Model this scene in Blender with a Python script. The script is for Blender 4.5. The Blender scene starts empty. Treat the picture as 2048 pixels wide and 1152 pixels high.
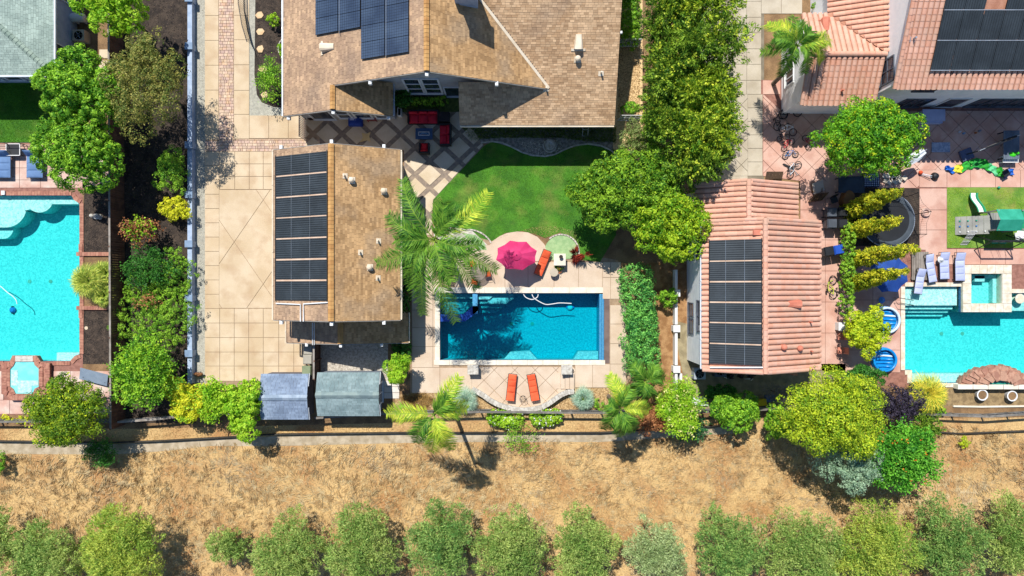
import bpy, math, random
import numpy as np
from mathutils import Vector, Matrix, geometry
RR = random.Random(11)
NR = np.random.default_rng(11)
sc = bpy.context.scene
COL = sc.collection
S, H = 27.0, 50.0            # ground pixels per metre in the photo, flight height in metres

# ---------------------------------------------------------------- camera, sky, sun, exposure
cd = bpy.data.cameras.new("camera"); cam = bpy.data.objects.new("camera", cd); COL.objects.link(cam)
cam.location = (0, 0, H); cd.sensor_width = 36; cd.lens = 36 * H / (2048 / S); cd.clip_end = 2000
sc.camera = cam
SX, SY = 0.25, 0.63          # shadow offset east / south per metre of height
EL = math.atan(1 / math.hypot(SX, SY)); AZ = math.atan2(SX, SY)
w = bpy.data.worlds.new("World"); sc.world = w; w.use_nodes = True
nt = w.node_tree; bg = nt.nodes["Background"]
sky = nt.nodes.new("ShaderNodeTexSky"); sky.sky_type = 'NISHITA'; sky.sun_disc = False
sky.ozone_density = 6.0; sky.dust_density = .3; sky.sun_elevation = EL; sky.sun_rotation = -AZ
nt.links.new(sky.outputs[0], bg.inputs[0]); bg.inputs[1].default_value = 0.1
sd = bpy.data.lights.new("sun", 'SUN'); sd.energy = 4.7; sd.angle = math.radians(.5); sd.color = (1, .965, .9)
sun = bpy.data.objects.new("sun", sd); COL.objects.link(sun)
sun.rotation_euler = Vector((SX, -SY, -1)).to_track_quat('-Z', 'Y').to_euler()
vs = sc.view_settings; vs.view_transform = 'Standard'; vs.look = 'None'; vs.gamma = 1; vs.exposure = 0.45; vs.use_curve_mapping = False
sc.cycles.max_bounces = 6; sc.cycles.diffuse_bounces = 3; sc.cycles.transparent_max_bounces = 12

# ---------------------------------------------------------------- coordinates
def W(px, py, h=0.0):
    k = (H - h) / H / S
    return Vector(((px - 1024) * k, (576 - py) * k, h))
def ground_poly(pts): return [W(x, y).xy for x, y in pts]
def rect(x0, y0, x1, y1): return [(x0, y0), (x1, y0), (x1, y1), (x0, y1)]
class Plane:
    def __init__(s, a, b, c):
        s.p = Vector(a); s.n = (Vector(b) - s.p).cross(Vector(c) - s.p).normalized()
        if s.n.z < 0: s.n = -s.n
    def z(s, x, y): return s.p.z - (s.n.x * (x - s.p.x) + s.n.y * (y - s.p.y)) / s.n.z
    def at(s, px, py, off=0):
        C = Vector((0, 0, H)); d = W(px, py) - C; t = s.n.dot(s.p + s.n * off - C) / s.n.dot(d)
        return C + d * t
    def pt(s, x, y): return Vector((x, y, s.z(x, y)))

# ---------------------------------------------------------------- materials
KI = 1.32
def lin(c):
    if isinstance(c, str):
        c = c.lstrip('#'); v = [int(c[i:i + 2], 16) / 255 for i in (0, 2, 4)]
        return tuple(min(.86, (x / 12.92 if x < .04045 else ((x + .055) / 1.055) ** 2.4) / KI) for x in v)
    return tuple(c)
MATS = {}
def M(name, c1, c2=None, rough=.8, ns=1.5, con=.5, var=.12, vs_=30., rnd=0., isl=0., bump=0., bs=60., metal=0., trans=0., spec=.4, stain=None, stain_s=.5, stain_a=.3, alpha=1.):
    if name in MATS: return MATS[name]
    c1 = lin(c1); c2 = lin(c2) if c2 else c1
    m = bpy.data.materials.new(name); m.use_nodes = True; t = m.node_tree; N = t.nodes; L = t.links
    b = N["Principled BSDF"]; out = N["Material Output"]
    b.inputs["Roughness"].default_value = rough; b.inputs["Metallic"].default_value = metal
    b.inputs["Specular IOR Level"].default_value = spec
    geo = N.new("ShaderNodeNewGeometry")
    def noise(scale, detail=4):
        n = N.new("ShaderNodeTexNoise"); n.inputs["Scale"].default_value = scale; n.inputs["Detail"].default_value = detail
        L.new(geo.outputs["Position"], n.inputs["Vector"]); return n.outputs["Fac"]
    def math_(op, a, bb, cl=False):
        n = N.new("ShaderNodeMath"); n.operation = op; n.use_clamp = cl
        for i, v in enumerate((a, bb)):
            if hasattr(v, 'links'): L.new(v, n.inputs[i])
            else: n.inputs[i].default_value = v
        return n.outputs[0]
    f = math_('ADD', math_('MULTIPLY', math_('SUBTRACT', noise(ns), .5), 2 + 4 * con), .5)
    if rnd: 
        oi = N.new("ShaderNodeObjectInfo"); f = math_('ADD', f, math_('MULTIPLY', math_('SUBTRACT', oi.outputs["Random"], .5), 2 * rnd))
    if isl: f = math_('ADD', f, math_('MULTIPLY', math_('SUBTRACT', geo.outputs["Random Per Island"], .5), 2 * isl))
    f = math_('ADD', f, 0, True)
    mx = N.new("ShaderNodeMix"); mx.data_type = 'RGBA'; L.new(f, mx.inputs[0])
    mx.inputs[6].default_value = (*c1, 1); mx.inputs[7].default_value = (*c2, 1); c = mx.outputs[2]
    if stain:
        s = N.new("ShaderNodeMix"); s.data_type = 'RGBA'; s.inputs[7].default_value = (*lin(stain), 1)
        L.new(math_('MULTIPLY', math_('MULTIPLY', math_('SUBTRACT', noise(stain_s, 6), .5), 6, True), stain_a), s.inputs[0]); L.new(c, s.inputs[6]); c = s.outputs[2]
    v = math_('ADD', math_('MULTIPLY', math_('SUBTRACT', noise(vs_, 3), .5), var * 4), 1)
    if rnd:
        v = math_('MULTIPLY', v, math_('ADD', math_('MULTIPLY', oi.outputs["Random"], rnd * .3), 1 - rnd * .15))
    if isl:
        wn = N.new("ShaderNodeTexWhiteNoise"); wn.noise_dimensions = '1D'; L.new(geo.outputs["Random Per Island"], wn.inputs["W"])
        v = math_('MULTIPLY', v, math_('ADD', math_('MULTIPLY', wn.outputs["Value"], isl * .5), 1 - isl * .25))
    vm = N.new("ShaderNodeVectorMath"); vm.operation = 'SCALE'; L.new(c, vm.inputs[0]); L.new(v, vm.inputs["Scale"])
    L.new(vm.outputs[0], b.inputs["Base Color"])
    if bump:
        bn = N.new("ShaderNodeBump"); bn.inputs["Strength"].default_value = bump; bn.inputs["Distance"].default_value = .03
        L.new(noise(bs, 2), bn.inputs["Height"]); L.new(bn.outputs[0], b.inputs["Normal"])
    if trans:
        tr = N.new("ShaderNodeBsdfTranslucent"); L.new(vm.outputs[0], tr.inputs[0]); ms = N.new("ShaderNodeMixShader")
        ms.inputs[0].default_value = trans; L.new(b.outputs[0], ms.inputs[1]); L.new(tr.outputs[0], ms.inputs[2]); L.new(ms.outputs[0], out.inputs[0])
    if alpha < 1: b.inputs["Alpha"].default_value = alpha
    MATS[name] = m; return m
def leafmat(name, c1, c2, trans=.34, ns=.9):
    c1, c2 = (tuple(min(.8, x * 1.35) for x in lin(c)) for c in (c1, c2))
    return M(name, c1, c2, rough=.5, ns=ns, con=.35, var=.06, isl=.8, trans=trans, spec=.18)
def water_mat(name, col, dens):
    m = bpy.data.materials.new(name); m.use_nodes = True; N = m.node_tree.nodes; L = m.node_tree.links
    N.remove(N["Principled BSDF"]); out = N["Material Output"]
    tr = N.new("ShaderNodeBsdfTransparent"); gl = N.new("ShaderNodeBsdfGlossy"); gl.inputs["Roughness"].default_value = .05
    fr = N.new("ShaderNodeFresnel"); fr.inputs[0].default_value = 1.33; ms = N.new("ShaderNodeMixShader")
    no = N.new("ShaderNodeTexNoise"); no.inputs["Scale"].default_value = 5; no.inputs["Detail"].default_value = 3
    bu = N.new("ShaderNodeBump"); bu.inputs["Strength"].default_value = .35; bu.inputs["Distance"].default_value = .05
    L.new(no.outputs[0], bu.inputs["Height"]); L.new(bu.outputs[0], gl.inputs["Normal"]); L.new(bu.outputs[0], fr.inputs["Normal"])
    L.new(fr.outputs[0], ms.inputs[0]); L.new(tr.outputs[0], ms.inputs[1]); L.new(gl.outputs[0], ms.inputs[2]); L.new(ms.outputs[0], out.inputs[0])
    va = N.new("ShaderNodeVolumeAbsorption"); va.inputs[0].default_value = (*col, 1); va.inputs[1].default_value = dens
    L.new(va.outputs[0], out.inputs["Volume"]); return m

# ---------------------------------------------------------------- objects
def tag(o, label=None, cat=None, group=None, kind=None):
    if label: o['label'] = label
    if cat: o['category'] = cat
    if group: o['group'] = group
    if kind: o['kind'] = kind
    return o
WL = {}      # world location of unrotated roots
def thing(name, label, cat, loc=(0, 0, 0), rz=0., group=None):
    o = bpy.data.objects.new(name, None); COL.objects.link(o); o.empty_display_size = .2
    o.location = loc; o.rotation_euler = (0, 0, rz); tag(o, label, cat, group); WL[o.name] = (Vector(loc), rz); return o
def link(name, me, parent=None, mat=None, loc=None):
    o = bpy.data.objects.new(name, me); COL.objects.link(o)
    if parent: o.parent = parent
    if loc is not None: o.location = loc
    if mat and not me.materials: me.materials.append(mat)
    return o
def rootof(p):
    while p.parent: p = p.parent
    return p
class MB:
    def __init__(s): s.v = []; s.f = []
    def add(s, vs, fs):
        n = len(s.v); s.v += [tuple(v) for v in vs]; s.f += [tuple(i + n for i in f) for f in fs]; return s
    def box(s, c, d, rz=0., m=None):
        x, y, z = d[0] / 2, d[1] / 2, d[2] / 2
        vs = [Vector((i * x, j * y, k * z)) for k in (-1, 1) for j in (-1, 1) for i in (-1, 1)]
        r = m if m is not None else Matrix.Rotation(rz, 3, 'Z'); c = Vector(c)
        return s.add([r @ v + c for v in vs], [(0, 2, 3, 1), (4, 5, 7, 6), (0, 1, 5, 4), (2, 6, 7, 3), (0, 4, 6, 2), (1, 3, 7, 5)])
    def b2(s, a, b):  # box from two corners
        return s.box([(a[i] + b[i]) / 2 for i in range(3)], [abs(a[i] - b[i]) for i in range(3)])
    def prism(s, poly, z0, z1):
        n = len(poly); a = sum(poly[i][0] * poly[(i + 1) % n][1] - poly[(i + 1) % n][0] * poly[i][1] for i in range(n))
        if a < 0: poly = poly[::-1]
        return s.add([(p[0], p[1], z0) for p in poly] + [(p[0], p[1], z1) for p in poly],
                     [tuple(range(n))[::-1], tuple(range(n, 2 * n))] + [(i, (i + 1) % n, n + (i + 1) % n, n + i) for i in range(n)])
    def slab3(s, pts, th):  # planar 3D polygon thickened downward along its normal
        pts = [Vector(p) for p in pts]; n = geometry.normal(pts)
        if n.z < 0: pts = pts[::-1]; n = -n
        k = len(pts); lo = [p - n * th for p in pts]
        return s.add(pts + lo, [tuple(range(k)), tuple(range(k, 2 * k))[::-1]] + [(i, k + i, k + (i + 1) % k, (i + 1) % k) for i in range(k)])
    def cyl(s, c, r, h, n=16, r2=None):
        r2 = r if r2 is None else r2; c = Vector(c)
        vs = [c + Vector((rr * math.cos(2 * math.pi * i / n), rr * math.sin(2 * math.pi * i / n), z)) for z, rr in ((0, r), (h, r2)) for i in range(n)]
        return s.add(vs, [tuple(range(n))[::-1], tuple(range(n, 2 * n))] + [(i, (i + 1) % n, n + (i + 1) % n, n + i) for i in range(n)])
    def lathe(s, c, prof, n=20):
        c = Vector(c); vs = []; fs = []
        for r, z in prof:
            vs += [c + Vector((r * math.cos(2 * math.pi * i / n), r * math.sin(2 * math.pi * i / n), z)) for i in range(n)]
        for j in range(len(prof) - 1):
            fs += [(j * n + i, j * n + (i + 1) % n, (j + 1) * n + (i + 1) % n, (j + 1) * n + i) for i in range(n)]
        return s.add(vs, fs + [tuple(range(n))[::-1], tuple(range((len(prof) - 1) * n, len(prof) * n))])
    def tube(s, pts, r, n=6, closed=False, r2=None):
        pts = [Vector(p) for p in pts]; k = len(pts); vs = []; fs = []
        for i, p in enumerate(pts):
            a = pts[(i - 1) % k] if (i or closed) else p; b = pts[(i + 1) % k] if (i < k - 1 or closed) else p
            d = (b - a).normalized(); x = d.cross(Vector((0, 0, 1)) if abs(d.z) < .95 else Vector((1, 0, 0))).normalized(); y = d.cross(x)
            rr = r if r2 is None else r + (r2 - r) * i / (k - 1)
            vs += [p + (x * math.cos(2 * math.pi * j / n) + y * math.sin(2 * math.pi * j / n)) * rr for j in range(n)]
        for i in range(k if closed else k - 1):
            q = (i + 1) % k; fs += [(i * n + j, i * n + (j + 1) % n, q * n + (j + 1) % n, q * n + j) for j in range(n)]
        if not closed: fs += [tuple(range(n)), tuple(range((k - 1) * n, k * n))[::-1]]
        return s.add(vs, fs)
    def blob(s, c, r, seed=0, amp=.15, n=2, flat=.0):
        rr = random.Random(seed); nu, nv = 12, 7; vs = []; c = Vector(c); fs = []
        for j in range(nv + 1):
            for i in range(nu):
                a, b = 2 * math.pi * i / nu, math.pi * j / nv
                k = 1 + (rr.uniform(-amp, amp) if 0 < j < nv else 0)
                vs.append(c + Vector((r[0] * math.sin(b) * math.cos(a), r[1] * math.sin(b) * math.sin(a), r[2] * math.cos(b))) * 1 + Vector((r[0] * math.sin(b) * math.cos(a), r[1] * math.sin(b) * math.sin(a), r[2] * math.cos(b))) * (k - 1))
        for j in range(nv):
            fs += [(j * nu + i, (j + 1) * nu + i, (j + 1) * nu + (i + 1) % nu, j * nu + (i + 1) % nu) for i in range(nu)]
        return s.add(vs, fs)
    def mesh(s, name, off=None, rz=0.):
        me = bpy.data.meshes.new(name)
        v = s.v
        if off is not None:
            r = Matrix.Rotation(-rz, 3, 'Z'); v = [r @ (Vector(p) - off) for p in v]
        me.from_pydata(v, [], s.f); return me
    def build(s, name, mat, parent=None, local=False, smooth=False):
        off = None; rz = 0
        if parent and not local: off, rz = WL[rootof(parent).name]
        me = s.mesh(name, off, rz); me.materials.append(mat)
        if smooth: me.polygons.foreach_set('use_smooth', [True] * len(me.polygons))
        return link(name, me, parent)
def one(name, mb, mat, label, cat, group=None, smooth=False):
    # a thing made of one mesh, origin at its base
    v = np.array(mb.v); c = Vector(((v[:, 0].min() + v[:, 0].max()) / 2, (v[:, 1].min() + v[:, 1].max()) / 2, v[:, 2].min()))
    me = mb.mesh(name, c); me.materials.append(mat)
    if smooth: me.polygons.foreach_set('use_smooth', [True] * len(me.polygons))
    o = link(name, me); o.location = c; WL[o.name] = (c, 0.); return tag(o, label, cat, group)
def copy_tree(o, parent=None):
    c = o.copy(); COL.objects.link(c)
    if parent: c.parent = parent
    for ch in o.children: copy_tree(ch, c)
    return c
def place(src, loc, rz, label, group=None):
    c = copy_tree(src); c.location = loc; c.rotation_euler = (0, 0, rz); c['label'] = label
    if group: c['group'] = group
    return c
def np_mesh(name, V, mat, k=4):
    # V: (N, k, 3) array of separate polygons
    V = np.ascontiguousarray(V, dtype=np.float32); n = len(V); me = bpy.data.meshes.new(name)
    me.vertices.add(n * k); me.vertices.foreach_set('co', V.ravel())
    me.loops.add(n * k); me.loops.foreach_set('vertex_index', np.arange(n * k, dtype=np.int32))
    me.polygons.add(n); me.polygons.foreach_set('loop_start', np.arange(0, n * k, k, dtype=np.int32))
    me.shade_flat(); me.update(calc_edges=True); me.materials.append(mat); return me
def np_solid(name, V, F, mat):
    # V: (N, m, 3) copies; F: list of equal-size faces indexing m
    V = np.ascontiguousarray(V, dtype=np.float32); n, m = V.shape[:2]; F = np.array(F, dtype=np.int32); k = F.shape[1]
    idx = (np.arange(n, dtype=np.int32)[:, None, None] * m + F[None]).ravel(); nf = n * len(F)
    me = bpy.data.meshes.new(name); me.vertices.add(n * m); me.vertices.foreach_set('co', V.ravel())
    me.loops.add(nf * k); me.loops.foreach_set('vertex_index', idx)
    me.polygons.add(nf); me.polygons.foreach_set('loop_start', np.arange(0, nf * k, k, dtype=np.int32))
    me.shade_flat(); me.update(calc_edges=True); me.materials.append(mat); return me

# ---------------------------------------------------------------- ground sheets and slabs
def sheet(name, poly, z, mat, holes=(), kind='structure', px=True):
    loops = [[Vector((*p, z)) for p in (ground_poly(q) if px else q)] for q in [poly, *holes]]
    tris = geometry.tessellate_polygon(loops); vs = [v for l in loops for v in l]
    me = bpy.data.meshes.new(name)
    fs = []
    for t in tris:
        a, b, c = (vs[i] for i in t)
        fs.append(t if (b - a).cross(c - a).z > 0 else t[::-1])
    me.from_pydata(vs, [], fs); me.materials.append(mat); o = link(name, me); tag(o, kind=kind); return o
def clip(subj, cl):
    # Sutherland-Hodgman: polygon subj clipped by convex counter-clockwise polygon cl
    out = list(subj)
    for i in range(len(cl)):
        a, b = cl[i], cl[(i + 1) % len(cl)]; inp = out; out = []
        if not inp: break
        side = lambda p: (b[0] - a[0]) * (p[1] - a[1]) - (b[1] - a[1]) * (p[0] - a[0])
        for j in range(len(inp)):
            p, q = inp[j - 1], inp[j]; sp, sq = side(p), side(q)
            if (sp >= 0) != (sq >= 0):
                t = sp / (sp - sq); out.append((p[0] + t * (q[0] - p[0]), p[1] + t * (q[1] - p[1])))
            if sq >= 0: out.append(q)
    return out
def area(p): return abs(sum(p[i][0] * p[(i + 1) % len(p)][1] - p[(i + 1) % len(p)][0] * p[i][1] for i in range(len(p)))) / 2
UNIT = {}
def unit_box(mat):
    if mat.name not in UNIT:
        me = MB().box((0, 0, -.5), (1, 1, 1)).mesh('slab'); me.materials.append(mat); UNIT[mat.name] = me
    return UNIT[mat.name]
def slabs(parent, name, rects, mat, z=.05, th=.045, gap=.03):
    # rects in pixels; every slab is an object that shares one mesh
    for x0, y0, x1, y1 in rects:
        a, b = W(x0, y1), W(x1, y0); o = link(name, unit_box(mat), parent)
        o.location = ((a.x + b.x) / 2, (a.y + b.y) / 2, z + RR.uniform(-.003, .003)); o.scale = (b.x - a.x - gap, b.y - a.y - gap, th)
def gridrects(xs, ys): return [(xs[i], ys[j], xs[i + 1], ys[j + 1]) for i in range(len(xs) - 1) for j in range(len(ys) - 1)]
def lin_(a, b, n): return [a + (b - a) * i / n for i in range(n + 1)]
def diag_slabs(parent, name, region, org, dx, dy, mat, gap=.03, z=.05, th=.045, minarea=.02):
    reg = ground_poly(region); xs = [p[0] for p in reg]; ys = [p[1] for p in reg]; o = W(*org); hx, hy = dx / S, dy / S
    shr = 1 - gap / (2 * hx * hy / math.hypot(hx, hy)); n = 0
    for i in range(int((min(xs) - o.x) / hx) - 2, int((max(xs) - o.x) / hx) + 3):
        for j in range(int((min(ys) - o.y) / hy) - 2, int((max(ys) - o.y) / hy) + 3):
            if (i + j) % 2: continue
            c = (o.x + i * hx, o.y + j * hy)
            cell = [(c[0] + hx * shr, c[1]), (c[0], c[1] + hy * shr), (c[0] - hx * shr, c[1]), (c[0], c[1] - hy * shr)]
            p = clip(reg, cell)
            if len(p) >= 3 and area(p) > minarea:
                q = [p[k] for k in range(len(p)) if math.dist(p[k], p[k - 1]) > 1e-4]
                if len(q) >= 3: MB().prism(q, z - th, z + RR.uniform(-.003, .003)).build(name, mat, parent, local=True); n += 1
    return n
def bricks_stuff(name, region, wx, wy, mat, z=.05, stagger=True, parent=None, gap=.012, kind='stuff'):
    reg = ground_poly(region); xs = [p[0] for p in reg]; ys = [p[1] for p in reg]; V = []
    j = 0; y = min(ys)
    while y < max(ys) - .01:
        x = min(xs) - (wx / 2 if stagger and j % 2 else 0)
        while x < max(xs):
            ww = wx * RR.choice((.6, 1, 1, 1.35)) if stagger else wx
            x0, x1, y0, y1 = max(x, min(xs)) + gap, min(x + ww, max(xs)) - gap, y + gap, min(y + wy, max(ys)) - gap
            if x1 - x0 > .03 and y1 - y0 > .02:
                zz = z + RR.uniform(-.004, .004)
                V.append([(x0, y0, z - .05), (x1, y0, z - .05), (x1, y1, z - .05), (x0, y1, z - .05), (x0, y0, zz), (x1, y0, zz), (x1, y1, zz), (x0, y1, zz)])
            x += ww
        y += wy; j += 1
    me = np_solid(name, np.array(V), [(4, 5, 6, 7), (0, 1, 5, 4), (1, 2, 6, 5), (2, 3, 7, 6), (3, 0, 4, 7)], mat)
    return tag(link(name, me, parent), kind=kind)
def pts_in(poly, n, holes=()):
    P = np.array([tuple(p) for p in ground_poly(poly)]); lo, hi = P.min(0), P.max(0); out = np.zeros((0, 2))
    def inside(Q, P):
        r = np.zeros(len(Q), bool); j = len(P) - 1
        for i in range(len(P)):
            c = ((P[i, 1] > Q[:, 1]) != (P[j, 1] > Q[:, 1])) & (Q[:, 0] < (P[j, 0] - P[i, 0]) * (Q[:, 1] - P[i, 1]) / (P[j, 1] - P[i, 1] + 1e-12) + P[i, 0])
            r ^= c; j = i
        return r
    Q = NR.uniform(lo, hi, (n, 2)); m = inside(Q, P)
    for h in holes: m &= ~inside(Q, np.array([tuple(p) for p in ground_poly(h)]))
    return Q[m]
def blades(name, poly, n, ln, wd, mat, z=.01, lean=.6, label=None, cat=None, holes=(), kind='stuff', clumpy=0.):
    Q = pts_in(poly, n, holes)
    if clumpy:
        f = np.sin(Q[:, 0] * 1.3 + 2 * np.sin(Q[:, 1] * .9)) * np.sin(Q[:, 1] * 1.7 + 2 * np.sin(Q[:, 0] * .7)) + NR.normal(0, .5, len(Q))
        Q = Q[f > clumpy - 1]
    k = len(Q); a = NR.uniform(0, 2 * np.pi, k); l = ln * NR.uniform(.5, 1.4, k)
    t = np.abs(NR.normal(lean, .3, k)); b = NR.uniform(0, 2 * np.pi, k)
    P = np.column_stack([Q, np.full(k, z)]); sd_ = np.column_stack([np.cos(a), np.sin(a), np.zeros(k)]) * wd / 2
    tip = P + np.column_stack([np.cos(b) * np.sin(t), np.sin(b) * np.sin(t), np.cos(t)]) * l[:, None]
    o = link(name, np_mesh(name, np.stack([P - sd_, P + sd_, tip], 1), mat, 3)); return tag(o, label, cat, kind=kind)
def tufts(name, poly, n, m, ln, wd, mat, z=.01, holes=()):
    # tufts of flattened straw: every tuft lies in its own direction along a slow swirl
    C = pts_in(poly, n, holes); k = len(C); f = 1.6 * np.sin(C[:, 0] * .21 + 1.3 * np.sin(C[:, 1] * .5)) + 1.2 * np.sin(C[:, 1] * .8 + C[:, 0] * .33) + NR.normal(0, .6, k)
    Cr = np.repeat(C, m, 0); a = np.repeat(f, m) + NR.normal(0, .35, k * m); s_ = np.repeat(NR.uniform(.5, 1.5, k), m); Q = Cr + NR.normal(0, .11, (k * m, 2)) * s_[:, None]
    l = ln * s_ * NR.uniform(.5, 1.3, k * m); t = np.clip(NR.normal(1.38, .12, k * m), .9, 1.52); dr = np.column_stack([np.cos(a) * np.sin(t), np.sin(a) * np.sin(t), np.cos(t)]); sd_ = np.column_stack([-np.sin(a), np.cos(a), np.zeros(k * m)]) * wd / 2
    P = np.column_stack([Q, np.full(k * m, z)]); mid = P + dr * (l * .55)[:, None] + [0, 0, .02]; tip = P + dr * l[:, None] * np.array([1, 1, .55])
    return tag(link(name, np_mesh(name, np.stack([P - sd_, P + sd_, mid + sd_ * .8, tip], 1), mat)), kind='stuff')
def pebbles(name, poly, n, r, mat, z=.01, holes=(), parent=None, kind='stuff'):
    Q = pts_in(poly, n, holes); k = len(Q); a = NR.uniform(0, 2 * np.pi, k); rr = r * NR.uniform(.5, 1.5, k); V = []
    for i, t in enumerate((0, 1.57, 3.14, 4.71)):
        q = rr * NR.uniform(.7, 1.2, k); V.append(np.column_stack([Q[:, 0] + np.cos(a + t) * q, Q[:, 1] + np.sin(a + t) * q, np.full(k, z)]))
    V.append(np.column_stack([Q + NR.uniform(-.3, .3, (k, 2)) * rr[:, None], z + rr * NR.uniform(.4, .9, k)]))
    me = np_solid(name, np.stack(V, 1), [(0, 1, 4), (1, 2, 4), (2, 3, 4), (3, 0, 4)], mat)
    return tag(link(name, me, parent), kind=kind)

# ---------------------------------------------------------------- foliage
def unitv(v): return v / (np.linalg.norm(v, axis=-1, keepdims=True) + 1e-9)
def rdir(n): return unitv(NR.normal(0, 1, (n, 3)))
def leaf_quads(P, D, L_, Wd, upb=.5, cup=0.):
    n = len(P); N_ = unitv(rdir(n) + np.array([0, 0, upb + .6])); Sd = unitv(np.cross(D, N_)) * (np.asarray(Wd) * NR.uniform(.7, 1.3, n))[:, None] / 2
    l = (np.asarray(L_) * NR.uniform(.6, 1.3, n))[:, None]; mid = P + D * l * .45
    return np.stack([P, mid + Sd, P + D * l, mid - Sd], 1)
def crown_pts(blobs, ncl, m, spread, zmin=-.35, shell=(.72, 1.05), el=0.):
    B = np.array(blobs, float); wgt = B[:, 3] * B[:, 4] + B[:, 3] * B[:, 5]; wgt /= wgt.sum()
    bi = NR.choice(len(B), ncl, p=wgt); d = rdir(ncl * 3); d = d[d[:, 2] > zmin][:ncl]
    while len(d) < ncl: d = np.vstack([d, np.abs(rdir(ncl - len(d)))])
    c = B[bi, :3] + d * B[bi, 3:6] * NR.uniform(*shell, ncl)[:, None]
    P = np.repeat(c, m, 0); Dn = np.repeat(d, m, 0); o = NR.normal(0, 1, (ncl * m, 3)) * spread
    if el: o = o * (1 - .3 * el) + Dn * np.abs(NR.normal(0, 1, (ncl * m, 1))) * spread * el * 2
    return P + o, Dn
def clumps(blobs, ncl, m, rc, stretch=1., shell=(.86, 1.04), zmin=-.3, flat=.8):
    # small leafy domes on the crown: leaves lie tangent to each dome so the sun side lights and the far side darkens
    B = np.array(blobs, float); wgt = B[:, 3] * B[:, 4] + B[:, 3] * B[:, 5]; wgt /= wgt.sum(); bi = NR.choice(len(B), ncl, p=wgt)
    d = rdir(ncl * 4); d = d[d[:, 2] > zmin][:ncl]
    c = B[bi, :3] + d * B[bi, 3:6] * NR.uniform(*shell, ncl)[:, None]; r_ = rc * NR.uniform(.6, 1.35, ncl)
    e = rdir(ncl * m); dd = np.repeat(d, m, 0); e = unitv(e + dd * .55 + np.array([0, 0, .3])); rr = np.repeat(r_, m)[:, None]
    off = e * np.array([1, 1, flat]) * rr * NR.uniform(.75, 1.08, (ncl * m, 1))
    if stretch > 1: off = off + dd * (off * dd).sum(1, keepdims=True) * (stretch - 1)
    return np.repeat(c, m, 0) + off, e, dd
def dome_leaves(P, E, L_, Wd, loose=.45, ax=None, axw=0.):
    n = len(P); A = rdir(n); A = A - E * (A * E).sum(1, keepdims=True) * .8
    if ax is not None: A = A + ax * axw
    A = unitv(A); Nn = unitv(E + rdir(n) * loose); Sd = unitv(np.cross(A, Nn)) * (Wd * NR.uniform(.7, 1.3, n))[:, None] / 2; l = (L_ * NR.uniform(.6, 1.3, n))[:, None]
    return np.stack([P - A * l * .4, P + Sd, P + A * l * .6, P - Sd], 1)
def auto_blobs(rx, ry, hc, rz, k, seed, lump=.36, core=.66):
    r = random.Random(seed); out = [(0, 0, hc, rx * core, ry * core, rz * .85)]
    for i in range(k):
        a = i * 2.4 + r.uniform(-.4, .4); q = math.sqrt((i + .5) / k) * r.uniform(.72, .93); s = lump * r.uniform(.65, 1.25)
        out.append((rx * q * math.cos(a), ry * q * math.sin(a), hc + rz * (math.sqrt(max(0, 1 - q * q)) * .72 + r.uniform(-.22, .2)), rx * s, ry * s, rz * s * 1.1))
    return out
BARK = None
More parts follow.
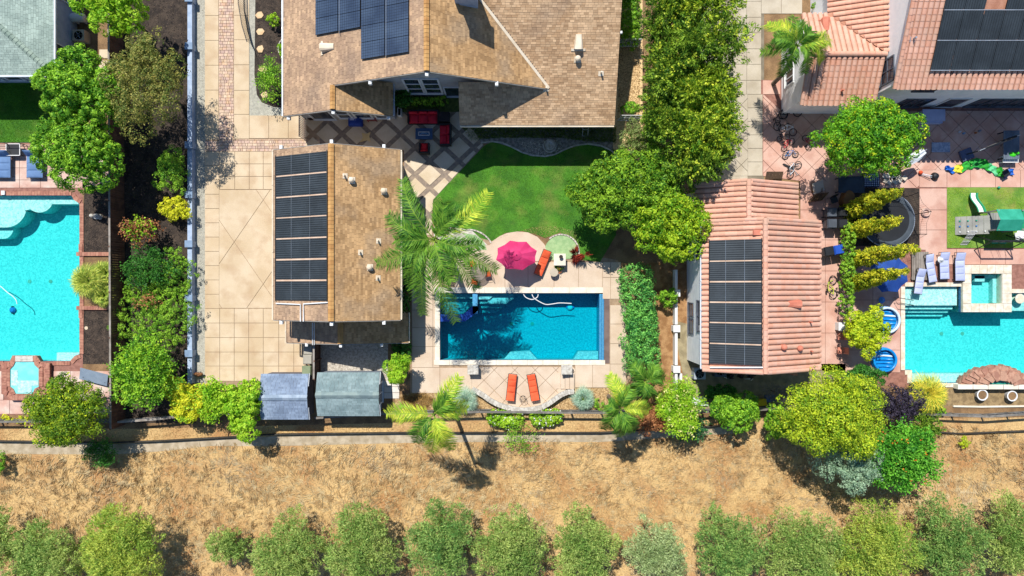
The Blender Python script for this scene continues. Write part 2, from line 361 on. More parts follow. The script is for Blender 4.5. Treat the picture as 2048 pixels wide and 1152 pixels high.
def tree(name, label, cat, px, py, rx, ry, h, mat, n=9000, leaf=(.2, .1), k=14, style='round', group=None, seed=None, trunk=.14, hcf=.6, lump=.36, extra=None, clump=1., core=.66):
    seed = seed if seed is not None else int(px * 7 + py)
    hc = h * hcf; base = W(px, py, hc); kk = (H - hc) / H / S; rx *= kk; ry *= kk; rz = h - hc
    root = thing(name, label, cat, (base.x, base.y, 0), 0, group)
    B = auto_blobs(rx, ry, hc, rz, k, seed, lump, core); n = int(n * 1.35)
    if style == 'fine':
        r5 = random.Random(seed + 5)
        for j in range(4): t_ = math.radians(r5.choice((105, 95, 120, 20, 200, 330)) + r5.uniform(-15, 15)); f_ = r5.uniform(.85, 1.05); B.append((rx * f_ * math.cos(t_), ry * f_ * math.sin(t_), hc + rz * r5.uniform(-.1, .35), rx * r5.uniform(.16, .28), ry * r5.uniform(.18, .3), rz * .35))
    rs = random.Random(seed)
    t = MB()
    if trunk:
        lean = Vector((rs.uniform(-.1, .1), rs.uniform(-.1, .1), 0)) * h * .3
        t.tube([(0, 0, -.05), lean * .3 + Vector((0, 0, hc * .35)), lean + Vector((0, 0, hc * .75)), lean + Vector((0, 0, hc))], trunk, 8, r2=trunk * .45)
        for b in B[1:1 + min(7, k)]:
            t.tube([lean * .6 + Vector((0, 0, hc * .5)), Vector((b[0] * .5, b[1] * .5, (hc * .6 + b[2]) / 2)), Vector(b[:3])], trunk * .45, 5, r2=trunk * .12)
        t.build('trunk', BARK, root, local=True, smooth=True)
    m = {'round': 34, 'cloud': 46, 'fine': 26, 'spray': 44, 'sparse': 16, 'spiky': 30}[style]; ncl = max(1, n // m); q = clump * ((rx + ry) / 4.5) ** .5
    if style == 'cloud': P, E, D = clumps(B, ncl, m, .34 * q); V = dome_leaves(P, E, leaf[0], leaf[1], .4)
    elif style == 'round': P, E, D = clumps(B, ncl, m, .30 * q, shell=(.8, 1.08)); V = dome_leaves(P, E, leaf[0], leaf[1], .6)
    elif style == 'fine': P, E, D = clumps(B, ncl, m, .27 * q, stretch=1.3, shell=(.75, 1.1)); V = dome_leaves(P, E, leaf[0], leaf[1], .7, D + np.array([-.4, .3, .2]), .7)
    elif style == 'spray': P, E, D = clumps(B, ncl, m, .23 * q, stretch=3.2, shell=(.55, 1.12), zmin=-.15, flat=.5); V = dome_leaves(P, E, leaf[0], leaf[1], .5, D, 1.4)
    elif style == 'sparse':
        P, D = crown_pts(B, ncl, m, .14, shell=(.55, 1.1), el=.6); A = unitv(D * .6 + rdir(len(P))); V = leaf_quads(P, A, leaf[0], leaf[1], .6)
    else:
        P, D = crown_pts(B, ncl, m, .05, shell=(.1, .5)); A = unitv(D + rdir(len(P)) * .35 + np.array([0, 0, .3])); V = leaf_quads(P, A, leaf[0], leaf[1], .3)
    V[:, :, 2] = np.maximum(V[:, :, 2], .03)
    link('crown', np_mesh('crown', V, mat), root)
    if extra:                 # second kind of leaf or flower on the same crown: (name, material, count, size)
        nm, em, en, es = extra; P, D = crown_pts(B, max(1, en // 6), 6, .08, shell=(.95, 1.1), zmin=.1); A = unitv(D + rdir(len(P)))
        tag(link(nm, np_mesh(nm, leaf_quads(P, A, es, es, 1.2), em), root), kind='stuff')
    return root
def hedge(name, label, cat, pts, r, h, mat, n=6000, leaf=(.13, .07), group=None, style=1., lat=1.):
    # a clipped or loose hedge along pixel points
    P0 = [W(x, y, h * .6) for x, y in pts]; base = P0[0]; root = thing(name, label, cat, (base.x, base.y, 0), 0, group); B = []
    for a, b in zip(P0[:-1], P0[1:]):
        m = max(2, int((b - a).length / (r * .55)))
        for i in range(m + 1):
            p = a.lerp(b, i / m) - base; B.append((p.x + RR.uniform(-.1, .1) * r, p.y + RR.uniform(-.1, .1) * r, h * .5 + RR.uniform(-.05, .05) * h, r * RR.uniform(.85, 1.1), r * RR.uniform(.85, 1.1), h * .5))
    P, E, D = clumps(B, n // 24, 24, min(.26, r * .32), shell=(.82, 1.05)); V = dome_leaves(P, E, leaf[0], leaf[1], .55); V[:, :, 2] = np.maximum(V[:, :, 2], .03)
    t = MB()
    for b in B[::2]: t.tube([(b[0], b[1], -.02), (b[0] + .05, b[1], h * .35), (b[0], b[1] + .05, h * .7)], .025, 4)
    t.build('stem', BARK, root, local=True)
    link('foliage', np_mesh('foliage', V, mat), root); return root
def palm(name, label, px, py, h, fronds, mat, tpx=None, trunk_r=.17, leaflet=(.62, .05), cat='palm tree', yellow_fronds=None, npairs=34):
    # fronds: (end px, end py, arch height, droop) in pixels of the photo
    top = W(px, py, h); gb = W(*tpx) if tpx else Vector((top.x, top.y, 0)); root = thing(name, label, cat, (gb.x, gb.y, 0)); tp = Vector((top.x - gb.x, top.y - gb.y, h))
    pts = [(0, 0, -.05), (tp.x * .1, tp.y * .1, h * .3), (tp.x * .45, tp.y * .45, h * .65), (tp.x, tp.y, h)]
    t = MB().tube([(0, 0, -.05)] + [Vector(pts[0]).lerp(Vector(pts[1]), .5)] + pts[1:], trunk_r * 1.2, 10, r2=trunk_r * .8)
    t.build('trunk', M('palm_bark', '#8a7a66', '#5e5142', ns=6), root, local=True, smooth=True)
    MB().tube([tp - Vector((0, 0, .9)), tp - Vector((0, 0, .2)), tp + Vector((0, 0, .25))], trunk_r * .9, 8, r2=.05).build('crownshaft', M('shaft', '#7ea03c', '#5b8030'), root, local=True, smooth=True)
    for i, (ex, ey, zd, arch) in enumerate(fronds):
        e = W(ex, ey, h + zd) - Vector((gb.x, gb.y, 0)); d = e - tp; hd = Vector((d.x, d.y, 0)); ln = hd.length
        K = 14; cur = []
        side = Vector((-hd.y, hd.x, 0)).normalized() * RR.uniform(-.12, .12) * ln
        for q in range(K + 1):
            s_ = q / K; p = tp + hd * (s_ * 1.02 - .02 * s_ * s_) * .93 + side * math.sin(math.pi * s_) + Vector((0, 0, zd * s_ * s_ + arch * math.sin(math.pi * min(1, s_ * 1.05)) ** .9)); cur.append(p)
        fr = MB().tube(cur, .035, 4, r2=.008).build('frond', M('rachis', '#9ab23e', '#7d9a35'), root, local=True)
        C = np.array([tuple(c) for c in cur]); u = np.linspace(.1, 1, npairs * 6); idx = u * K; i0 = np.clip(idx.astype(int), 0, K - 1); f = (idx - i0)[:, None]
        B_ = C[i0] * (1 - f) + C[i0 + 1] * f; T = unitv(C[i0 + 1] - C[i0]); sgn = np.where(np.arange(len(u)) % 2, 1., -1.)[:, None]
        L_ = unitv(np.cross(T, [0, 0, 1.])); ll = leaflet[0] * 1.42 * (np.sin(np.clip(u, .0, 1) * np.pi * .86 + .22) ** .6) * NR.uniform(.8, 1.15, len(u))
        dirs = unitv(L_ * sgn + T * NR.uniform(.45, 1.0, (len(u), 1)) + np.array([0, 0, 1.]) * NR.uniform(-.3, .6, (len(u), 1)))
        m1 = B_ + dirs * (ll * .5)[:, None]; d2 = unitv(dirs + T * .25 + np.array([0, 0, -1.]) * NR.uniform(.3, .8, (len(u), 1))); tip = m1 + d2 * (ll * .55)[:, None]
        sd_ = unitv(T) * leaflet[1] * 1.1 / 2; up = np.cross(dirs, T) * .0
        V1 = np.stack([B_ - sd_ * .6, B_ + sd_ * .6, m1 + sd_, m1 - sd_], 1); V2 = np.stack([m1 - sd_, m1 + sd_, tip + sd_ * .15, tip - sd_ * .15], 1)
        mm = yellow_fronds if (yellow_fronds and i in yellow_fronds[1]) else None  # listed fronds take the second leaf colour
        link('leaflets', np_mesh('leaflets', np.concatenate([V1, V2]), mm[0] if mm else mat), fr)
    return root
def fan_palm(name, label, px, py, r, h, mat, n=26, cat='palm', group=None, wd=.09):
    b = W(px, py, h * .7); r = r / S; root = thing(name, label, cat, (b.x, b.y, 0), 0, group); t = MB().tube([(0, 0, -.03), (0, 0, h * .55)], .16, 8, r2=.12); t.build('trunk', BARK, root, local=True)
    for i in range(n):
        a = i * 2.4; tl = (i / n) ** .7; el = math.radians(78 - 85 * tl); L_ = r * (.12 + .42 * tl)
        d = Vector((math.cos(a) * math.cos(el), math.sin(a) * math.cos(el), math.sin(el))); c = Vector((0, 0, h * .55)) + d * L_
        fr = MB().tube([(0, 0, h * .55), c], .02, 4).build('frond', M('rachis', '#9ab23e', '#7d9a35'), root, local=True)
        x = d.cross(Vector((0, 0, 1))).normalized(); V = []
        for j in range(22):
            th = (j - 10.5) / 10.5 * 1.75; q = (d * math.cos(th) + x * math.sin(th)).normalized(); ll = r * .58 * RR.uniform(.85, 1.1) * (1 - .12 * abs(th)); sd_ = q.cross(d if abs(th) > .1 else x).normalized().cross(q) * wd * .3
            m1 = c + q * ll * .6 + sd_; m2 = c + q * ll * .6 - sd_; tip = c + q * ll + Vector((0, 0, -ll * .3)); V.append([c, m1, tip, m2])
        link('leaf_segments', np_mesh('leaf_segments', np.array([[tuple(p) for p in v] for v in V]), mat), fr)
    return root

# ---------------------------------------------------------------- roofs
def frame_of(pts):
    p = [Vector(q) for q in pts]; n = geometry.normal(p)
    if n.z < 0: n = -n
    u = Vector((0, 0, 1)).cross(n).normalized(); v = n.cross(u).normalized()   # v points up the slope
    return p[0], u, v, n
def intervals(poly, c, axis):
    # crossings of a 2D polygon with the line coordinate[axis] == c, as (lo, hi) pairs on the other axis
    o = 1 - axis; xs = []
    for i in range(len(poly)):
        a, b = poly[i - 1], poly[i]
        if (a[axis] > c) != (b[axis] > c): xs.append(a[o] + (c - a[axis]) / (b[axis] - a[axis]) * (b[o] - a[o]))
    xs.sort(); return list(zip(xs[::2], xs[1::2]))
def shingle_roof(parent, pts, deck_mat, mat, tw=.3, ch=.15, th=.14, deck='roof', lift=.014):
    o, u, v, n = frame_of(pts); rt = WL[rootof(parent).name][0]
    d = MB().slab3([Vector(p) - n * .004 for p in pts], th).build(deck, mat if deck_mat is None else deck_mat, parent)
    P2 = [((Vector(p) - o).dot(u), (Vector(p) - o).dot(v)) for p in pts]; v0, v1 = min(p[1] for p in P2), max(p[1] for p in P2)
    nr = max(1, round((v1 - v0) / ch)); ch = (v1 - v0) / nr; V = []; o2 = o - rt
    for j in range(nr):
        for a, b in intervals(P2, v0 + (j + .5) * ch, 1):
            x = a - (tw * .5 if j % 2 else 0) - RR.uniform(0, .1)
            while x < b:
                ww = tw * RR.choice((.75, 1, 1, 1.25)); x0, x1 = max(a, x) + .006, min(b, x + ww) - .006
                if x1 - x0 > .02:
                    e = lift if RR.random() < .5 else lift * .6; y0, y1 = v0 + j * ch, v0 + (j + 1) * ch
                    q = [o2 + u * X + v * Y + n * Z for X, Y, Z in ((x0, y0, e), (x1, y0, e), (x1, y1, .004), (x0, y1, .004), (x0, y0, -.003), (x1, y0, -.003), (x1, y1, -.003), (x0, y1, -.003))]
                    V.append([tuple(p) for p in q])
                x += ww
    me = np_solid('shingles', np.array(V), [(0, 1, 2, 3), (4, 5, 1, 0), (5, 6, 2, 1), (7, 4, 0, 3)], mat)
    return tag(link('shingles', me, d), kind='stuff')
TILE = {}
def tile_verts(wd, ln):
    k = 6; vs = []
    for y, lift in ((0, .04), (ln, .015)):
        vs += [(wd / 2 * math.cos(math.pi * i / k), y, lift + wd * .3 * math.sin(math.pi * i / k)) for i in range(k + 1)]
    fs = [(i, i + 1, k + 2 + i, k + 1 + i) for i in range(k)]
    # thickness of the lower edge
    b = len(vs); vs += [((wd / 2 - .03) * math.cos(math.pi * i / k), 0, .045 + (wd * .3 - .03) * math.sin(math.pi * i / k)) for i in range(k + 1)]
    fs += [(b + i, b + i + 1, i + 1, i) for i in range(k)]
    return vs, fs
def tile_roof(parent, pts, deck_mat, mat, budget, pitch=.36, ln=.38, th=.16, order=1, deck='roof'):
    # barrel tiles; the first budget[0] are parts, the rest one mesh
    o, u, v, n = frame_of(pts); rt, _ = WL[rootof(parent).name]; d = MB().slab3(pts, th).build(deck, deck_mat, parent)
    P2 = [((Vector(p) - o).dot(u), (Vector(p) - o).dot(v)) for p in pts]; u0, u1 = min(p[0] for p in P2), max(p[0] for p in P2); v0 = min(p[1] for p in P2)
    nc = max(1, round((u1 - u0) / pitch)); pitch = (u1 - u0) / nc
    if 'me' not in TILE:
        vs, fs = tile_verts(.29, .42); me = bpy.data.meshes.new('roof_tile'); me.from_pydata(vs, [], fs); TILE['vs'] = np.array(vs); TILE['fs'] = fs; TILE['me'] = {}
    if mat.name not in TILE['me']:
        me = bpy.data.meshes.new('roof_tile'); me.from_pydata([tuple(x) for x in TILE['vs']], [], TILE['fs']); me.materials.append(mat); TILE['me'][mat.name] = me
    cells = []
    for i in range(nc):
        c = u0 + (i + .5) * pitch
        for a, b in intervals(P2, c, 0):
            y = v0 - .04 + math.ceil((a - v0 - .1) / ln) * ln
            while y < b - .15: cells.append((y, c)); y += ln
    cells.sort(key=lambda q: -q[0] * order); R3 = Matrix((u, v, n)).transposed(); rest = []
    A = np.array(R3)
    for y, c in cells:
        p = o - rt + u * c + v * y
        jit = Matrix.Rotation(RR.uniform(-.025, .025), 3, 'Z')
        if budget[0] > 0:
            ob = link('roof_tile', TILE['me'][mat.name], d); ob.matrix_local = Matrix.Translation(p) @ (R3 @ jit).to_4x4(); budget[0] -= 1
        else: rest.append((TILE['vs'] @ np.array(jit).T) @ A.T + np.array(p))
    if rest: tag(link('roof_tiles', np_solid('roof_tiles', np.array(rest), TILE['fs'], mat), d), kind='stuff')
    return d
def caps(parent, name, a, b, mat, ln=.36, r=.15, shape='barrel'):
    # ridge or hip caps from a to b, each a piece
    a, b = Vector(a), Vector(b); m = max(1, round((b - a).length / ln)); rt = WL[rootof(parent).name][0]; d = (b - a).normalized(); x = d.cross(Vector((0, 0, 1))).normalized(); z = x.cross(d)
    A = a - rt; key = (name, mat.name, round(r, 3), round((b - a).length / m, 2))
    if key not in TILE:
        L_ = (b - a).length / m * 1.06; k = 6 if shape == 'barrel' else 2; vs = []; fs = []
        for y, li in ((0, .03), (L_, .005)):
            for i in range(k + 1):
                t = math.pi * i / k; vs.append((r * math.cos(t), y, li + (r * .8 * math.sin(t) if k == 6 else (r * .45 if i == 1 else -.01))))
        for y in (0, L_): vs += [(r, y, -.05), (-r, y, -.05)]
        fs = [(i, i + 1, k + 2 + i, k + 1 + i) for i in range(k)]; b0 = 2 * (k + 1); fs += [tuple(range(k, -1, -1)) + (b0, b0 + 1), (b0, 0, k + 1, b0 + 2), (k, b0 + 1, b0 + 3, 2 * k + 1)]
        me = bpy.data.meshes.new(name); me.from_pydata(vs, [], fs); me.materials.append(mat); TILE[key] = me
    R3 = Matrix((x, d, z)).transposed().to_4x4()
    for i in range(m):
        ob = link(name, TILE[key], parent); ob.matrix_local = Matrix.Translation(A + d * (b - a).length * i / m) @ R3
def wall_poly(parent, name, pts, n_dir, th, mat):
    # vertical wall polygon thickened by th along n_dir
    n_dir = Vector(n_dir) * th; k = len(pts); vs = [Vector(p) for p in pts] + [Vector(p) + n_dir for p in pts]
    return MB().add(vs, [tuple(range(k)), tuple(range(k, 2 * k))[::-1]] + [(i, k + i, k + (i + 1) % k, (i + 1) % k) for i in range(k)]).build(name, mat, parent)
def window(parent, a, b, z0, z1, nrm, cols=2, rows=1, fm=None, gm=None, fw=.07, name='window'):
    # a, b: ends of the opening in plan; frame stands proud of the wall, each pane is a piece
    a, b = Vector((*a, 0)), Vector((*b, 0)); d = (b - a); L_ = d.length; d.normalize(); nn = Vector(nrm); ang = math.atan2(d.y, d.x); f = MB()
    def bx(s0, s1, q0, q1, p0, p1, m):
        c = a + d * (s0 + s1) / 2 + nn * (p0 + p1) / 2; c.z = (q0 + q1) / 2; m.box(c, (s1 - s0, abs(p1 - p0), q1 - q0), ang)
    for i in range(cols + 1): s = i * L_ / cols; e = fw if i in (0, cols) else fw * .7; bx(s - e / 2, s + e / 2, z0, z1, 0.0, .07, f)
    for j in range(rows + 1):
        q = z0 + (z1 - z0) * j / rows; bx(-fw / 2, L_ + fw / 2, q - fw / 2, q + fw / 2, 0, .06, f)
    bx(-.08, L_ + .08, z0 - .1, z0 - .045, 0, .12, f)
    fo = f.build(name, fm, parent)
    for i in range(cols):
        for j in range(rows):
            p = MB(); bx((i + .06) * L_ / cols, (i + .94) * L_ / cols, z0 + (z1 - z0) * (j + .04) / rows, z0 + (z1 - z0) * (j + .96) / rows, .005, .03, p); p.build('pane', gm, fo)
    return fo
# ================================================================ materials of the place
BARK = M('bark', '#8b7358', '#5c4a38', ns=6, var=.3)
FIELD = M('dry_grass_soil', '#d3b078', '#ba9462', ns=.35, con=.8, var=.35, vs_=9, rough=.95, stain='#b4703f', stain_s=.35, stain_a=.35)
STRAW = M('straw', '#ecd092', '#cca46a', ns=.3, con=1.2, var=.1, isl=.6, rough=.9, trans=.2)
STRAW2 = M('straw_tuft', '#e8d2a2', '#cfac78', ns=1.7, con=.7, var=.08, isl=.3, rough=.9, trans=.2, stain='#c8b8a0', stain_s=.25, stain_a=.35)
SOIL = M('soil', '#9c7b55', '#7d6040', ns=1.2, con=.6, var=.3, vs_=14, bump=.4)
MULCH = M('mulch', '#4f4339', '#332b26', ns=1.5, con=.6, var=.45, vs_=22, bump=.8, bs=40, rough=.95)
CHIP = M('bark_chip', '#6b5a4c', '#2f2722', ns=3, isl=.9, rough=.95)
GRAVEL = M('grey_gravel', '#bdb9a8', '#a5a294', ns=5, var=.3, vs_=30, bump=.6, stain='#d8d4c4', stain_a=.3)
STONE = M('pebble', '#d6cfbd', '#9a917e', ns=8, isl=.8)
TANROCK = M('tan_rock', '#e0bf8c', '#a58356', ns=8, isl=.9)
CONC = M('driveway_slab', '#dec8a8', '#cfb692', ns=.5, con=.5, rnd=.22, var=.08, vs_=20, stain='#bb9a76', stain_s=.9, stain_a=.45, bump=.08)
CONCJ = M('joint_sand', '#b2977a', '#a0866a', ns=4)
PAVER = M('paver', '#dcc0a4', '#c6a798', ns=3, isl=.55, var=.12, stain='#d8a260', stain_s=2.5, stain_a=.35)
PATIO = M('patio_slab', '#e4d2b8', '#d4bf9f', ns=.8, rnd=.2, var=.12, stain='#bd9b76', stain_a=.4)
BAND = M('band_paver', '#ac9884', '#8e7f72', ns=4, isl=.6, var=.15)
DECK = M('pool_deck', '#dfcab2', '#d2bba2', ns=.7, rnd=.2, var=.1, stain='#c09c7a', stain_a=.35, bump=.08)
PINK = M('pink_concrete', '#dfb8a6', '#d0a08c', ns=.7, rnd=.2, var=.12, stain='#b98270', stain_s=.8, stain_a=.5)
PALEPINK = M('pale_pink_concrete', '#e6cfbf', '#d2a795', ns=.9, rnd=.15, var=.12, stain='#b98f84', stain_s=1.1, stain_a=.6)
GREYC = M('grey_slab', '#c9bda8', '#b8ab95', ns=.6, rnd=.25, var=.1, stain='#a3947c', stain_s=.9, stain_a=.45)
LAWN = M('lawn_soil', '#4f8a20', '#3a7018', ns=.8, con=.8, var=.3, vs_=18, rough=.9, stain='#b0a458', stain_s=.5, stain_a=.3)
BLADE = leafmat('grass_blade', '#6ea42a', '#427a18', trans=.3)
BLADEY = leafmat('grass_blade_yellow', '#a8c43a', '#7fae28', trans=.3)
SHING = M('brown_shingle', '#c8a684', '#a88a70', ns=.5, con=.3, isl=.55, var=.1, vs_=25, stain='#8c7868', stain_s=.4, stain_a=.5, rough=.95, bump=.3)
SHING2 = M('brightened_shingle', '#dcb890', '#b8946f', ns=.5, con=.3, isl=.6, var=.1, vs_=25, stain='#a8907a', stain_s=.35, stain_a=.5, rough=.95, bump=.3)  # brown shingle with extra light put into the colour for the dim south slope
SHINGT = M('tan_shingle', '#cca474', '#a8845a', ns=.5, con=.3, isl=.55, var=.1, vs_=25, stain='#a8947c', stain_s=.45, stain_a=.5, rough=.95, bump=.3)
SHINGG = M('sage_shingle', '#b0c2b6', '#98aaa0', ns=1, isl=.35, var=.12, rough=.95)
SHINGB = M('blue_grey_shingle', '#94a5bb', '#7c8ca2', ns=1, isl=.4, var=.12, rough=.95)
SHINGS = M('slate_green_shingle', '#93a7a8', '#7b9092', ns=1, isl=.35, var=.12, rough=.95)
DARKDECK = M('roof_felt', '#6d5a4a', '#5c4c3e')
CAPM = M('ridge_shingle', '#cf9f60', '#b5844c', ns=2, rnd=.5, var=.12)
CAPG = M('sage_ridge', '#a3b5a5', '#86998c', ns=2, rnd=.6)
TILEM = M('clay_tile', '#eab8a0', '#db9f84', ns=.6, con=.3, rnd=.6, isl=.25, var=.1, vs_=20, stain='#d8c4ac', stain_s=.6, stain_a=.35, rough=.9)
TILED = M('clay_deck', '#d49a7e', '#bd8266', ns=2, var=.2)
GREYW = M('blue_grey_stucco', '#b4c0d4', '#a4b2c8', ns=3, var=.06, bump=.2)
WHITEW = M('white_stucco', (.84, .84, .83), (.78, .79, .79), ns=2, var=.03, bump=.2, stain='#c9ced0', stain_a=.2)
TANW = M('beige_stucco', '#c7b8a6', '#b5a693', ns=2, var=.06, bump=.2)
WHITE = M('white_paint', '#f4f4f2', '#e8e8e6', var=.03)
CREAM = M('cream_metal', '#efe0c8', '#e2cfb2', var=.06)
RAKEM = M('rake_trim', '#a8a49e', '#98948e')
TRIMG = M('white_trim', '#e6ecf2', '#d5dde6', var=.03)
DARKF = M('dark_window_frame', '#6a6e78', '#50545e')
GLASS = M('window_glass', '#3b4a5c', '#26323f', rough=.08, spec=.8, var=.04)
PVM = M('pv_glass', '#48586e', '#36445a', ns=.6, rough=.25, var=.08, spec=.6, rnd=.3)
PVF = M('pv_frame', '#15181d', '#101216', rough=.4)
SILV = M('aluminium', '#c8d2dc', '#b0bac4', rough=.4, metal=.6)
MAT_ = M('solar_mat', '#3c454c', '#2f373d', ns=.8, var=.14, vs_=8, rough=.6, rnd=.3)
RIB = M('solar_rib', '#2b3238', '#22282d', rough=.5)
FENCEB = M('brown_fence_board', '#7c5844', '#5a3d30', ns=2, rnd=.6, var=.15, vs_=8)
FENCEG = M('weathered_wood', '#a59c92', '#857b70', ns=2, rnd=.5, var=.15)
BLACK = M('black_metal', '#22252b', '#191b20', rough=.5)
BLACKF = M('black_wicker', '#2e2a2c', '#1f1c1e', rough=.7, var=.2)
BRICK = M('coping_brick', '#c28a72', '#a16a58', ns=4, rnd=.8, var=.15)
COPW = M('white_coping', '#f0e8d8', '#e6dbc6', ns=2, rnd=.1, var=.08)
TRAV = M('travertine', '#efe6d4', '#dccdb2', ns=3, con=.6, rnd=.3, var=.12)
GRANITE = M('pale_stone', '#d8d2c6', '#b5ada0', ns=5, con=.7, rnd=.4, var=.15)
PLAST = M('pale_plaster', '#cdeae6', '#a8d8d6', ns=7, con=1.2, var=.2, vs_=10)  # strong mottling of both plasters stands in for rippled light on pool floors
PLASTB = M('grey_blue_plaster', '#a4d4d8', '#82bec8', ns=7, con=1.2, var=.25, vs_=10)
BLUETILE = M('blue_mosaic', '#2c62c8', '#1a45a6', ns=12, isl=.6, var=.3, rough=.3)
LTILE = M('light_blue_mosaic', '#62b4dc', '#4a9cd0', ns=12, isl=.5, var=.3, rough=.3)

# ================================================================ pools (outlines in photo pixels at ground level)
POOL_L = [(-120, 391), (144, 391), (149, 400), (160, 407), (160, 708), (150, 712), (141, 722), (-120, 722)]
POOL_M = [(880, 586), (1208, 586), (1208, 720), (880, 720)]
POOL_R = [(1809, 573), (1921, 573), (1921, 624), (2018, 624), (2018, 586), (2200, 586), (2200, 766), (1823, 766), (1823, 740), (1809, 740)]
SPA_L = [(37, 722), (74, 722), (76, 729), (84, 736), (84, 772), (76, 776), (72, 786), (38, 786), (34, 777), (27, 772), (27, 737), (34, 730)]
SPA_R = rect(1938, 548, 1999, 607)
HOLES = [POOL_L, POOL_M, POOL_R, SPA_R]
BIG = [(-9000, -9000), (11000, -9000), (11000, 11000), (-9000, 11000)]
sheet('ground', BIG, 0, FIELD, HOLES)
YARD = [(-400, -300), (2500, -300), (2500, 832), (1540, 838), (960, 842), (250, 858), (-400, 850)]
sheet('yard_soil', YARD, .004, SOIL, HOLES)
sheet('mulch_strip', rect(236, -260, 392, 846), .009, MULCH)
sheet('mulch_bed', [(168, 376), (236, 376), (236, 508), (168, 508)], .009, MULCH)
sheet('mulch_bed', [(166, 618), (236, 618), (236, 728), (166, 728)], .009, MULCH)
sheet('mulch_bed', [(512, -100), (570, -100), (570, 216), (546, 214), (524, 205), (514, 190), (509, 150)], .022, MULCH)
sheet('gravel_strip', rect(388, -260, 412, 775), .013, GRAVEL)
sheet('gravel_border', [(486, -100), (516, -100), (520, 150), (530, 195), (548, 208), (572, 212), (572, 236), (499, 236), (499, 100)], .018, GRAVEL)
sheet('driveway_bed', [(408, -260), (572, -260), (640, 250), (640, 775), (408, 775)], .0125, CONCJ)
sheet('gravel_yard', rect(636, 640, 776, 775), .013, M('dark_gravel', '#d2c8b8', '#b0a494', ns=6, con=.8, var=.5, vs_=26, bump=.6))
sheet('lawn', [(968, 292), (985, 283), (1020, 294), (1060, 312), (1100, 312), (1135, 298), (1170, 288), (1232, 300), (1232, 470), (1200, 524), (1160, 520), (1150, 480), (1120, 465), (1090, 476), (1070, 468), (1045, 462), (1010, 466), (985, 482), (960, 476), (935, 460), (905, 455), (866, 440), (864, 402)], .016, LAWN)
sheet('garden_bed', [(900, 245), (1236, 245), (1236, 306), (1170, 292), (1135, 302), (1100, 316), (1060, 316), (1020, 298), (985, 287), (940, 286)], .010, M('grey_mulch', '#a59e94', '#7d766c', ns=5, con=.8, var=.4, vs_=24, bump=.6))
sheet('side_gravel', rect(1226, -260, 1285, 330), .011, TANROCK)
sheet('patio_bed', [(604, 205), (940, 185), (940, 250), (968, 291), (864, 402), (864, 470), (808, 470), (808, 300), (604, 300)], .0115, BAND)
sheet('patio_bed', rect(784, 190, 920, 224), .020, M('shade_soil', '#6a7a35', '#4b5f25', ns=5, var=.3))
sheet('deck_bed', [(824, 455), (905, 450), (985, 482), (1236, 520), (1250, 600), (1262, 760), (1215, 800), (820, 800)], .0115, CONCJ, [POOL_M])
sheet('lower_gravel', [(790, 790), (960, 776), (1150, 776), (1240, 776), (1240, 838), (790, 842)], .014, TANROCK)
sheet('neighbour_driveway_bed', rect(1400, -260, 1528, 370), .0105, M('grey_joint', '#8f8470', '#7a705e'))
sheet('neighbour_soil', rect(1280, 525, 1378, 840), .0085, M('bare_soil', '#b48a5c', '#93693f', ns=2, con=.8, var=.3, vs_=20, bump=.5))
sheet('service_yard', [(1344, 640), (1700, 730), (1700, 815), (1380, 820)], .0115, M('olive_concrete', '#a89a78', '#8d8062', ns=2, var=.2))
sheet('neighbour_patio_bed', [(1522, 160), (2600, 160), (2600, 375), (2600, 775), (1790, 775), (1640, 740), (1600, 340), (1522, 350)], .0115, M('pink_joint', '#a67565', '#8e6052', ns=4), [POOL_R, SPA_R])
sheet('neighbour_lawn', rect(1893, 375, 2400, 496), .058, M('lawn_soil_b', '#7fa040', '#5f8a2c', ns=1, con=.9, var=.3, stain='#b09a58', stain_s=.8, stain_a=.45))
sheet('neighbour_mulch', rect(1690, 377, 1838, 492), .058, MULCH)
sheet('terrace_soil', [(1830, 776), (2600, 776), (2600, 816), (1830, 812)], .009, M('terrace_earth', '#a38a62', '#86704e', ns=3, con=.8, var=.3, vs_=20, bump=.4))
sheet('left_lawn', rect(-400, 160, 116, 286), .016, LAWN)
sheet('left_patio_bed', [(-400, 286), (222, 286), (222, 376), (166, 376), (166, 830), (-400, 830)], .0115, M('pink_joint', '#a67565'), [POOL_L])
sheet('left_side_soil', rect(150, -200, 236, 168), .0095, SOIL)
sheet('concrete_swale', [(-400, 885), (60, 884), (230, 888), (330, 884), (560, 872), (800, 868), (1200, 868), (1480, 852), (1480, 866), (1200, 884), (960, 884), (800, 886), (560, 892), (420, 892), (330, 902), (230, 909), (20, 908), (-400, 912)], .012, M('swale_concrete', '#c9b89c', '#ab9a7e', ns=1.4, con=.6, var=.15, stain='#8f7a58', stain_s=2, stain_a=.5))
sheet('path', [(822, 470), (866, 470), (866, 790), (822, 790)], .0135, CONCJ)

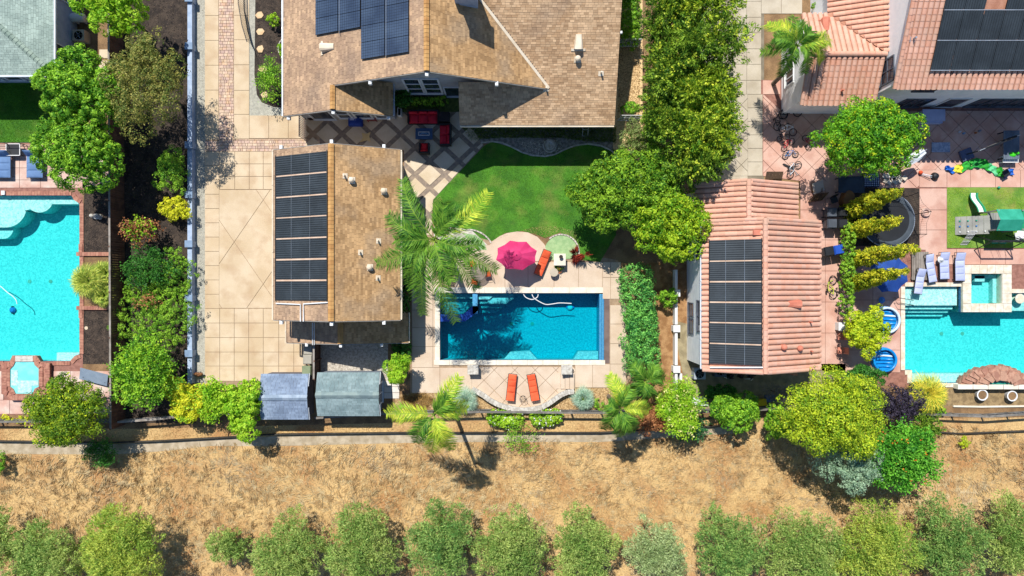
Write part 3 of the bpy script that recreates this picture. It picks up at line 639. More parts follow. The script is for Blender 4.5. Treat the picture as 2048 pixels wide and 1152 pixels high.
# surface relief
tag(pebbles('straw_clods', [(-60, 905), (2110, 860), (2110, 1170), (-60, 1170)], 4000, .04, M('clod', '#c7a676', '#8a6f4c', isl=.6)), kind='stuff')
blades('dry_grass', [(-60, 906), (240, 912), (420, 895), (800, 888), (1200, 887), (1500, 868), (1560, 845), (1800, 850), (2110, 866), (2110, 1175), (-60, 1175)], 60000, .26, .04, STRAW, lean=1.2, clumpy=.75)
tufts('dry_grass', [(-60, 906), (240, 912), (420, 895), (800, 888), (1200, 887), (1500, 868), (1560, 845), (1800, 850), (2110, 866), (2110, 1175), (-60, 1175)], 8500, 12, .36, .03, STRAW2)
blades('dry_grass', [(-60, 850), (250, 856), (800, 846), (1480, 838), (1480, 852), (1200, 866), (800, 866), (560, 870), (330, 882), (230, 886), (-60, 884)], 9000, .2, .03, STRAW, lean=1.0)
blades('grass', [(868, 403), (935, 328), (968, 294), (1060, 314), (1170, 292), (1232, 300), (1232, 470), (1200, 522), (1160, 518), (1150, 480), (1120, 465), (1090, 476), (1045, 462), (985, 482), (935, 460), (866, 440)], 60000, .075, .022, BLADE, z=.017, lean=.8, clumpy=.4)
blades('grass', rect(-30, 168, 114, 285), 26000, .07, .022, BLADE, z=.017, lean=.8)
blades('grass', rect(1894, 376, 2075, 495), 26000, .07, .022, BLADEY, z=.06, lean=.9, clumpy=.6)
blades('dry_patch', [(1030, 466), (1060, 455), (1110, 452), (1150, 462), (1155, 485), (1120, 466), (1090, 476), (1060, 468)], 2600, .07, .02, STRAW, z=.018, lean=.9)
blades('dry_patch', [(864, 402), (880, 392), (890, 410), (880, 432), (868, 425)], 900, .07, .02, STRAW, z=.018, lean=.9)
blades('ground_cover', [(925, 256), (1232, 256), (1232, 285), (1165, 282), (1120, 276), (1060, 276), (990, 276), (940, 280)], 9000, .14, .05, leafmat('cover', '#7d8f3a', '#4f6a28'), lean=.7)
pebbles('tan_gravel', rect(1236, 40, 1280, 236), 5000, .035, TANROCK, z=.011)
pebbles('tan_gravel', [(955, 786), (1150, 782), (1240, 778), (1240, 830), (955, 834)], 7000, .035, TANROCK, z=.014)
pebbles('grey_gravel', rect(389, -20, 411, 772), 9000, .018, STONE, z=.013)
pebbles('mulch_chips', rect(250, -20, 378, 840), 14000, .035, CHIP, z=.009)
pebbles('mulch_chips', [(514, -20), (568, -20), (568, 212), (530, 200), (514, 150)], 3500, .03, CHIP, z=.022)
pebbles('mulch_chips', rect(168, 376, 222, 508), 2500, .03, CHIP, z=.009)
pebbles('mulch_chips', rect(166, 620, 222, 728), 2500, .03, CHIP, z=.009)
pebbles('garden_stones', [(1040, 285), (1060, 310), (1100, 311), (1130, 296), (1115, 278)], 900, .04, STONE, z=.010)

# paving: one slab, one object, each under the surface it paves
def surf(name, region_rects, mat, z=.05, **k):
    r = bpy.data.objects.new(name, None); COL.objects.link(r); tag(r, kind='structure'); WL[r.name] = (Vector((0, 0, 0)), 0)
    if region_rects: slabs(r, 'slab', region_rects, mat, z, **k)
    return r
dw = surf('driveway', gridrects([410, 438], lin_(-68, 280, 7)) + gridrects([468, 499], [-70, 31, 80, 130, 181, 229, 278]) +
    gridrects([499, 538, 577, 606], [231, 277]) + gridrects([410, 439], lin_(303, 617, 11)) + gridrects([439, 470, 499, 527, 556], [303, 328, 353, 379]) +
    gridrects([410, 440, 469, 498, 527, 558], [617, 646, 675, 704, 732, 762]) + gridrects([558, 588, 612], [646, 675, 704, 732, 762]), CONC)
diag_slabs(dw, 'slab', rect(439, 380, 575, 616), (469, 400), 58, 84, CONC)
bricks_stuff('paver_border', rect(438, -100, 468, 303), .28, .22, PAVER, .048)
bricks_stuff('paver_border', rect(468, 279, 640, 303), .26, .2, PAVER, .048)
bricks_stuff('paver_border', rect(410, 282, 438, 303), .26, .2, PAVER, .048)
pt = surf('patio', [], PATIO)
diag_slabs(pt, 'slab', [(611, 214), (784, 214), (784, 224), (920, 224), (920, 190), (940, 186), (940, 250), (966, 290), (866, 400), (864, 470), (808, 470), (808, 300), (611, 300)], (772, 268), 29.2, 27.2, PATIO, gap=.34)
pd = surf('pool_deck', gridrects([824, 866], [500, 560, 620, 655, 693, 735]) + gridrects([866, 879], [560, 655, 693, 735]) + gridrects([910, 960, 1010, 1056], [490, 530, 575]) +
    gridrects([1056, 1108, 1157, 1205], [524, 575]) + gridrects([1205, 1221, 1242], [524, 555, 598]) + gridrects([1220, 1252], [610, 648, 687, 728, 768]) + gridrects([1150, 1185, 1220], [728, 775]) + gridrects([824, 880, 944], [735, 786]), DECK)
MB().prism([p for p in ground_poly([(978, 492), (985, 482), (1000, 472), (1015, 466), (1035, 463), (1056, 465), (1075, 474), (1088, 488), (1096, 500), (1100, 522), (1056, 523), (978, 523)])], .012, .046).build('round_slab', DECK, pd, local=True)
MB().prism(ground_poly([(868, 455), (905, 450), (945, 462), (975, 492), (975, 488), (908, 488), (908, 560), (868, 560)][:3] + [(962, 478), (975, 490), (908, 490), (868, 500)]), .012, .043).build('round_slab', GRANITE, pd, local=True)
diag_slabs(pd, 'slab', [(944, 734), (1150, 734), (1150, 778), (1128, 782), (1112, 796), (1085, 811), (1047, 817), (1010, 811), (985, 800), (955, 781), (944, 778)], (1050, 740), 20.5, 20.5, DECK)
nd = surf('neighbour_driveway', gridrects([1402, 1438, 1465, 1493, 1522], [-30, 3, 35, 66, 98, 129, 161, 189]) + gridrects([1495, 1525], [189, 216, 243, 270, 297, 324, 352]) + gridrects([1522, 1562, 1604], [-5, 28]) + gridrects([1436, 1495], [352, 362]), GREYC)
diag_slabs(nd, 'slab', rect(1410, 189, 1495, 352), (1482, 190), 20, 20, GREYC)
npat = surf('neighbour_patio', gridrects([1525, 1560], [161, 189]) + gridrects([1600, 1650, 1700], [363, 420, 480, 542, 604, 666, 728]) + gridrects([1838, 1893], [377, 420, 460, 500]) +
    gridrects([1838, 1893, 1940, 1990, 2040, 2090], [340, 375]) + gridrects([1850, 1912, 1960, 2010, 2060], [498, 529]) + gridrects([1690, 1745, 1800], [498, 550, 600, 650, 700, 745]), PINK)
diag_slabs(npat, 'slab', [(1526, 189), (1562, 222), (2120, 222), (2120, 340), (1838, 340), (1838, 376), (1600, 376), (1600, 362), (1526, 352)], (1560, 250), 21, 21, PINK)
lp = surf('left_patio', gridrects([-44, -2, 40, 82, 124, 166], [288, 318, 336, 360, 376]) + gridrects([166, 220], [310, 342, 375]) + gridrects([108, 142, 166, 222], [742, 764, 796, 828]) + gridrects([-60, -20, 20, 64, 108], [800, 828]) + gridrects([-60, -20, 8], [742, 770, 800]), PALEPINK)
ls = surf('stepping_stones', [(199, 99, 218, 117), (199, 121, 218, 139), (202, 145, 219, 160)], PATIO, z=.05)
ls2 = surf('stepping_pavers', gridrects([768, 784, 799], [761, 773, 785, 797]), M('white_paver', '#eee6dc', '#dcd2c6', rnd=.3), z=.06)

# ================================================================ main house
WP = Plane((-15.74, 0, 3.52), (-5.31, 0, 8.09), (-5.31, 10, 8.09))
EP = Plane((-5.31, 0, 8.09), (2.57, 0, 4.30), (2.57, 10, 4.30))
SP = Plane((0, 11.27, 3.35), (5, 11.27, 3.35), (0, 18.56, 6.52))
SE = Plane((-11.91, 0, 5.2), (-8.2, 0, 3.575), (-8.2, 9, 3.575))
house = thing('brown_shingle_house', 'large house with brown and tan shingle gables, solar panels and shaded back windows', 'house', (-5, 18, 0))
P = lambda pl, l: [pl.pt(x, y) for x, y in l]
r1 = shingle_roof(house, P(WP, [(-15.74, 11.84), (-11.91, 11.84), (-11.91, 13.47), (-5.31, 13.47), (-5.31, 26), (-15.74, 26)]), DARKDECK, SHING)
r2 = shingle_roof(house, P(EP, [(-5.31, 13.47), (2.57, 13.47), (-5.31, 22.29)]), DARKDECK, SHINGT)
r3 = shingle_roof(house, P(SP, [(-3.62, 11.27), (7.09, 11.27), (7.09, 22.29), (-5.2, 22.29), (2.3, 13.9), (-3.62, 13.9)]), DARKDECK, SHING2, lift=.02)
r4 = shingle_roof(house, P(SE, [(-11.91, 11.84), (-8.2, 11.84), (-8.2, 14.1), (-11.91, 14.1)]), DARKDECK, SHINGT)
MB().slab3([(-5.3, 22.3, 8.06), (7.09, 22.3, 8.06), (7.09, 28, 5.6), (-5.3, 28, 5.6)], .15).build('roof', SHING, house)
caps(r1.parent, 'ridge_cap', (-5.31, 13.5, 8.11), (-5.31, 25.9, 8.11), CAPM, ln=.26, r=.17, shape='v')
caps(r4.parent, 'ridge_cap', (-11.91, 11.88, 5.22), (-11.91, 13.45, 5.22), CAPM, ln=.26, r=.17, shape='v')
a, b = EP.pt(2.5, 13.5), EP.pt(-5.2, 22.15)
d = (b - a); sv = Vector((-d.y, d.x, 0)).normalized() * .09
MB().slab3([a - sv + Vector((0, 0, .05)), a + sv + Vector((0, 0, .06)), b + sv + Vector((0, 0, .06)), b - sv + Vector((0, 0, .05))], .03).build('valley_flashing', CREAM, house)
FASC = M('fascia', '#9f8e80', '#8c7c70')
def rake(par, a, b, mat, dz=-.13, w_=.035, hh=.2, name='rake_board', off=(0, -.03, 0)):
    a, b = Vector(a) + Vector(off) + Vector((0, 0, dz)), Vector(b) + Vector(off) + Vector((0, 0, dz)); d = (b - a).normalized(); x = d.cross(Vector((0, 0, 1))).normalized(); m = Matrix((x, d, x.cross(d))).transposed()
    return MB().box((a + b) / 2, (w_, (b - a).length, hh), m=m).build(name, mat, par)
rake(house, (-5.31, 13.47, 8.09), (-11.9, 13.47, 5.2), RAKEM); rake(house, (-5.31, 13.47, 8.09), (2.57, 13.47, 4.3), RAKEM)
rake(house, (-15.74, 11.84, 3.52), (-11.91, 11.84, 5.2), RAKEM); rake(house, (-11.91, 11.84, 5.2), (-8.2, 11.84, 3.575), RAKEM)
HW = M('house_wall', '#b9bdc4', '#a8acb4', ns=3, var=.06, bump=.2)
MB().prism([(-15.3, 12.5), (-8.6, 12.5), (-8.6, 14.2), (-3.3, 14.2), (-3.3, 12.0), (6.7, 12.0), (6.7, 27.5), (-15.3, 27.5)], 0, 3.25).build('wall', HW, house)
wall_poly(house, 'wall', [(-15.25, 12.5, 3.25), (-8.6, 12.5, 3.25), (-8.65, 12.5, 3.6), (-11.91, 12.5, 5.02), (-15.25, 12.5, 3.55)], (0, 1, 0), .15, HW)
wall_poly(house, 'wall', [(-11.4, 14.2, 3.26), (2.4, 14.2, 3.26), (2.3, 14.2, 4.2), (-5.31, 14.2, 7.85), (-11.4, 14.2, 5.2)], (0, 1, 0), .15, HW)
window(house, (-7.45, 14.2), (-6.35, 14.2), .9, 4.2, (0, -1, 0), 1, 3, TRIMG, GLASS, .12)
window(house, (-6.2, 14.2), (-5.05, 14.2), .9, 4.2, (0, -1, 0), 1, 3, TRIMG, GLASS, .12)
window(house, (-4.85, 14.2), (-3.7, 14.2), .1, 2.3, (0, -1, 0), 1, 1, TRIMG, GLASS, .1, name='door')
window(house, (-14.6, 12.5), (-13.0, 12.5), .1, 2.4, (0, -1, 0), 1, 1, TRIMG, GLASS, .1, name='door')
window(house, (-12.6, 12.5), (-11.7, 12.5), .5, 2.5, (0, -1, 0), 1, 2, TRIMG, GLASS, .12)
window(house, (-11.4, 12.5), (-10.2, 12.5), .5, 2.5, (0, -1, 0), 1, 2, TRIMG, GLASS, .12)
window(house, (-9.9, 12.5), (-9.1, 12.5), .5, 2.5, (0, -1, 0), 1, 2, TRIMG, GLASS, .12)
for x, y, z in [(-11.91, 11.74, 5.0), (-15.4, 11.74, 3.45), (-8.5, 11.74, 3.5), (-5.31, 13.35, 7.9), (-9.2, 13.35, 6.2), (-1.0, 13.35, 5.9)]:
    MB().box((x, y, z - .05), (.2, .28, .28)).build('beam_end', WHITE, house)
def gutter(par, a, b, mat=WHITE, r=.07):
    MB().tube([a, b], r, 6).build('gutter', mat, par)
    a, b = Vector(a), Vector(b); m = max(2, int((b - a).length / 1.9))
    for i in range(m + 1):
        q = a.lerp(b, i / m); MB().box(q + Vector((0, 0, .06)), (.09, .09, .05)).build('gutter_strap', mat, par)
gutter(house, (-15.82, 11.9, 3.44), (-15.82, 25.9, 3.44), SILV); gutter(house, (-3.55, 11.17, 3.3), (7.0, 11.17, 3.3), CREAM); gutter(house, (-8.12, 11.9, 3.5), (-8.12, 14, 3.5), SILV, .05)
MB().box((7.16, 16.8, 5.6), (.16, .16, .2)).build('beam_end', WHITE, house)
# chimney
cp = W(935, -6, 8.2); ch = MB().box((cp.x, cp.y + .5, 7.9), (1.15, 1.1, 3.6)); ch.box((cp.x, cp.y + .5, 9.75), (1.35, 1.3, .18)); ch.box((cp.x - .45, cp.y + .4, 7.2), (.8, .8, 1.8)).build('chimney', GREYW, house)
# roof vents on the shingle roofs
def vent(par, pl, px, py, kind, mat=CREAM):
    q = pl.at(px, py); n = pl.n; _ = n
    u = Vector((0, 0, 1)).cross(n).normalized(); v = n.cross(u).normalized(); m3 = Matrix((u, v, n)).transposed()
    m = MB(); m.box(q + n * .03, (.36, .32, .02) if kind != 'dome' else (.46, .4, .02), m=m3)
    if kind == 'dome': m.lathe(q + n * .03, [(.09, 0), (.09, .22), (.2, .22), (.19, .3), (.12, .38), (.02, .41)], 12)
    elif kind == 'pipe': m.cyl(q, .06, .42, 10)
    elif kind == 'dormer':
        m = MB(); m.box(q - v * .42 + n * .04, (.95, .16, .05), m=m3)
        k = [q + u * s * wd + v * y + n * z for y, wd, zz in ((-.35, .32, .42), (.55, .2, .1)) for s, z in ((-1, .03), (-.8, zz * .8), (-.4, zz), (.4, zz), (.8, zz * .8), (1, .03))]
        m.add(k, [(i, i + 1, i + 7, i + 6) for i in range(5)] + [(6, 7, 8, 9, 10, 11)])
        o = m.build('roof_vent', mat, par); k2 = [q + u * s * .29 - v * .33 + n * z for s, z in ((-1, .05), (-.8, .32), (-.4, .39), (.4, .39), (.8, .32), (1, .05))]
        MB().add(k2, [(0, 1, 2, 3, 4, 5)]).build('vent_mouth', BLACK, o); return o
    return m.build('roof_vent', mat, par)
vent(house, WP, 655, 95, 'dormer'); vent(house, SP, 1157, 86, 'dormer'); vent(house, SP, 1155, 119, 'dome')
vent(house, SP, 1202, 147, 'pipe'); vent(house, SP, 1092, 178, 'pipe')
# photovoltaic array on the west slope
pv = thing('solar_array', 'photovoltaic array of dark blue panels on the brown roof slope', 'solar panels', WP.at(726, 60, .1))
def pvpanel(x0, x1, y1, y0):
    A, B = WP.at((x0 + x1) / 2, y1), WP.at((x0 + x1) / 2, y0); X0, X1 = WP.at(x0, (y0 + y1) / 2).x + .02, WP.at(x1, (y0 + y1) / 2).x - .02
    q = [WP.pt(x, y) + WP.n * .16 for x, y in ((X0, A.y + .012), (X1, A.y + .012), (X1, B.y - .012), (X0, B.y - .012))]
    o = MB().slab3(q, .05).build('panel', PVF, pv); u = (q[1] - q[0]) / 10; v = (q[3] - q[0]) / 6; m = MB()
    for i in range(10):
        for j in range(6): s = q[0] + u * (i + .06) + v * (j + .06) + WP.n * .004; m.slab3([s, s + u * .9, s + u * .9 + v * .9, s + v * .9], .003)
    m.build('cells', PVM, o)
XS = [633.5, 678.5, 723.5]; yb = [71 - 33 * i for i in range(6)]
for i in range(2):
    for j in range(4): pvpanel(XS[i], XS[i + 1], (63.5 if i == 0 else 55.5) + 4.5 * 0 - 33 * j + (4.5 if i == 0 else 4.5), (63.5 if i == 0 else 55.5) + 4.5 - 33 * (j + 1))
XS2 = [724.5, 772, 820]
for i in range(2):
    for j in range(6): pvpanel(XS2[i], XS2[i + 1], (116.5, 109.5)[i] - 33.3 * j, (116.5, 109.5)[i] - 33.3 * (j + 1))
for x in (678.5, 772): 
    a, b = WP.at(x, (68 if x < 700 else 112), .165), WP.at(x, -60, .165); MB().tube([a, (a.x, b.y, a.z)], .018, 4).build('seam', SILV, pv)

# ================================================================ garage with pool heating mats
gar = thing('garage', 'garage with tan shingle gable roof beside the tiled driveway', 'garage', (-11.8, 3.5, 0))
GW = Plane((-16.18, 0, 4.2), (-11.73, 0, 6.26), (-11.73, 5, 6.26)); GE = Plane((-11.73, 0, 6.26), (-7.58, 0, 4.3), (-7.58, 5, 4.3))
g1 = shingle_roof(gar, P(GW, [(-16.18, -2.17), (-11.73, -2.17), (-11.73, 9.36), (-16.18, 9.36)]), DARKDECK, SHING)
g2 = shingle_roof(gar, P(GE, [(-11.73, -2.17), (-7.58, -2.17), (-7.58, 9.36), (-11.73, 9.36)]), DARKDECK, SHINGT)
caps(g2.parent, 'ridge_cap', (-11.73, -2.15, 6.28), (-11.73, 9.34, 6.28), CAPM, ln=.26, r=.19, shape='v')
MB().prism([(-15.8, -1.75), (-8.0, -1.75), (-8.0, 9.0), (-15.8, 9.0)], 0, 4.1).build('wall', TANW, gar)
for y, s in ((-1.75, 1), (8.85, 1)): wall_poly(gar, 'wall', [(-15.8, y, 4.1), (-8.0, y, 4.1), (-8.02, y, 4.25), (-11.73, y, 6.05), (-15.75, y, 4.2)], (0, 1, 0), .15, TANW)
for y, o_ in ((-2.17, -.03), (9.36, .03)):
    rake(gar, (-16.18, y, 4.2), (-11.73, y, 6.26), RAKEM, off=(0, o_, 0)); rake(gar, (-7.58, y, 4.3), (-11.73, y, 6.26), RAKEM, off=(0, o_, 0))
    for x, z in ((-15.6, 4.35), (-11.73, 6.1), (-8.6, 4.65)): MB().box((x, y + o_ * 5, z - .05), (.2, .26, .26)).build('beam_end', WHITE, gar)
gutter(gar, (-16.26, -2.1, 4.12), (-16.26, 9.3, 4.12), CREAM, .07); gutter(gar, (-7.5, -2.1, 4.22), (-7.5, 9.3, 4.22), CREAM, .07)
for px, py, k in ((690, 352, 'pipe'), (704, 361, 'dome'), (768, 383, 'dome'), (757, 482, 'pipe'), (721, 505, 'pipe'), (740, 535, 'dome'), (756, 556, 'pipe')): vent(gar, GE, px, py, k)
# lower wing
L1 = Plane((-16.05, 0, 1.95), (-11.9, 0, 3.2), (-11.9, 5, 3.2)); L2 = Plane((-11.9, 0, 3.2), (-7.4, 0, 1.95), (-7.4, 5, 1.95))
shingle_roof(gar, P(L1, [(-16.05, -3.9), (-11.9, -3.9), (-11.9, -1.78), (-16.05, -1.78)]), DARKDECK, SHING)
l2 = shingle_roof(gar, P(L2, [(-11.9, -3.9), (-7.4, -3.9), (-7.4, -1.78), (-11.9, -1.78)]), DARKDECK, SHINGT)
caps(l2.parent, 'ridge_cap', (-11.9, -3.87, 3.22), (-11.9, -1.9, 3.22), CAPM, ln=.26, r=.19, shape='v')
MB().prism([(-14.7, -3.3), (-7.9, -3.3), (-7.9, -1.76), (-14.7, -1.76)], 0, 1.9).build('wall', TANW, gar)
rake(gar, (-16.05, -3.9, 1.95), (-11.9, -3.9, 3.2), RAKEM); rake(gar, (-7.4, -3.9, 1.95), (-11.9, -3.9, 3.2), RAKEM)
for x, z in ((-14.5, 2.3), (-11.9, 3.05), (-9.2, 2.3)): MB().box((x, -4.0, z), (.18, .24, .22)).build('beam_end', WHITE, gar)
gutter(gar, (-16.13, -3.85, 1.88), (-16.13, -2.3, 1.88), CREAM, .05); gutter(gar, (-7.32, -3.85, 1.88), (-7.32, -1.8, 1.88), CREAM, .05)
def heat_mats(name, label, pl, x0, x1, rows, group=None, dirx=True):
    c = pl.at((x0 + x1) / 2, (rows[0][0] + rows[-1][1]) / 2, .05); r = thing(name, label, 'solar mats', c, 0, group)
    for k, (ya, yb_) in enumerate(rows):
        A, B = pl.at(x1, ya), pl.at(x1, yb_); X0, X1 = pl.at(x0, (ya + yb_) / 2).x, pl.at(x1, (ya + yb_) / 2).x
        q = [pl.pt(x, y) + pl.n * .09 for x, y in ((X0, B.y), (X1, B.y), (X1, A.y), (X0, A.y))]
        o = MB().slab3(q, .03).build('mat', MAT_, r); m = MB(); n_ = 9
        for i in range(n_):
            f = (i + .5) / n_; a, b = q[0].lerp(q[3], f) + pl.n * .012, q[1].lerp(q[2], f) + pl.n * .012; m.tube([a, b], .016, 4)
        m.build('tube', RIB, o)
        hp = MB()
        for f in (.32, .68): a, b = q[0].lerp(q[1], f) + pl.n * .03, q[3].lerp(q[2], f) + pl.n * .03; hp.tube([a, b], .012, 4)
        hp.build('strap', SILV, o)
        for e in ((q[0], q[3]), (q[1], q[2])): MB().tube([e[0] - (e[1] - e[0]) * .06 + pl.n * .02, e[1] + (e[1] - e[0]) * .06 + pl.n * .02], .03, 6).build('header_pipe', BLACK, r)
        if k < len(rows) - 1:
            yc = pl.at(x1, (yb_ + rows[k + 1][0]) / 2).y; MB().slab3([pl.pt(X0, yc - .07) + pl.n * .05, pl.pt(X1, yc - .07) + pl.n * .05, pl.pt(X1, yc + .07) + pl.n * .05, pl.pt(X0, yc + .07) + pl.n * .05], .02).build('hold_down_bar', M('bar', '#e6c9b0', '#d5b498'), r)
    return r
hm = heat_mats('pool_heating_mats', 'seven black pool heating mats in a column on the garage roof', GW, 553, 656, [(302.5, 342), (345.5, 386), (389.5, 429), (432, 472), (475.5, 515), (519, 558), (562, 601)])
pp = MB().tube([GW.at(552, 607, .1), GW.at(601, 609, .1), GW.at(601, 643, .1)], .045, 6).build('pipe', WHITE, hm)
MB().tube([GW.at(656, 605, .1), GW.at(607, 608, .1), GW.at(607, 643, .1)], .045, 6).build('pipe', WHITE, hm)
for x in (625, 628.5): MB().tube([L1.at(x, 645, .1), L1.at(x, 690, .1)], .03, 6).build('pipe', WHITE, hm)

# ================================================================ sage roofed house, top left
lh = thing('sage_roof_house', 'blue grey stucco house with sage green hip roof at the upper corner', 'house', (-38, 21, 0))
ZE = 3.4; hs = .36
hz = lambda x, y: ZE + hs * min(-31.63 - x, y - 14.7)
h1 = shingle_roof(lh, [(x, y, hz(x, y)) for x, y in [(-50, 14.7), (-31.63, 14.7), (-39.63, 22.7), (-50, 22.7)]], DARKDECK, SHINGG)
h2 = shingle_roof(lh, [(x, y, hz(x, y)) for x, y in [(-31.63, 14.7), (-31.63, 28), (-39.63, 28), (-39.63, 22.7)]], DARKDECK, SHINGG)
caps(h1.parent, 'hip_cap', (-31.7, 14.77, ZE + .05), (-39.6, 22.67, ZE + 8 * hs + .03), CAPG, ln=.28, r=.17, shape='v')
MB().prism([(-50, 15.2), (-32.2, 15.2), (-32.2, 27), (-50, 27)], 0, 3.3).build('wall', GREYW, lh)
MB().box((-31.58, 21.3, 3.33), (.12, 13.3, .16)).build('gutter', TRIMG, lh); MB().box((-41, 14.64, 3.33), (18.9, .12, .16)).build('gutter', TRIMG, lh)
for x in (-38.2, -36.6, -35.0, -33.6): window(lh, (x, 15.2), (x + 1.15, 15.2), .8, 2.3, (0, -1, 0), 1, 1, TRIMG, GLASS, .12)
window(lh, (-32.2, 16.0), (-32.2, 17.3), .6, 2.4, (1, 0, 0), 2, 1, TRIMG, GLASS, .1); window(lh, (-32.2, 20.6), (-32.2, 21.8), 1.2, 2.4, (1, 0, 0), 1, 1, TRIMG, GLASS, .1)

# ================================================================ pool house with clay tiles
ph = thing('tiled_pool_house', 'long outbuilding with pink clay tile roof and a white side wall', 'outbuilding', (16.5, 0, 0))
budget = [300]
M1 = Plane((12.81, 0, 4.6), (16.38, 0, 6.3), (16.38, 5, 6.3)); M2 = Plane((16.38, 0, 6.3), (20.95, 0, 4.05), (20.95, 5, 4.05))
t2 = tile_roof(ph, P(M2, [(16.38, -5.5), (20.95, -5.5), (20.95, 4.47), (16.38, 4.47)]), TILED, TILEM, budget)
t1 = tile_roof(ph, P(M1, [(12.81, -5.5), (16.38, -5.5), (16.38, 4.47), (12.81, 4.47)]), TILED, TILEM, budget)
N1 = Plane((12.4, 0, 4.0), (15.6, 0, 5.5), (15.6, 5, 5.5)); N2 = Plane((15.6, 0, 5.5), (19.55, 0, 3.7), (19.55, 5, 3.7))
tile_roof(ph, P(N1, [(12.4, 4.3), (15.6, 4.3), (15.6, 7.1), (12.4, 7.1)]), TILED, TILEM, budget)
t4 = tile_roof(ph, P(N2, [(15.6, 4.3), (19.55, 4.3), (19.55, 7.1), (15.6, 7.1)]), TILED, TILEM, budget)
caps(t2, 'ridge_tile', (16.38, -5.55, 6.36), (16.38, 4.5, 6.36), TILEM, ln=.4, r=.17); caps(t4, 'ridge_tile', (15.6, 4.35, 5.55), (15.6, 7.15, 5.55), TILEM, ln=.4, r=.17)
for pl, xa, xb, y in ((M1, 12.81, 16.3, -5.5), (M2, 20.95, 16.46, -5.5), (M1, 12.81, 16.3, 4.47), (M2, 20.95, 16.46, 4.47), (N1, 12.4, 15.5, 7.1), (N2, 19.55, 15.7, 7.1)):
    caps(ph, 'rake_tile', pl.pt(xa, y) + Vector((0, 0, .05)), pl.pt(xb, y) + Vector((0, 0, .05)), TILEM, ln=.4, r=.13)
MB().prism([(12.95, -5.3), (20.6, -5.3), (20.6, 4.3), (12.95, 4.3)], 0, 3.95).build('wall', WHITEW, ph)
MB().prism([(12.95, -5.3), (13.25, -5.3), (13.25, 4.3), (12.95, 4.3)], 3.95, 4.52).build('wall', WHITEW, ph)
for y in (-5.3, 4.15): wall_poly(ph, 'wall', [(13.25, y, 3.95), (20.6, y, 3.95), (16.38, y, 6.05), (13.25, y, 4.6)], (0, 1, 0), .15, WHITEW)
MB().prism([(12.7, 4.3), (19.2, 4.3), (19.2, 6.8), (12.7, 6.8)], 0, 3.6).build('wall', WHITEW, ph)
for y0, y1 in ((-2.05, -1.1), (-3.3, -2.25)): window(ph, (12.95, y0), (12.95, y1), .7, 1.9, (-1, 0, 0), 1, 2, DARKF, GLASS, .09)
for y0, y1 in ((-3.0, -.9), (2.0, 3.7)): window(ph, (12.95, y0), (12.95, y1), 3.0, 4.0, (-1, 0, 0), 2, 1, DARKF, GLASS, .09)
gutter(ph, (12.72, -5.4, 4.5), (12.72, 4.4, 4.5), TRIMG, .05)
MB().box((19.9, -6.0, .02 + 1.3), (.3, .3, 2.6)).build('porch_post', TILED, ph)
TV = M('terracotta_vent', '#dc8a70', '#c9765e'); vent(ph, M2, 1587, 608, 'dormer', TV); vent(ph, M2, 1565, 694, 'dome', TV); vent(ph, M2, 1597, 696, 'dome', TV); vent(ph, M2, 1620, 702, 'pipe', TV); vent(ph, M2, 1619, 644, 'pipe', TV)
a = M1.at(1514, 465, .12); MB().box(a, (.5, .35, .12)).build('roof_vent', TV, ph)
hm2 = heat_mats('pool_heating_mats', 'six black pool heating mats in a column on the clay tile roof', Plane((12.81, 0, 4.72), (16.38, 0, 6.42), (16.38, 5, 6.42)), 1419, 1524, [(478, 519), (522, 561), (564.5, 603), (606.5, 645), (648, 688), (691, 731)])
MB().tube([M1.at(1420, 735, .25), M1.at(1526, 735, .25)], .05, 6).build('pipe', WHITE, hm2)

# ================================================================ white house with clay tiles, top right
wh = thing('tiled_white_house', 'two storey white stucco house with orange clay tile roofs', 'house', (30, 18, 0))
budget = [300]
A1 = Plane((20, 12.63, 3.4), (25, 12.63, 3.4), (20, 15.7, 4.7)); A2 = Plane((20, 15.7, 4.7), (25, 15.7, 4.7), (20, 18.9, 3.4)); A3 = Plane((21.8, 16, 3.4), (25.1, 16, 4.79), (25.1, 24, 4.79)); UP = Plane((25, 13.03, 5.8), (30, 13.03, 5.8), (25, 23.03, 10))
u1 = tile_roof(wh, P(A1, [(19.98, 12.63), (25.1, 12.63), (25.1, 15.7), (19.98, 15.7)]), TILED, TILEM, budget)
tile_roof(wh, P(UP, [(25.03, 13.03), (27.4, 13.03), (27.4, 24), (25.03, 24)]), TILED, TILEM, budget)
tile_roof(wh, P(UP, [(27.4, 13.03), (46, 13.03), (46, 15.0), (27.4, 15.0)]), TILED, TILEM, budget)
MB().slab3(P(UP, [(27.4, 15.0), (46, 15.0), (46, 24), (27.4, 24)]), .16).build('roof', TILED, wh)
tile_roof(wh, P(A2, [(19.98, 15.7), (25.1, 15.7), (21.85, 18.9), (19.98, 18.9)]), TILED, TILEM, budget)
tile_roof(wh, P(A3, [(21.8, 18.9), (25.1, 15.75), (25.1, 24), (21.8, 24)]), TILED, TILEM, budget)
caps(u1, 'ridge_tile', (19.95, 15.7, 4.76), (25.1, 15.7, 4.76), TILEM, ln=.4, r=.17)
caps(wh, 'rake_tile', UP.pt(25.03, 13.03) + Vector((0, 0, .06)), UP.pt(25.03, 23.9) + Vector((0, 0, .06)), TILEM, ln=.4, r=.13)
caps(wh, 'rake_tile', A1.pt(19.98, 12.63) + Vector((0, 0, .06)), A1.pt(19.98, 15.6) + Vector((0, 0, .06)), TILEM, ln=.4, r=.13)
MB().prism([(19.95, 12.9), (25.2, 12.9), (25.2, 18.6), (22.1, 18.6), (22.1, 24), (26, 24), (26, 13.4), (46, 13.4), (46, 24), (22.0, 24.2), (19.95, 18.6)][:3] + [(25.2, 24), (22.1, 24), (22.1, 18.6), (19.95, 18.6)], 0, 3.3).build('wall', WHITEW, wh)
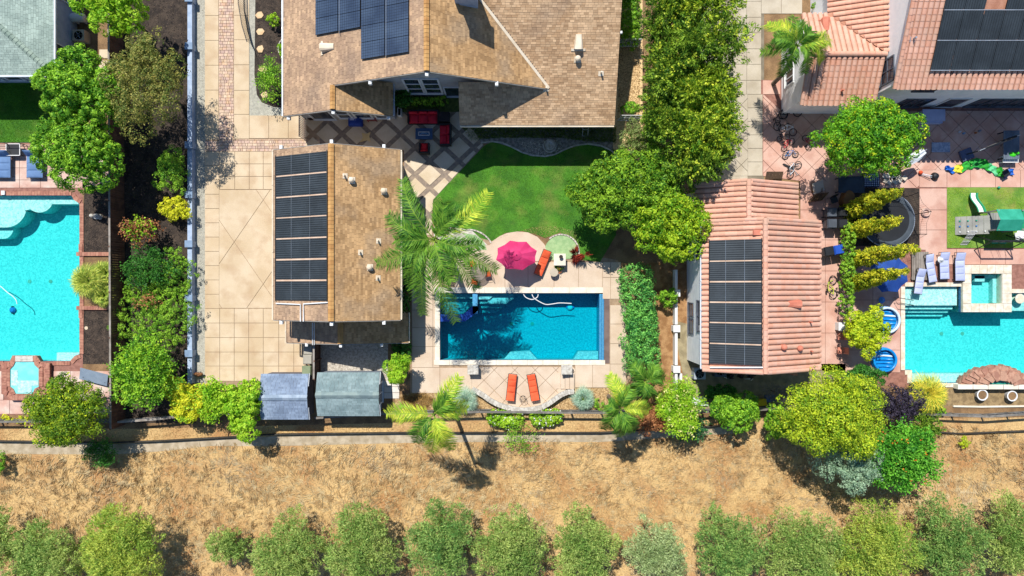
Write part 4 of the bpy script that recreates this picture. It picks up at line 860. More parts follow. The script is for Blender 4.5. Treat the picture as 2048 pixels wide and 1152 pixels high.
wall_poly(wh, 'wall', [(19.95, 12.9, 3.3), (19.95, 18.6, 3.3), (19.95, 15.7, 4.6)], (.15, 0, 0), 1, WHITEW)
MB().prism([(25.2, 13.4), (46, 13.4), (46, 24), (25.2, 24)], 0, 5.75).build('wall', WHITEW, wh)
wall_poly(wh, 'wall', [(25.2, 13.4, 5.75), (25.2, 24, 5.75), (25.2, 24, 10.2), (25.2, 13.4, 5.85)], (.2, 0, 0), 1, WHITEW)
window(wh, (25.2, 13.75), (25.2, 15.35), 3.95, 5.5, (-1, 0, 0), 2, 2, DARKF, GLASS, .1)
for a_, b_, z0, z1, c_ in ((28.0, 30.0, .2, 2.2, 3), (33.3, 39.5, .3, 2.2, 7), (27.2, 28.6, 4.2, 5.2, 2), (35.0, 38.5, 4.3, 5.2, 3)): window(wh, (a_, 13.4), (b_, 13.4), z0, z1, (0, -1, 0), c_, 1, DARKF, GLASS, .1)
window(wh, (31.0, 13.4), (32.5, 13.4), .05, 2.3, (0, -1, 0), 1, 1, WHITE, GLASS, .1, name='door')
window(wh, (19.95, 14.6), (19.95, 16.6), .9, 2.2, (-1, 0, 0), 4, 1, WHITE, GLASS, .1)
vent(wh, A1, 1682, 183, 'pipe', TV); vent(wh, A2, 1650, 50, 'dormer', TV); vent(wh, UP, 1825, 79, 'pipe', SILV)
for px, py in ((1905, 148), (1975, 148)): q = UP.at(px, py, .1); MB().tube([q, q + Vector((0, .3, .2))], .03, 5).build('bracket', BLACK, wh)
pm = thing('roof_heating_mats', 'wide field of black heating mats on the upper clay tile roof of the white house', 'solar mats', UP.at(1940, 70, .15))
U2 = Plane(UP.p + UP.n * .22, UP.pt(30, 13.03) + UP.n * .22, UP.pt(25, 20) + UP.n * .22)
for j, (ya, yb_) in enumerate([(139, 82), (79, 20.5), (18, -40)]):
    Ya, Yb = U2.at(1930, ya).y, U2.at(1930, yb_).y
    for i in range(8):
        if (i == 2 and j == 2): continue
        X0 = 27.0 + i * 1.29 - 0.02 * j
        q = P(U2, [(X0, Ya), (X0 + 1.25, Ya), (X0 + 1.25, Yb), (X0, Yb)]); o = MB().slab3(q, .03).build('mat', MAT_, pm); m = MB()
        for k in range(8): f = (k + .5) / 8; m.tube([q[0].lerp(q[1], f) + U2.n * .01, q[3].lerp(q[2], f) + U2.n * .01], .014, 4)
        m.build('tube', RIB, o)
    for Y in (Ya,): MB().tube([U2.pt(27.0, Y - .05), U2.pt(37.3, Y - .05)], .035, 6).build('header_pipe', SILV, pm)

# ================================================================ sheds
def shed(label, x0, x1, y0, y1, z0, z1, z2, mat, wallm, ky=.27):
    r = thing('garden_shed', label, 'shed', ((x0 + x1) / 2, (y0 + y1) / 2, 0), 0, 'sheds along the back fence'); yk = (y1 - y0) * ky
    for prof in ([(y0, z0), (y0 + yk, z1)], [(y0 + yk, z1), ((y0 + y1) / 2, z2)], [((y0 + y1) / 2, z2), (y1 - yk, z1)], [(y1 - yk, z1), (y1, z0)]):
        (ya, za), (yb_, zb) = prof; shingle_roof(r, [(x0, ya, za), (x1, ya, za), (x1, yb_, zb), (x0, yb_, zb)], DARKDECK, mat, tw=.3, ch=.16, th=.08)
    MB().prism([(x0 + .1, y0 + .12), (x1 - .22, y0 + .12), (x1 - .22, y1 - .12), (x0 + .1, y1 - .12)], 0, z0 - .1).build('wall', wallm, r)
    for x in (x1 - .34, x0 + .12): wall_poly(r, 'gable_wall', [(x, y0 + .12, z0 - .1), (x, y1 - .12, z0 - .1), (x, y1 - yk, z1 - .12), (x, (y0 + y1) / 2, z2 - .1), (x, y0 + yk, z1 - .12)], (.12, 0, 0), 1, wallm)
    caps(r, 'ridge_cap', (x0, (y0 + y1) / 2, z2 + .02), (x1, (y0 + y1) / 2, z2 + .02), SHB if mat is SHINGB else SHG, ln=.42, r=.2, shape='v')
    for a, b in (((y0, z0), (y0 + yk, z1)), ((y1, z0), (y1 - yk, z1))): rake(r, (x1, *a), (x1, *b), TRIMG, off=(.03, 0, 0), hh=.14)
    return r
SHB = M('pale_ridge', '#a9b8c8', '#8596a8', rnd=.7); SHG = M('slate_ridge', '#93a5a2', '#75888a', rnd=.5)
shed('blue grey shingled gambrel shed with the paler ridge band', -17.85, -14.45, -9.35, -6.1, 2.0, 2.28, 2.42, SHINGB, M('brown_shed_wall', '#6e6a70', '#5a575c'))
sb = shed('greenish slate shingled gambrel shed with double doors on its end', -13.85, -9.4, -9.1, -6.0, 2.0, 2.28, 2.42, SHINGS, M('grey_shed_wall', '#8f99a5', '#7f8995'))
window(sb, (-9.62, -8.4), (-9.62, -6.9), .1, 1.6, (1, 0, 0), 2, 1, TRIMG, M('door_panel', '#7d8794', '#6c7682'), .1, name='door')
def arc_(cx, cy, rx, ry, a0, a1, n=12): return [(cx + rx * math.cos(math.radians(a0 + (a1 - a0) * i / n)), cy - ry * math.sin(math.radians(a0 + (a1 - a0) * i / n))) for i in range(n + 1)]
# ================================================================ pools
WATER_P = water_mat('turquoise_water', (0.14, .95, .962), .85)
WATER_B = water_mat('deep_blue_water', (0.0, .92, .96), 1.8)
def pool(name, label, poly, depth, plaster, water, loc, zw=-.12, wall_top=.04):
    r = thing(name, label, 'swimming pool', loc); g = [tuple(p) for p in ground_poly(poly)]; n = len(g)
    a = sum(g[i][0] * g[(i + 1) % n][1] - g[(i + 1) % n][0] * g[i][1] for i in range(n)); g = g if a > 0 else g[::-1]
    MB().add([(x, y, -depth) for x, y in g], [tuple(range(n))]).build('floor', plaster, r)
    vs = [(x, y, z) for z in (-depth, wall_top) for x, y in g]
    MB().add(vs, [((i + 1) % n, i, n + i, n + (i + 1) % n) for i in range(n)]).build('wall', plaster, r)
    c = Vector((sum(p[0] for p in g) / n, sum(p[1] for p in g) / n)); out = [(Vector(p) - c) * 1.004 + c for p in g]
    MB().prism([tuple(p) for p in out], -depth - .1, zw).build('water', water, r)
    mt = M('waterline_tile', '#3f7fb0', '#2c6496', ns=12, isl=.5, var=.3, rough=.3); rim = [(Vector(p) - c) for p in g]
    for k in range(n):
        a_, b_ = Vector(g[k]), Vector(g[(k + 1) % n]); dd = (b_ - a_).normalized(); nn = Vector((-dd.y, dd.x)) * .015
        MB().prism([tuple(a_), tuple(b_), tuple(b_ + nn), tuple(a_ + nn)], -.2, .02).build('waterline_tile', mt, r)
    for k in range(2): MB().cyl((loc[0] + (k - .5) * 1.6, loc[1], -depth + .004), .14, .02, 16).build('drain', GREYC, r)
    return r
def pool_block(r, name, poly, z0, z1, mat): return MB().prism(ground_poly(poly), z0, z1).build(name, mat, r)
def coping(r, name, pts, wd, ln, mat, z0=.0, z1=.07, side=1, gap=.012):
    # separate stones along a pixel polyline, offset to one side
    P0 = [W(*p).xy for p in pts]; C = 0
    for a, b in zip(P0[:-1], P0[1:]):
        d = b - a; m = max(1, round(d.length / ln)); u = d.normalized(); nn = Vector((-u.y, u.x)) * side * wd
        for i in range(m):
            p, q = a.lerp(b, i / m) + u * gap / 2, a.lerp(b, (i + 1) / m) - u * gap / 2; C += 1
            MB().prism([tuple(p), tuple(q), tuple(q + nn), tuple(p + nn)], z0, z1 + RR.uniform(-.003, .003)).build(name, mat, r)
lpool = pool('swimming_pool', 'bright turquoise pool edged with red brick and a scalloped entry step', POOL_L, 1.5, PLAST, WATER_P, (-36, 0.5, 0))
coping(lpool, 'brick', [(-60, 391), (144, 391)], .3, .21, BRICK, side=1)
coping(lpool, 'brick', [(144, 391), (149, 400), (160, 407), (160, 708), (150, 712), (141, 722), (108, 722)], .3, .21, BRICK, side=1)
coping(lpool, 'brick', [(8, 722), (-60, 722)], .3, .21, BRICK, side=1)
pool_block(lpool, 'step', [(-120, 391), (143, 391), (159, 407), (97, 407)] + arc_(72, 396, 28, 28, -22, -130, 9) + [(42, 420)] + arc_(4, 412, 42, 42, -14, -92, 9) + [(-120, 454)], -1.5, -.36, PLAST)
pool_block(lpool, 'step', [(-120, 452)] + arc_(-6, 450, 20, 26, 0, -90, 6) + [(-120, 478)], -1.5, -.7, PLAST)
pool_block(lpool, 'step', [(108, 706), (160, 706), (141, 722), (108, 722)], -1.5, -.3, PLAST)
# brick bands round the planting beds
bb = thing('brick_edging', 'low red brick edging that frames the palm bed between the mulch beds', 'edging', W(190, 512))
coping(bb, 'brick', [(155, 512), (222, 512)], .28, .21, BRICK, z1=.16); coping(bb, 'brick', [(222, 612), (155, 612)], .28, .21, BRICK, z1=.16); coping(bb, 'brick', [(166, 512), (166, 488)], .25, .21, BRICK, z1=.12); coping(bb, 'brick', [(166, 636), (166, 612)], .25, .21, BRICK, z1=.12)
sp = thing('spa', 'small raised spa with scalloped corners in thick red brick', 'spa', W(56, 755))
g = ground_poly(SPA_L)
MB().prism(ground_poly([(12, 724), (28, 722), (32, 711), (80, 711), (86, 722), (104, 726), (104, 786), (92, 790), (86, 797), (26, 797), (22, 788), (10, 784)]), -.05, .3).build('body', BRICK, sp)
outer = [(10, 726), (26, 724), (32, 710), (80, 710), (88, 722), (106, 726), (106, 786), (92, 790), (86, 799), (26, 799), (20, 790), (10, 786), (10, 726)]
for i in range(len(outer) - 1):
    coping(sp, 'brick', [outer[i], outer[i + 1]], .40 if i in (2, 5, 8, 11) else .36, .2, BRICK, z0=.30, z1=.37, side=-1)
coping(sp, 'brick', SPA_L + [SPA_L[0]], .3, .2, BRICK, z0=.302, z1=.362, side=1)
MB().prism(ground_poly(SPA_L), .301, .31).build('floor', M('spa_teal', '#8fe6e4', '#74d8d8'), sp)
for q_ in (rect(29, 739, 42, 770), rect(42, 760, 82, 770), [(42, 770), (70, 770), (70, 784), (42, 784)]): MB().prism(ground_poly(q_), .31, .33).build('bench', PLAST, sp)
MB().prism(ground_poly(rect(38, 711, 73, 722)), .305, .385).build('spillway', GRANITE, sp)
# main pool
mpool = pool('swimming_pool', 'deep blue rectangular pool with white coping and palm shadow', POOL_M, 1.7, PLASTB, WATER_B, W(1044, 650))
coping(mpool, 'coping_stone', [(868, 586), (1206, 586)], .42, 1.2, COPW, z1=.08); coping(mpool, 'coping_stone', [(880, 720), (880, 586)], .36, 1.1, COPW, z1=.08, side=1); coping(mpool, 'coping_stone', [(1210, 720), (868, 720)], .36, 1.2, COPW, z1=.08, side=1)
for z, t in ((.0, 0),):
    for i in range(33):
        for j in range(2): y0 = 588 + i * 4; MB().prism(ground_poly(rect(1198.6 + j * 4.6, y0 + .3, 1202.8 + j * 4.6, y0 + 3.7)), -1.7, .03).build('mosaic_tile', LTILE, mpool)
MB().prism(ground_poly(rect(1208, 590, 1219, 727)), -.05, .014).build('overflow_channel', M('channel', '#7d6a64', '#6a5852'), mpool)
pool_block(mpool, 'spa_wall', rect(945, 586.5, 955, 628), -1.7, -.03, LTILE)
pool_block(mpool, 'spa_wall', [(881, 629), (925, 629), (935, 622), (945, 612), (955, 612), (955, 622), (942, 634), (930, 643), (881, 643)], -1.7, -.03, BLUETILE)
pool_block(mpool, 'spa_floor', [(881, 587), (944, 587), (944, 612), (925, 628), (881, 628)], -1.7, -.9, PLASTB)
pool_block(mpool, 'spa_bench', rect(881, 587, 944, 597), -.9, -.45, PLASTB)
for k, (x1, x2, y, z) in enumerate(((985, 978, 599, -.35), (1024, 1012, 608, -.65), (1010, 1002, 617, -.95), (998, 990, 627, -1.25))):
    pool_block(mpool, 'step', [(956, 587), (x1, 587), (x1, y - 6), (x2, y), (956, y)], -1.7, z, PLASTB)
pool_block(mpool, 'step', [(975, 587), (1027, 587), (1027, 597), (1012, 608), (975, 608)], -1.7, -.5, PLASTB)
pool_block(mpool, 'bench', [(1008, 719.5), (1020, 705), (1060, 703), (1075, 719.5)], -1.7, -.5, PLASTB); pool_block(mpool, 'bench', [(1148, 719.5), (1158, 704), (1198, 704), (1198, 719.5)], -1.7, -.5, PLASTB)
# right pool and spa
rpool = pool('swimming_pool', 'turquoise pool with a pale shallow shelf and travertine edge', POOL_R, 1.5, PLAST, WATER_P, W(1930, 670))
coping(rpool, 'coping_stone', [(1809, 740), (1809, 573), (1922, 573)], .3, .9, TRAV, side=1); coping(rpool, 'coping_stone', [(2018, 586), (2120, 586)], .3, .9, TRAV, side=1)
coping(rpool, 'coping_stone', [(2120, 766), (1823, 766)], .3, .9, TRAV, side=1); coping(rpool, 'coping_stone', [(1823, 766), (1823, 740), (1809, 740)], .34, .8, TRAV, side=1)
pool_block(rpool, 'shelf', [(1810, 574), (1918, 574), (1918, 611), (1810, 611)], -1.5, -.25, PLAST)
for y, x, z in ((619, 1914, -.55), (626, 1910, -.85), (634, 1904, -1.15)): pool_block(rpool, 'step', [(1810, 611), (1916, 611), (x, y), (1810, y)], -1.5, z, PLAST)
pool_block(rpool, 'shelf', [(1823, 748), (2200, 748), (2200, 765.5), (1823, 765.5)], -1.5, -.3, PLAST); pool_block(rpool, 'shelf', rect(2015, 587, 2200, 622), -1.5, -.45, PLAST)
rs = thing('spa', 'square travertine spa with turquoise water set in the corner of the pool', 'spa', W(1969, 577))
def ring(o, i, z0, z1, nm, mat, par):
    O, I = ground_poly(o), ground_poly(i)
    for k in range(4): MB().prism([tuple(O[k]), tuple(O[(k + 1) % 4]), tuple(I[(k + 1) % 4]), tuple(I[k])], z0, z1).build(nm, mat, par)
ring(rect(1921, 530, 2018, 624), SPA_R, -1.5, .24, 'body', TRAV, rs)
for x0, y0, x1, y1 in gridrects(lin_(1921, 2018, 6), [530, 547.6]) + gridrects(lin_(1921, 2018, 6), [607.4, 624]) + gridrects([1921, 1937.6], lin_(548, 607, 3)) + gridrects([1999.4, 2018], lin_(548, 607, 3)):
    a, b = W(x0, y1), W(x1, y0); MB().b2((a.x + .008, a.y + .008, .241), (b.x - .008, b.y - .008, .28 + RR.uniform(0, .006))).build('coping_stone', TRAV, rs)
pool_block(rs, 'floor', SPA_R, -1.2, -.75, PLAST)
for q in (rect(1938.3, 549, 1945, 606), rect(1991, 549, 1998.6, 606), rect(1945, 549, 1991, 557), rect(1955, 551, 1975, 563)): pool_block(rs, 'bench', q, -.75, -.3, PLAST)
MB().prism([tuple(p) for p in ground_poly(rect(1937.8, 547.8, 1999.2, 607.2))], -1.25, .1).build('water', WATER_P, rs)
# stone grotto at the right pool
gr = thing('rock_waterfall', 'arched flagstone grotto with a small green basin at the pool edge', 'rock feature', W(1982, 752))
for i in range(15):
    t = math.pi * (i + .5) / 15; c = W(1981, 768); rr = 2.15 + RR.uniform(-.08, .08); x, y = math.cos(t) * rr * .93, math.sin(t) * rr * .5
    m = MB(); rot = Matrix.Rotation(math.atan2(y, x), 3, 'Z'); w_ = .52; pts = [(.35, -.24), (.42, .2), (-.3, .26), (-.42, -.18)]
    k = [rot @ Vector((a * RR.uniform(.85, 1.15), b * RR.uniform(.85, 1.15), 0)) + c + Vector((x, y, .3 + .5 * math.sin(t))) for a, b in pts]; m.slab3(k, .5); m.build('stone', M('flagstone', '#c89a80', '#a37460', ns=3, con=.8, rnd=.8, var=.25), gr)
for i in range(9):
    t = math.pi * (i + .5) / 9; x, y = math.cos(t) * 1.35, math.sin(t) * .75; c = W(1990, 770); rot = Matrix.Rotation(math.atan2(y, x), 3, 'Z')
    k = [rot @ Vector((a, b, 0)) + c + Vector((x, y, .55 + .3 * math.sin(t))) for a, b in ((.4, -.28), (.44, .22), (-.3, .2), (-.36, -.24))]; MB().slab3(k, .7).build('stone', MATS['flagstone'], gr)
MB().prism(ground_poly([(1962, 768), (1968, 757), (1985, 751), (2010, 752), (2024, 759), (2028, 768)]), .0, .5).build('basin', M('green_basin', '#3f9f8c', '#2f8a7a', rough=.15), gr)
ww = thing('low_wall', 'low white capped wall under the pool edge by the potted plants', 'wall', W(1975, 772))
for i in range(6): a, b = W(1905 + i * 30, 776), W(1934 + i * 30, 767); MB().b2((a.x, a.y, 0), (b.x, b.y, .62 + .01 * (i % 2))).build('cap_stone', COPW, ww)

# ================================================================ fences and walls
def board_fence(name, label, cat, a, b, h, mat, bw=.15, nposts=8, side=1, group=None, cap=True, th=.025, postm=None, gap=.008):
    a, b = Vector((*a, 0)), Vector((*b, 0)); d = b - a; L_ = d.length; u = d.normalized(); nn = Vector((-u.y, u.x, 0)) * side; ang = math.atan2(u.y, u.x); r = thing(name, label, cat, a.lerp(b, .5), 0, group)
    n = int(L_ / bw); me = {}
    src = MB().box((0, 0, h / 2), (bw - gap, th, h)).mesh('board'); src.materials.append(mat)
    for i in range(n):
        if i >= 300: break
        o = link('board', src, r); o.location = a + u * (i + .5) * L_ / n - (a + b) / 2 + nn * RR.uniform(-.006, .006); o.rotation_euler = (0, 0, ang); o.scale = (1, 1, RR.uniform(.985, 1.01))
    for i in range(nposts): MB().box(a.lerp(b, i / (nposts - 1)) - nn * .06 + Vector((0, 0, h * .52)), (.1, .09, h * 1.04), ang).build('post', postm or mat, r)
    for z in (.35, h - .25): MB().box((a + b) / 2 - nn * .05 + Vector((0, 0, z)), (L_, .05, .09), ang).build('rail', postm or mat, r)
    if cap: MB().box((a + b) / 2 - nn * .02 + Vector((0, 0, h + .03)), (L_, .13, .04), ang).build('cap_rail', FENCEG if postm is None else postm, r)
    return r
board_fence('wooden_fence', 'tall brown board fence with weathered cap between the brick pool and the mulch strip', 'fence', W(251, 848).xy, W(246, -120).xy, 1.8, FENCEB, bw=.17, nposts=12, side=-1)
# blue capped low wall
lw = thing('low_white_wall', 'low white wall with blue grey pillar caps along the driveway gravel', 'wall', W(388, 370))
WB = M('pale_blue_wall', '#b6c6dc', '#9fb2cc', ns=3, var=.06)
for y0, y1 in ((-120, 2), (8, 93), (105, 288), (300, 386), (398, 483), (495, 590), (602, 699), (711, 765)): a, b = W(382, y1), W(391, y0); MB().b2((a.x, a.y, 0), (b.x, b.y, .55)).build('wall_panel', WB, lw)
for y in (5, 99, 294, 392, 489, 596, 705):
    q = W(387, y); MB().box(q + Vector((0, 0, .35)), (.42, .42, .7)).build('pillar', WB, lw); MB().box(q + Vector((0, 0, .74)), (.56, .5, .08)).build('pillar_cap', M('blue_cap', '#8fa6c0', '#7d94b0'), lw)
# wood fence and gate between sheds
board_fence('wooden_fence', 'short dark board fence screening the bins beside the lower garage roof', 'fence', W(641, 752).xy, W(641, 682).xy, 1.75, FENCEB, bw=.15, nposts=3, side=1)
# white pillared wall by the outbuilding
pw = thing('low_white_wall', 'narrow white wall with square pillars between the hedge and the outbuilding', 'wall', W(1350, 690))
for y0, y1 in ((540, 648), (664, 728), (744, 800)): a, b = W(1345.5, y1), W(1350.5, y0); MB().b2((a.x, a.y, 0), (b.x, b.y, .7)).build('wall_panel', WHITE, pw)
for y in (656, 736, 586): q = W(1348, y); MB().box(q + Vector((0, 0, .4)), (.42, .42, .8)).build('pillar', WHITE, pw); MB().box(q + Vector((0, 0, .83)), (.5, .5, .06)).build('pillar_cap', WHITE, pw)
# back rail fences
def rail_fence(label, pts, h, mat, group='rail fences along the dry slope', board=True, spacing=2.1, mesh=True):
    P0 = [W(*p) for p in pts]; c = P0[len(P0) // 2]; r = thing('rail_fence', label, 'fence', c, 0, group)
    for a, b in zip(P0[:-1], P0[1:]):
        d = b - a; ang = math.atan2(d.y, d.x); m = max(1, round(d.length / spacing))
        MB().box((a + b) / 2 + Vector((0, 0, h)), (d.length + .02, .16, .05), ang).build('top_rail', mat, r)
        if board: MB().box((a + b) / 2 + Vector((0, 0, .12)), (d.length, .04, .24), ang).build('kick_board', mat, r)
        for i in range(m): MB().box(a.lerp(b, i / m) + Vector((0, 0, h / 2)), (.1, .1, h), ang).build('post', mat, r)
        if mesh:
            w_ = MB(); n = int(d.length / .3)
            for i in range(n): q = a.lerp(b, (i + .5) / n); w_.tube([q + Vector((0, 0, .05)), q + Vector((0, 0, h))], .006, 3)
            for z in (.35, .6, .85): w_.tube([a + Vector((0, 0, z * h)), b + Vector((0, 0, z * h))], .006, 3)
            tag(w_.build('wire_mesh', SILV, r), kind='stuff')
    return r
DKF = M('grey_rail', '#8e8880', '#6f6a62', ns=2, rnd=.5)
rail_fence('weathered rail fence behind the mulch strip and lemon bushes', [(254, 838), (330, 832), (420, 822), (520, 822)], 1.15, FENCEG)
rail_fence('weathered rail fence behind the sheds and the curved seat wall', [(640, 830), (770, 822), (960, 818), (1200, 820)], 1.15, DKF)
rail_fence('weathered rail fence behind the clay tiled outbuilding', [(1200, 820), (1400, 818), (1560, 812)], 1.15, DKF)
rail_fence('grey rail fence below the brick edged pool', [(-60, 838), (250, 838)], 1.0, DKF)
rail_fence('curving grey wire fence below the pots and the rock grotto', [(1800, 822), (1900, 826), (1960, 828), (2110, 818)], 1.0, DKF)
rt_ = thing('retaining_board', 'long dark timber retaining board above the concrete drain', 'retaining wall', W(700, 868))
for a, b in zip([(-60, 880), (230, 884), (330, 880), (560, 867), (800, 864), (1200, 864)], [(230, 884), (330, 880), (560, 867), (800, 864), (1200, 864), (1480, 848)]):
    a, b = W(*a), W(*b); d = b - a; MB().box((a + b) / 2 + Vector((0, 0, .17)), (d.length + .02, .05, .34), math.atan2(d.y, d.x)).build('board', M('dark_timber', '#4a4640', '#38342f'), rt_)
rt2 = thing('retaining_board', 'dark timber retaining board on the slope below the potted terrace', 'retaining wall', W(1950, 860))
for a, b in zip([(1850, 862), (1920, 866)], [(1920, 866), (2110, 858)]): a, b = W(*a), W(*b); d = b - a; MB().box((a + b) / 2 + Vector((0, 0, .14)), (d.length, .05, .28), math.atan2(d.y, d.x)).build('board', MATS['dark_timber'], rt2)
for a, b in zip([(1905, 812), (1960, 813)], [(1960, 813), (2110, 811)]): a, b = W(*a), W(*b); d = b - a; MB().box((a + b) / 2 + Vector((0, 0, .06)), (d.length, .12, .12), math.atan2(d.y, d.x)).build('kerb', COPW, rt2)
# picket railing by the house bed
pr = thing('metal_railing', 'black metal picket railing beside the mulch bed and driveway', 'railing', W(500, 45))
pts = [(487, -60), (489, 20), (496, 62), (506, 95)]; Q = [W(*p) for p in pts]
for a, b in zip(Q[:-1], Q[1:]):
    n = max(2, int((b - a).length / .13)); MB().tube([a + Vector((0, 0, 1.15)), b + Vector((0, 0, 1.15))], .03, 6).build('rail', BLACK, pr); MB().tube([a + Vector((0, 0, .12)), b + Vector((0, 0, .12))], .025, 6).build('rail', BLACK, pr)
    for i in range(n): q = a.lerp(b, i / n); MB().box(q + Vector((0, 0, .6)), (.02, .02, 1.1)).build('picket', BLACK, pr)
gt = thing('picket_gate', 'white slatted garden gate between the house corner and the garage', 'gate', W(607, 258))
a, b = W(612, 238), W(612, 283); n = 13
for i in range(n): q = a.lerp(b, (i + .5) / n); MB().box(q + Vector((0, 0, .85)), (.04, .05, 1.6)).build('slat', WHITE, gt)
for z in (.25, 1.62): MB().box((a + b) / 2 + Vector((0, 0, z)), (.06, (a - b).length, .06)).build('rail', M('rust_metal', '#6b4a3c'), gt)
for py, lb in ((91, 'glass panel gate across the pebble side yard, the one nearer the upper edge'), (239, 'glass panel gate across the pebble side yard beside the house corner')):
    g_ = thing('glass_gate', lb, 'gate', W(1252, py), 0, 'glass gates of the side yard'); a, b = W(1236, py + 2), W(1276, py + 2)
    for z in (.05, .8, 1.5): MB().tube([a + Vector((0, 0, z)), b + Vector((0, 0, z))], .025, 6).build('rail', WHITE, g_)
    for i in range(5): q = a.lerp(b, i / 4); MB().box(q + Vector((0, 0, .75)), (.04, .04, 1.5)).build('post', WHITE, g_)
    for i in range(4): q = a.lerp(b, (i + .5) / 4); MB().box(q + Vector((0, 0, .77)), (.3, .01, 1.35)).build('pane', M('frosted', '#a9c4c4', '#93b2b4', rough=.2, alpha=.6), g_)
# curved edging round the lawn
def edging(label, pts, w_=.1, h=.09, mat=None):
    Q = [W(*p) for p in pts]; r = thing('lawn_edging', label, 'edging', Q[len(Q) // 2]); 
    for a, b in zip(Q[:-1], Q[1:]): d = b - a; MB().box((a + b) / 2 + Vector((0, 0, h / 2)), (d.length + .03, w_, h), math.atan2(d.y, d.x)).build('edging_stone', mat or GRANITE, r)
def arc(cx, cy, rx, ry, a0, a1, n=12): return [(cx + rx * math.cos(math.radians(a0 + (a1 - a0) * i / n)), cy - ry * math.sin(math.radians(a0 + (a1 - a0) * i / n))) for i in range(n + 1)]
edging('pale curved kerb around the shaded planting bed with the fountain', [(962, 286), (985, 283), (1005, 286), (1025, 295), (1045, 305), (1065, 311), (1090, 313), (1110, 309), (1130, 299), (1150, 291), (1175, 288), (1200, 291), (1222, 301), (1238, 315)])
edging('white curved kerb arching over the turf patch behind the orange lounger', arc(1122, 505, 36, 36, 200 - 70, -25, 16))
edging('pale curved kerb by the turf patch under the big palm', arc(935, 505, 52, 46, 115, 25, 12))
edging('thin brown kerb around the shrub at the house wall', arc(585, 97, 28, 26, 120, 240, 10), .06)
sheet('artificial_turf', arc(1122, 505, 34, 34, 160, -20, 14) + [(1100, 520)], .062, M('turf_soil', '#a8c48c', '#8fb27a', ns=3, var=.2))
sheet('artificial_turf', [(925, 466), (950, 470), (968, 484), (974, 500), (955, 500)], .062, MATS['turf_soil'])
# ================================================================ curved seat wall
sw = thing('seat_wall', 'curved pale stone seat wall around the two orange loungers', 'wall', W(1047, 800))
ctr = [(945, 776), (955, 781), (968, 789), (980, 798), (995, 806), (1012, 812), (1030, 816), (1048, 818), (1066, 816), (1083, 812), (1098, 804), (1110, 795), (1122, 787), (1134, 782), (1147, 781)]
Q = [W(*p) for p in ctr]
for a, b in zip(Q[:-1], Q[1:]):
    d = b - a; ang = math.atan2(d.y, d.x)
    for k in range(2): c = a.lerp(b, .25 + .5 * k); MB().box(c + Vector((0, 0, .24)), (d.length / 2 + .01, .26, .48), ang).box(c + Vector((0, 0, .51)), (d.length / 2 - .01, .36, .07), ang).build('stone_block', GRANITE, sw)
for px, lb in ((947, 'square pale stone pillar at the left end of the loungers terrace'), (1132, 'square pale stone pillar beside the small steps')):
    q = W(px, 737); r = thing('stone_pillar', lb, 'pillar', q, 0, 'stone pillars by the pool'); MB().box(q + Vector((0, 0, .35)), (.72, .62, .7)).build('shaft', GRANITE, r)
    for i in range(2):
        for j in range(2): MB().box(q + Vector((-.2 + .4 * i, -.17 + .35 * j, .73)), (.395, .345, .07)).build('cap_stone', GRANITE, r)
stp = thing('garden_steps', 'three narrow concrete steps beside the stone pillar of the terrace', 'steps', W(1130, 765))
for i in range(4): a, b = W(1112 + i * 9, 777), W(1120.5 + i * 9, 745); MB().b2((a.x, a.y, 0), (b.x, b.y, .08 + .07 * i)).build('step', DECK, stp)

# ================================================================ furniture
ORANGE = M('orange_fabric', '#f2693c', '#e0552c', var=.05, vs_=10); RED = M('red_cushion', '#e02440', '#c81632', var=.06, vs_=10); BLUEC = M('slate_blue_cushion', '#6f90bc', '#5f80ac', var=.05, vs_=8); LILAC = M('lilac_cushion', '#c3cbea', '#b3bce0', var=.05, vs_=8)
RED2 = M('bright_red_cushion', '#e8202c', '#d01420')
def cushion(m, a, b, h, puff=.04):
    # a puffed cushion between two corners
    x0, y0, z0 = a; x1, y1, z1 = b[0], b[1], a[2] + h; n = 6; vs = []; fs = []
    for j in range(n + 1):
        for i in range(n + 1):
            u, v = i / n, j / n; e = (math.sin(math.pi * u) * math.sin(math.pi * v)) ** .35; vs.append((x0 + (x1 - x0) * u, y0 + (y1 - y0) * v, z0 + h * .55 + (h * .45 + puff) * e))
    k = len(vs); vs += [(x0, y0, z0), (x1, y0, z0), (x1, y1, z0), (x0, y1, z0)]
    for j in range(n):
        for i in range(n): q = j * (n + 1) + i; fs.append((q, q + 1, q + n + 2, q + n + 1))
    N_ = n + 1; fs += [tuple([k, k + 1] + [i for i in range(n, -1, -1)]), tuple([k + 1, k + 2] + [j * N_ + n for j in range(n, -1, -1)]), tuple([k + 2, k + 3] + [n * N_ + i for i in range(0, N_)]), tuple([k + 3, k] + [j * N_ for j in range(0, N_)])]
    return m.add(vs, fs)
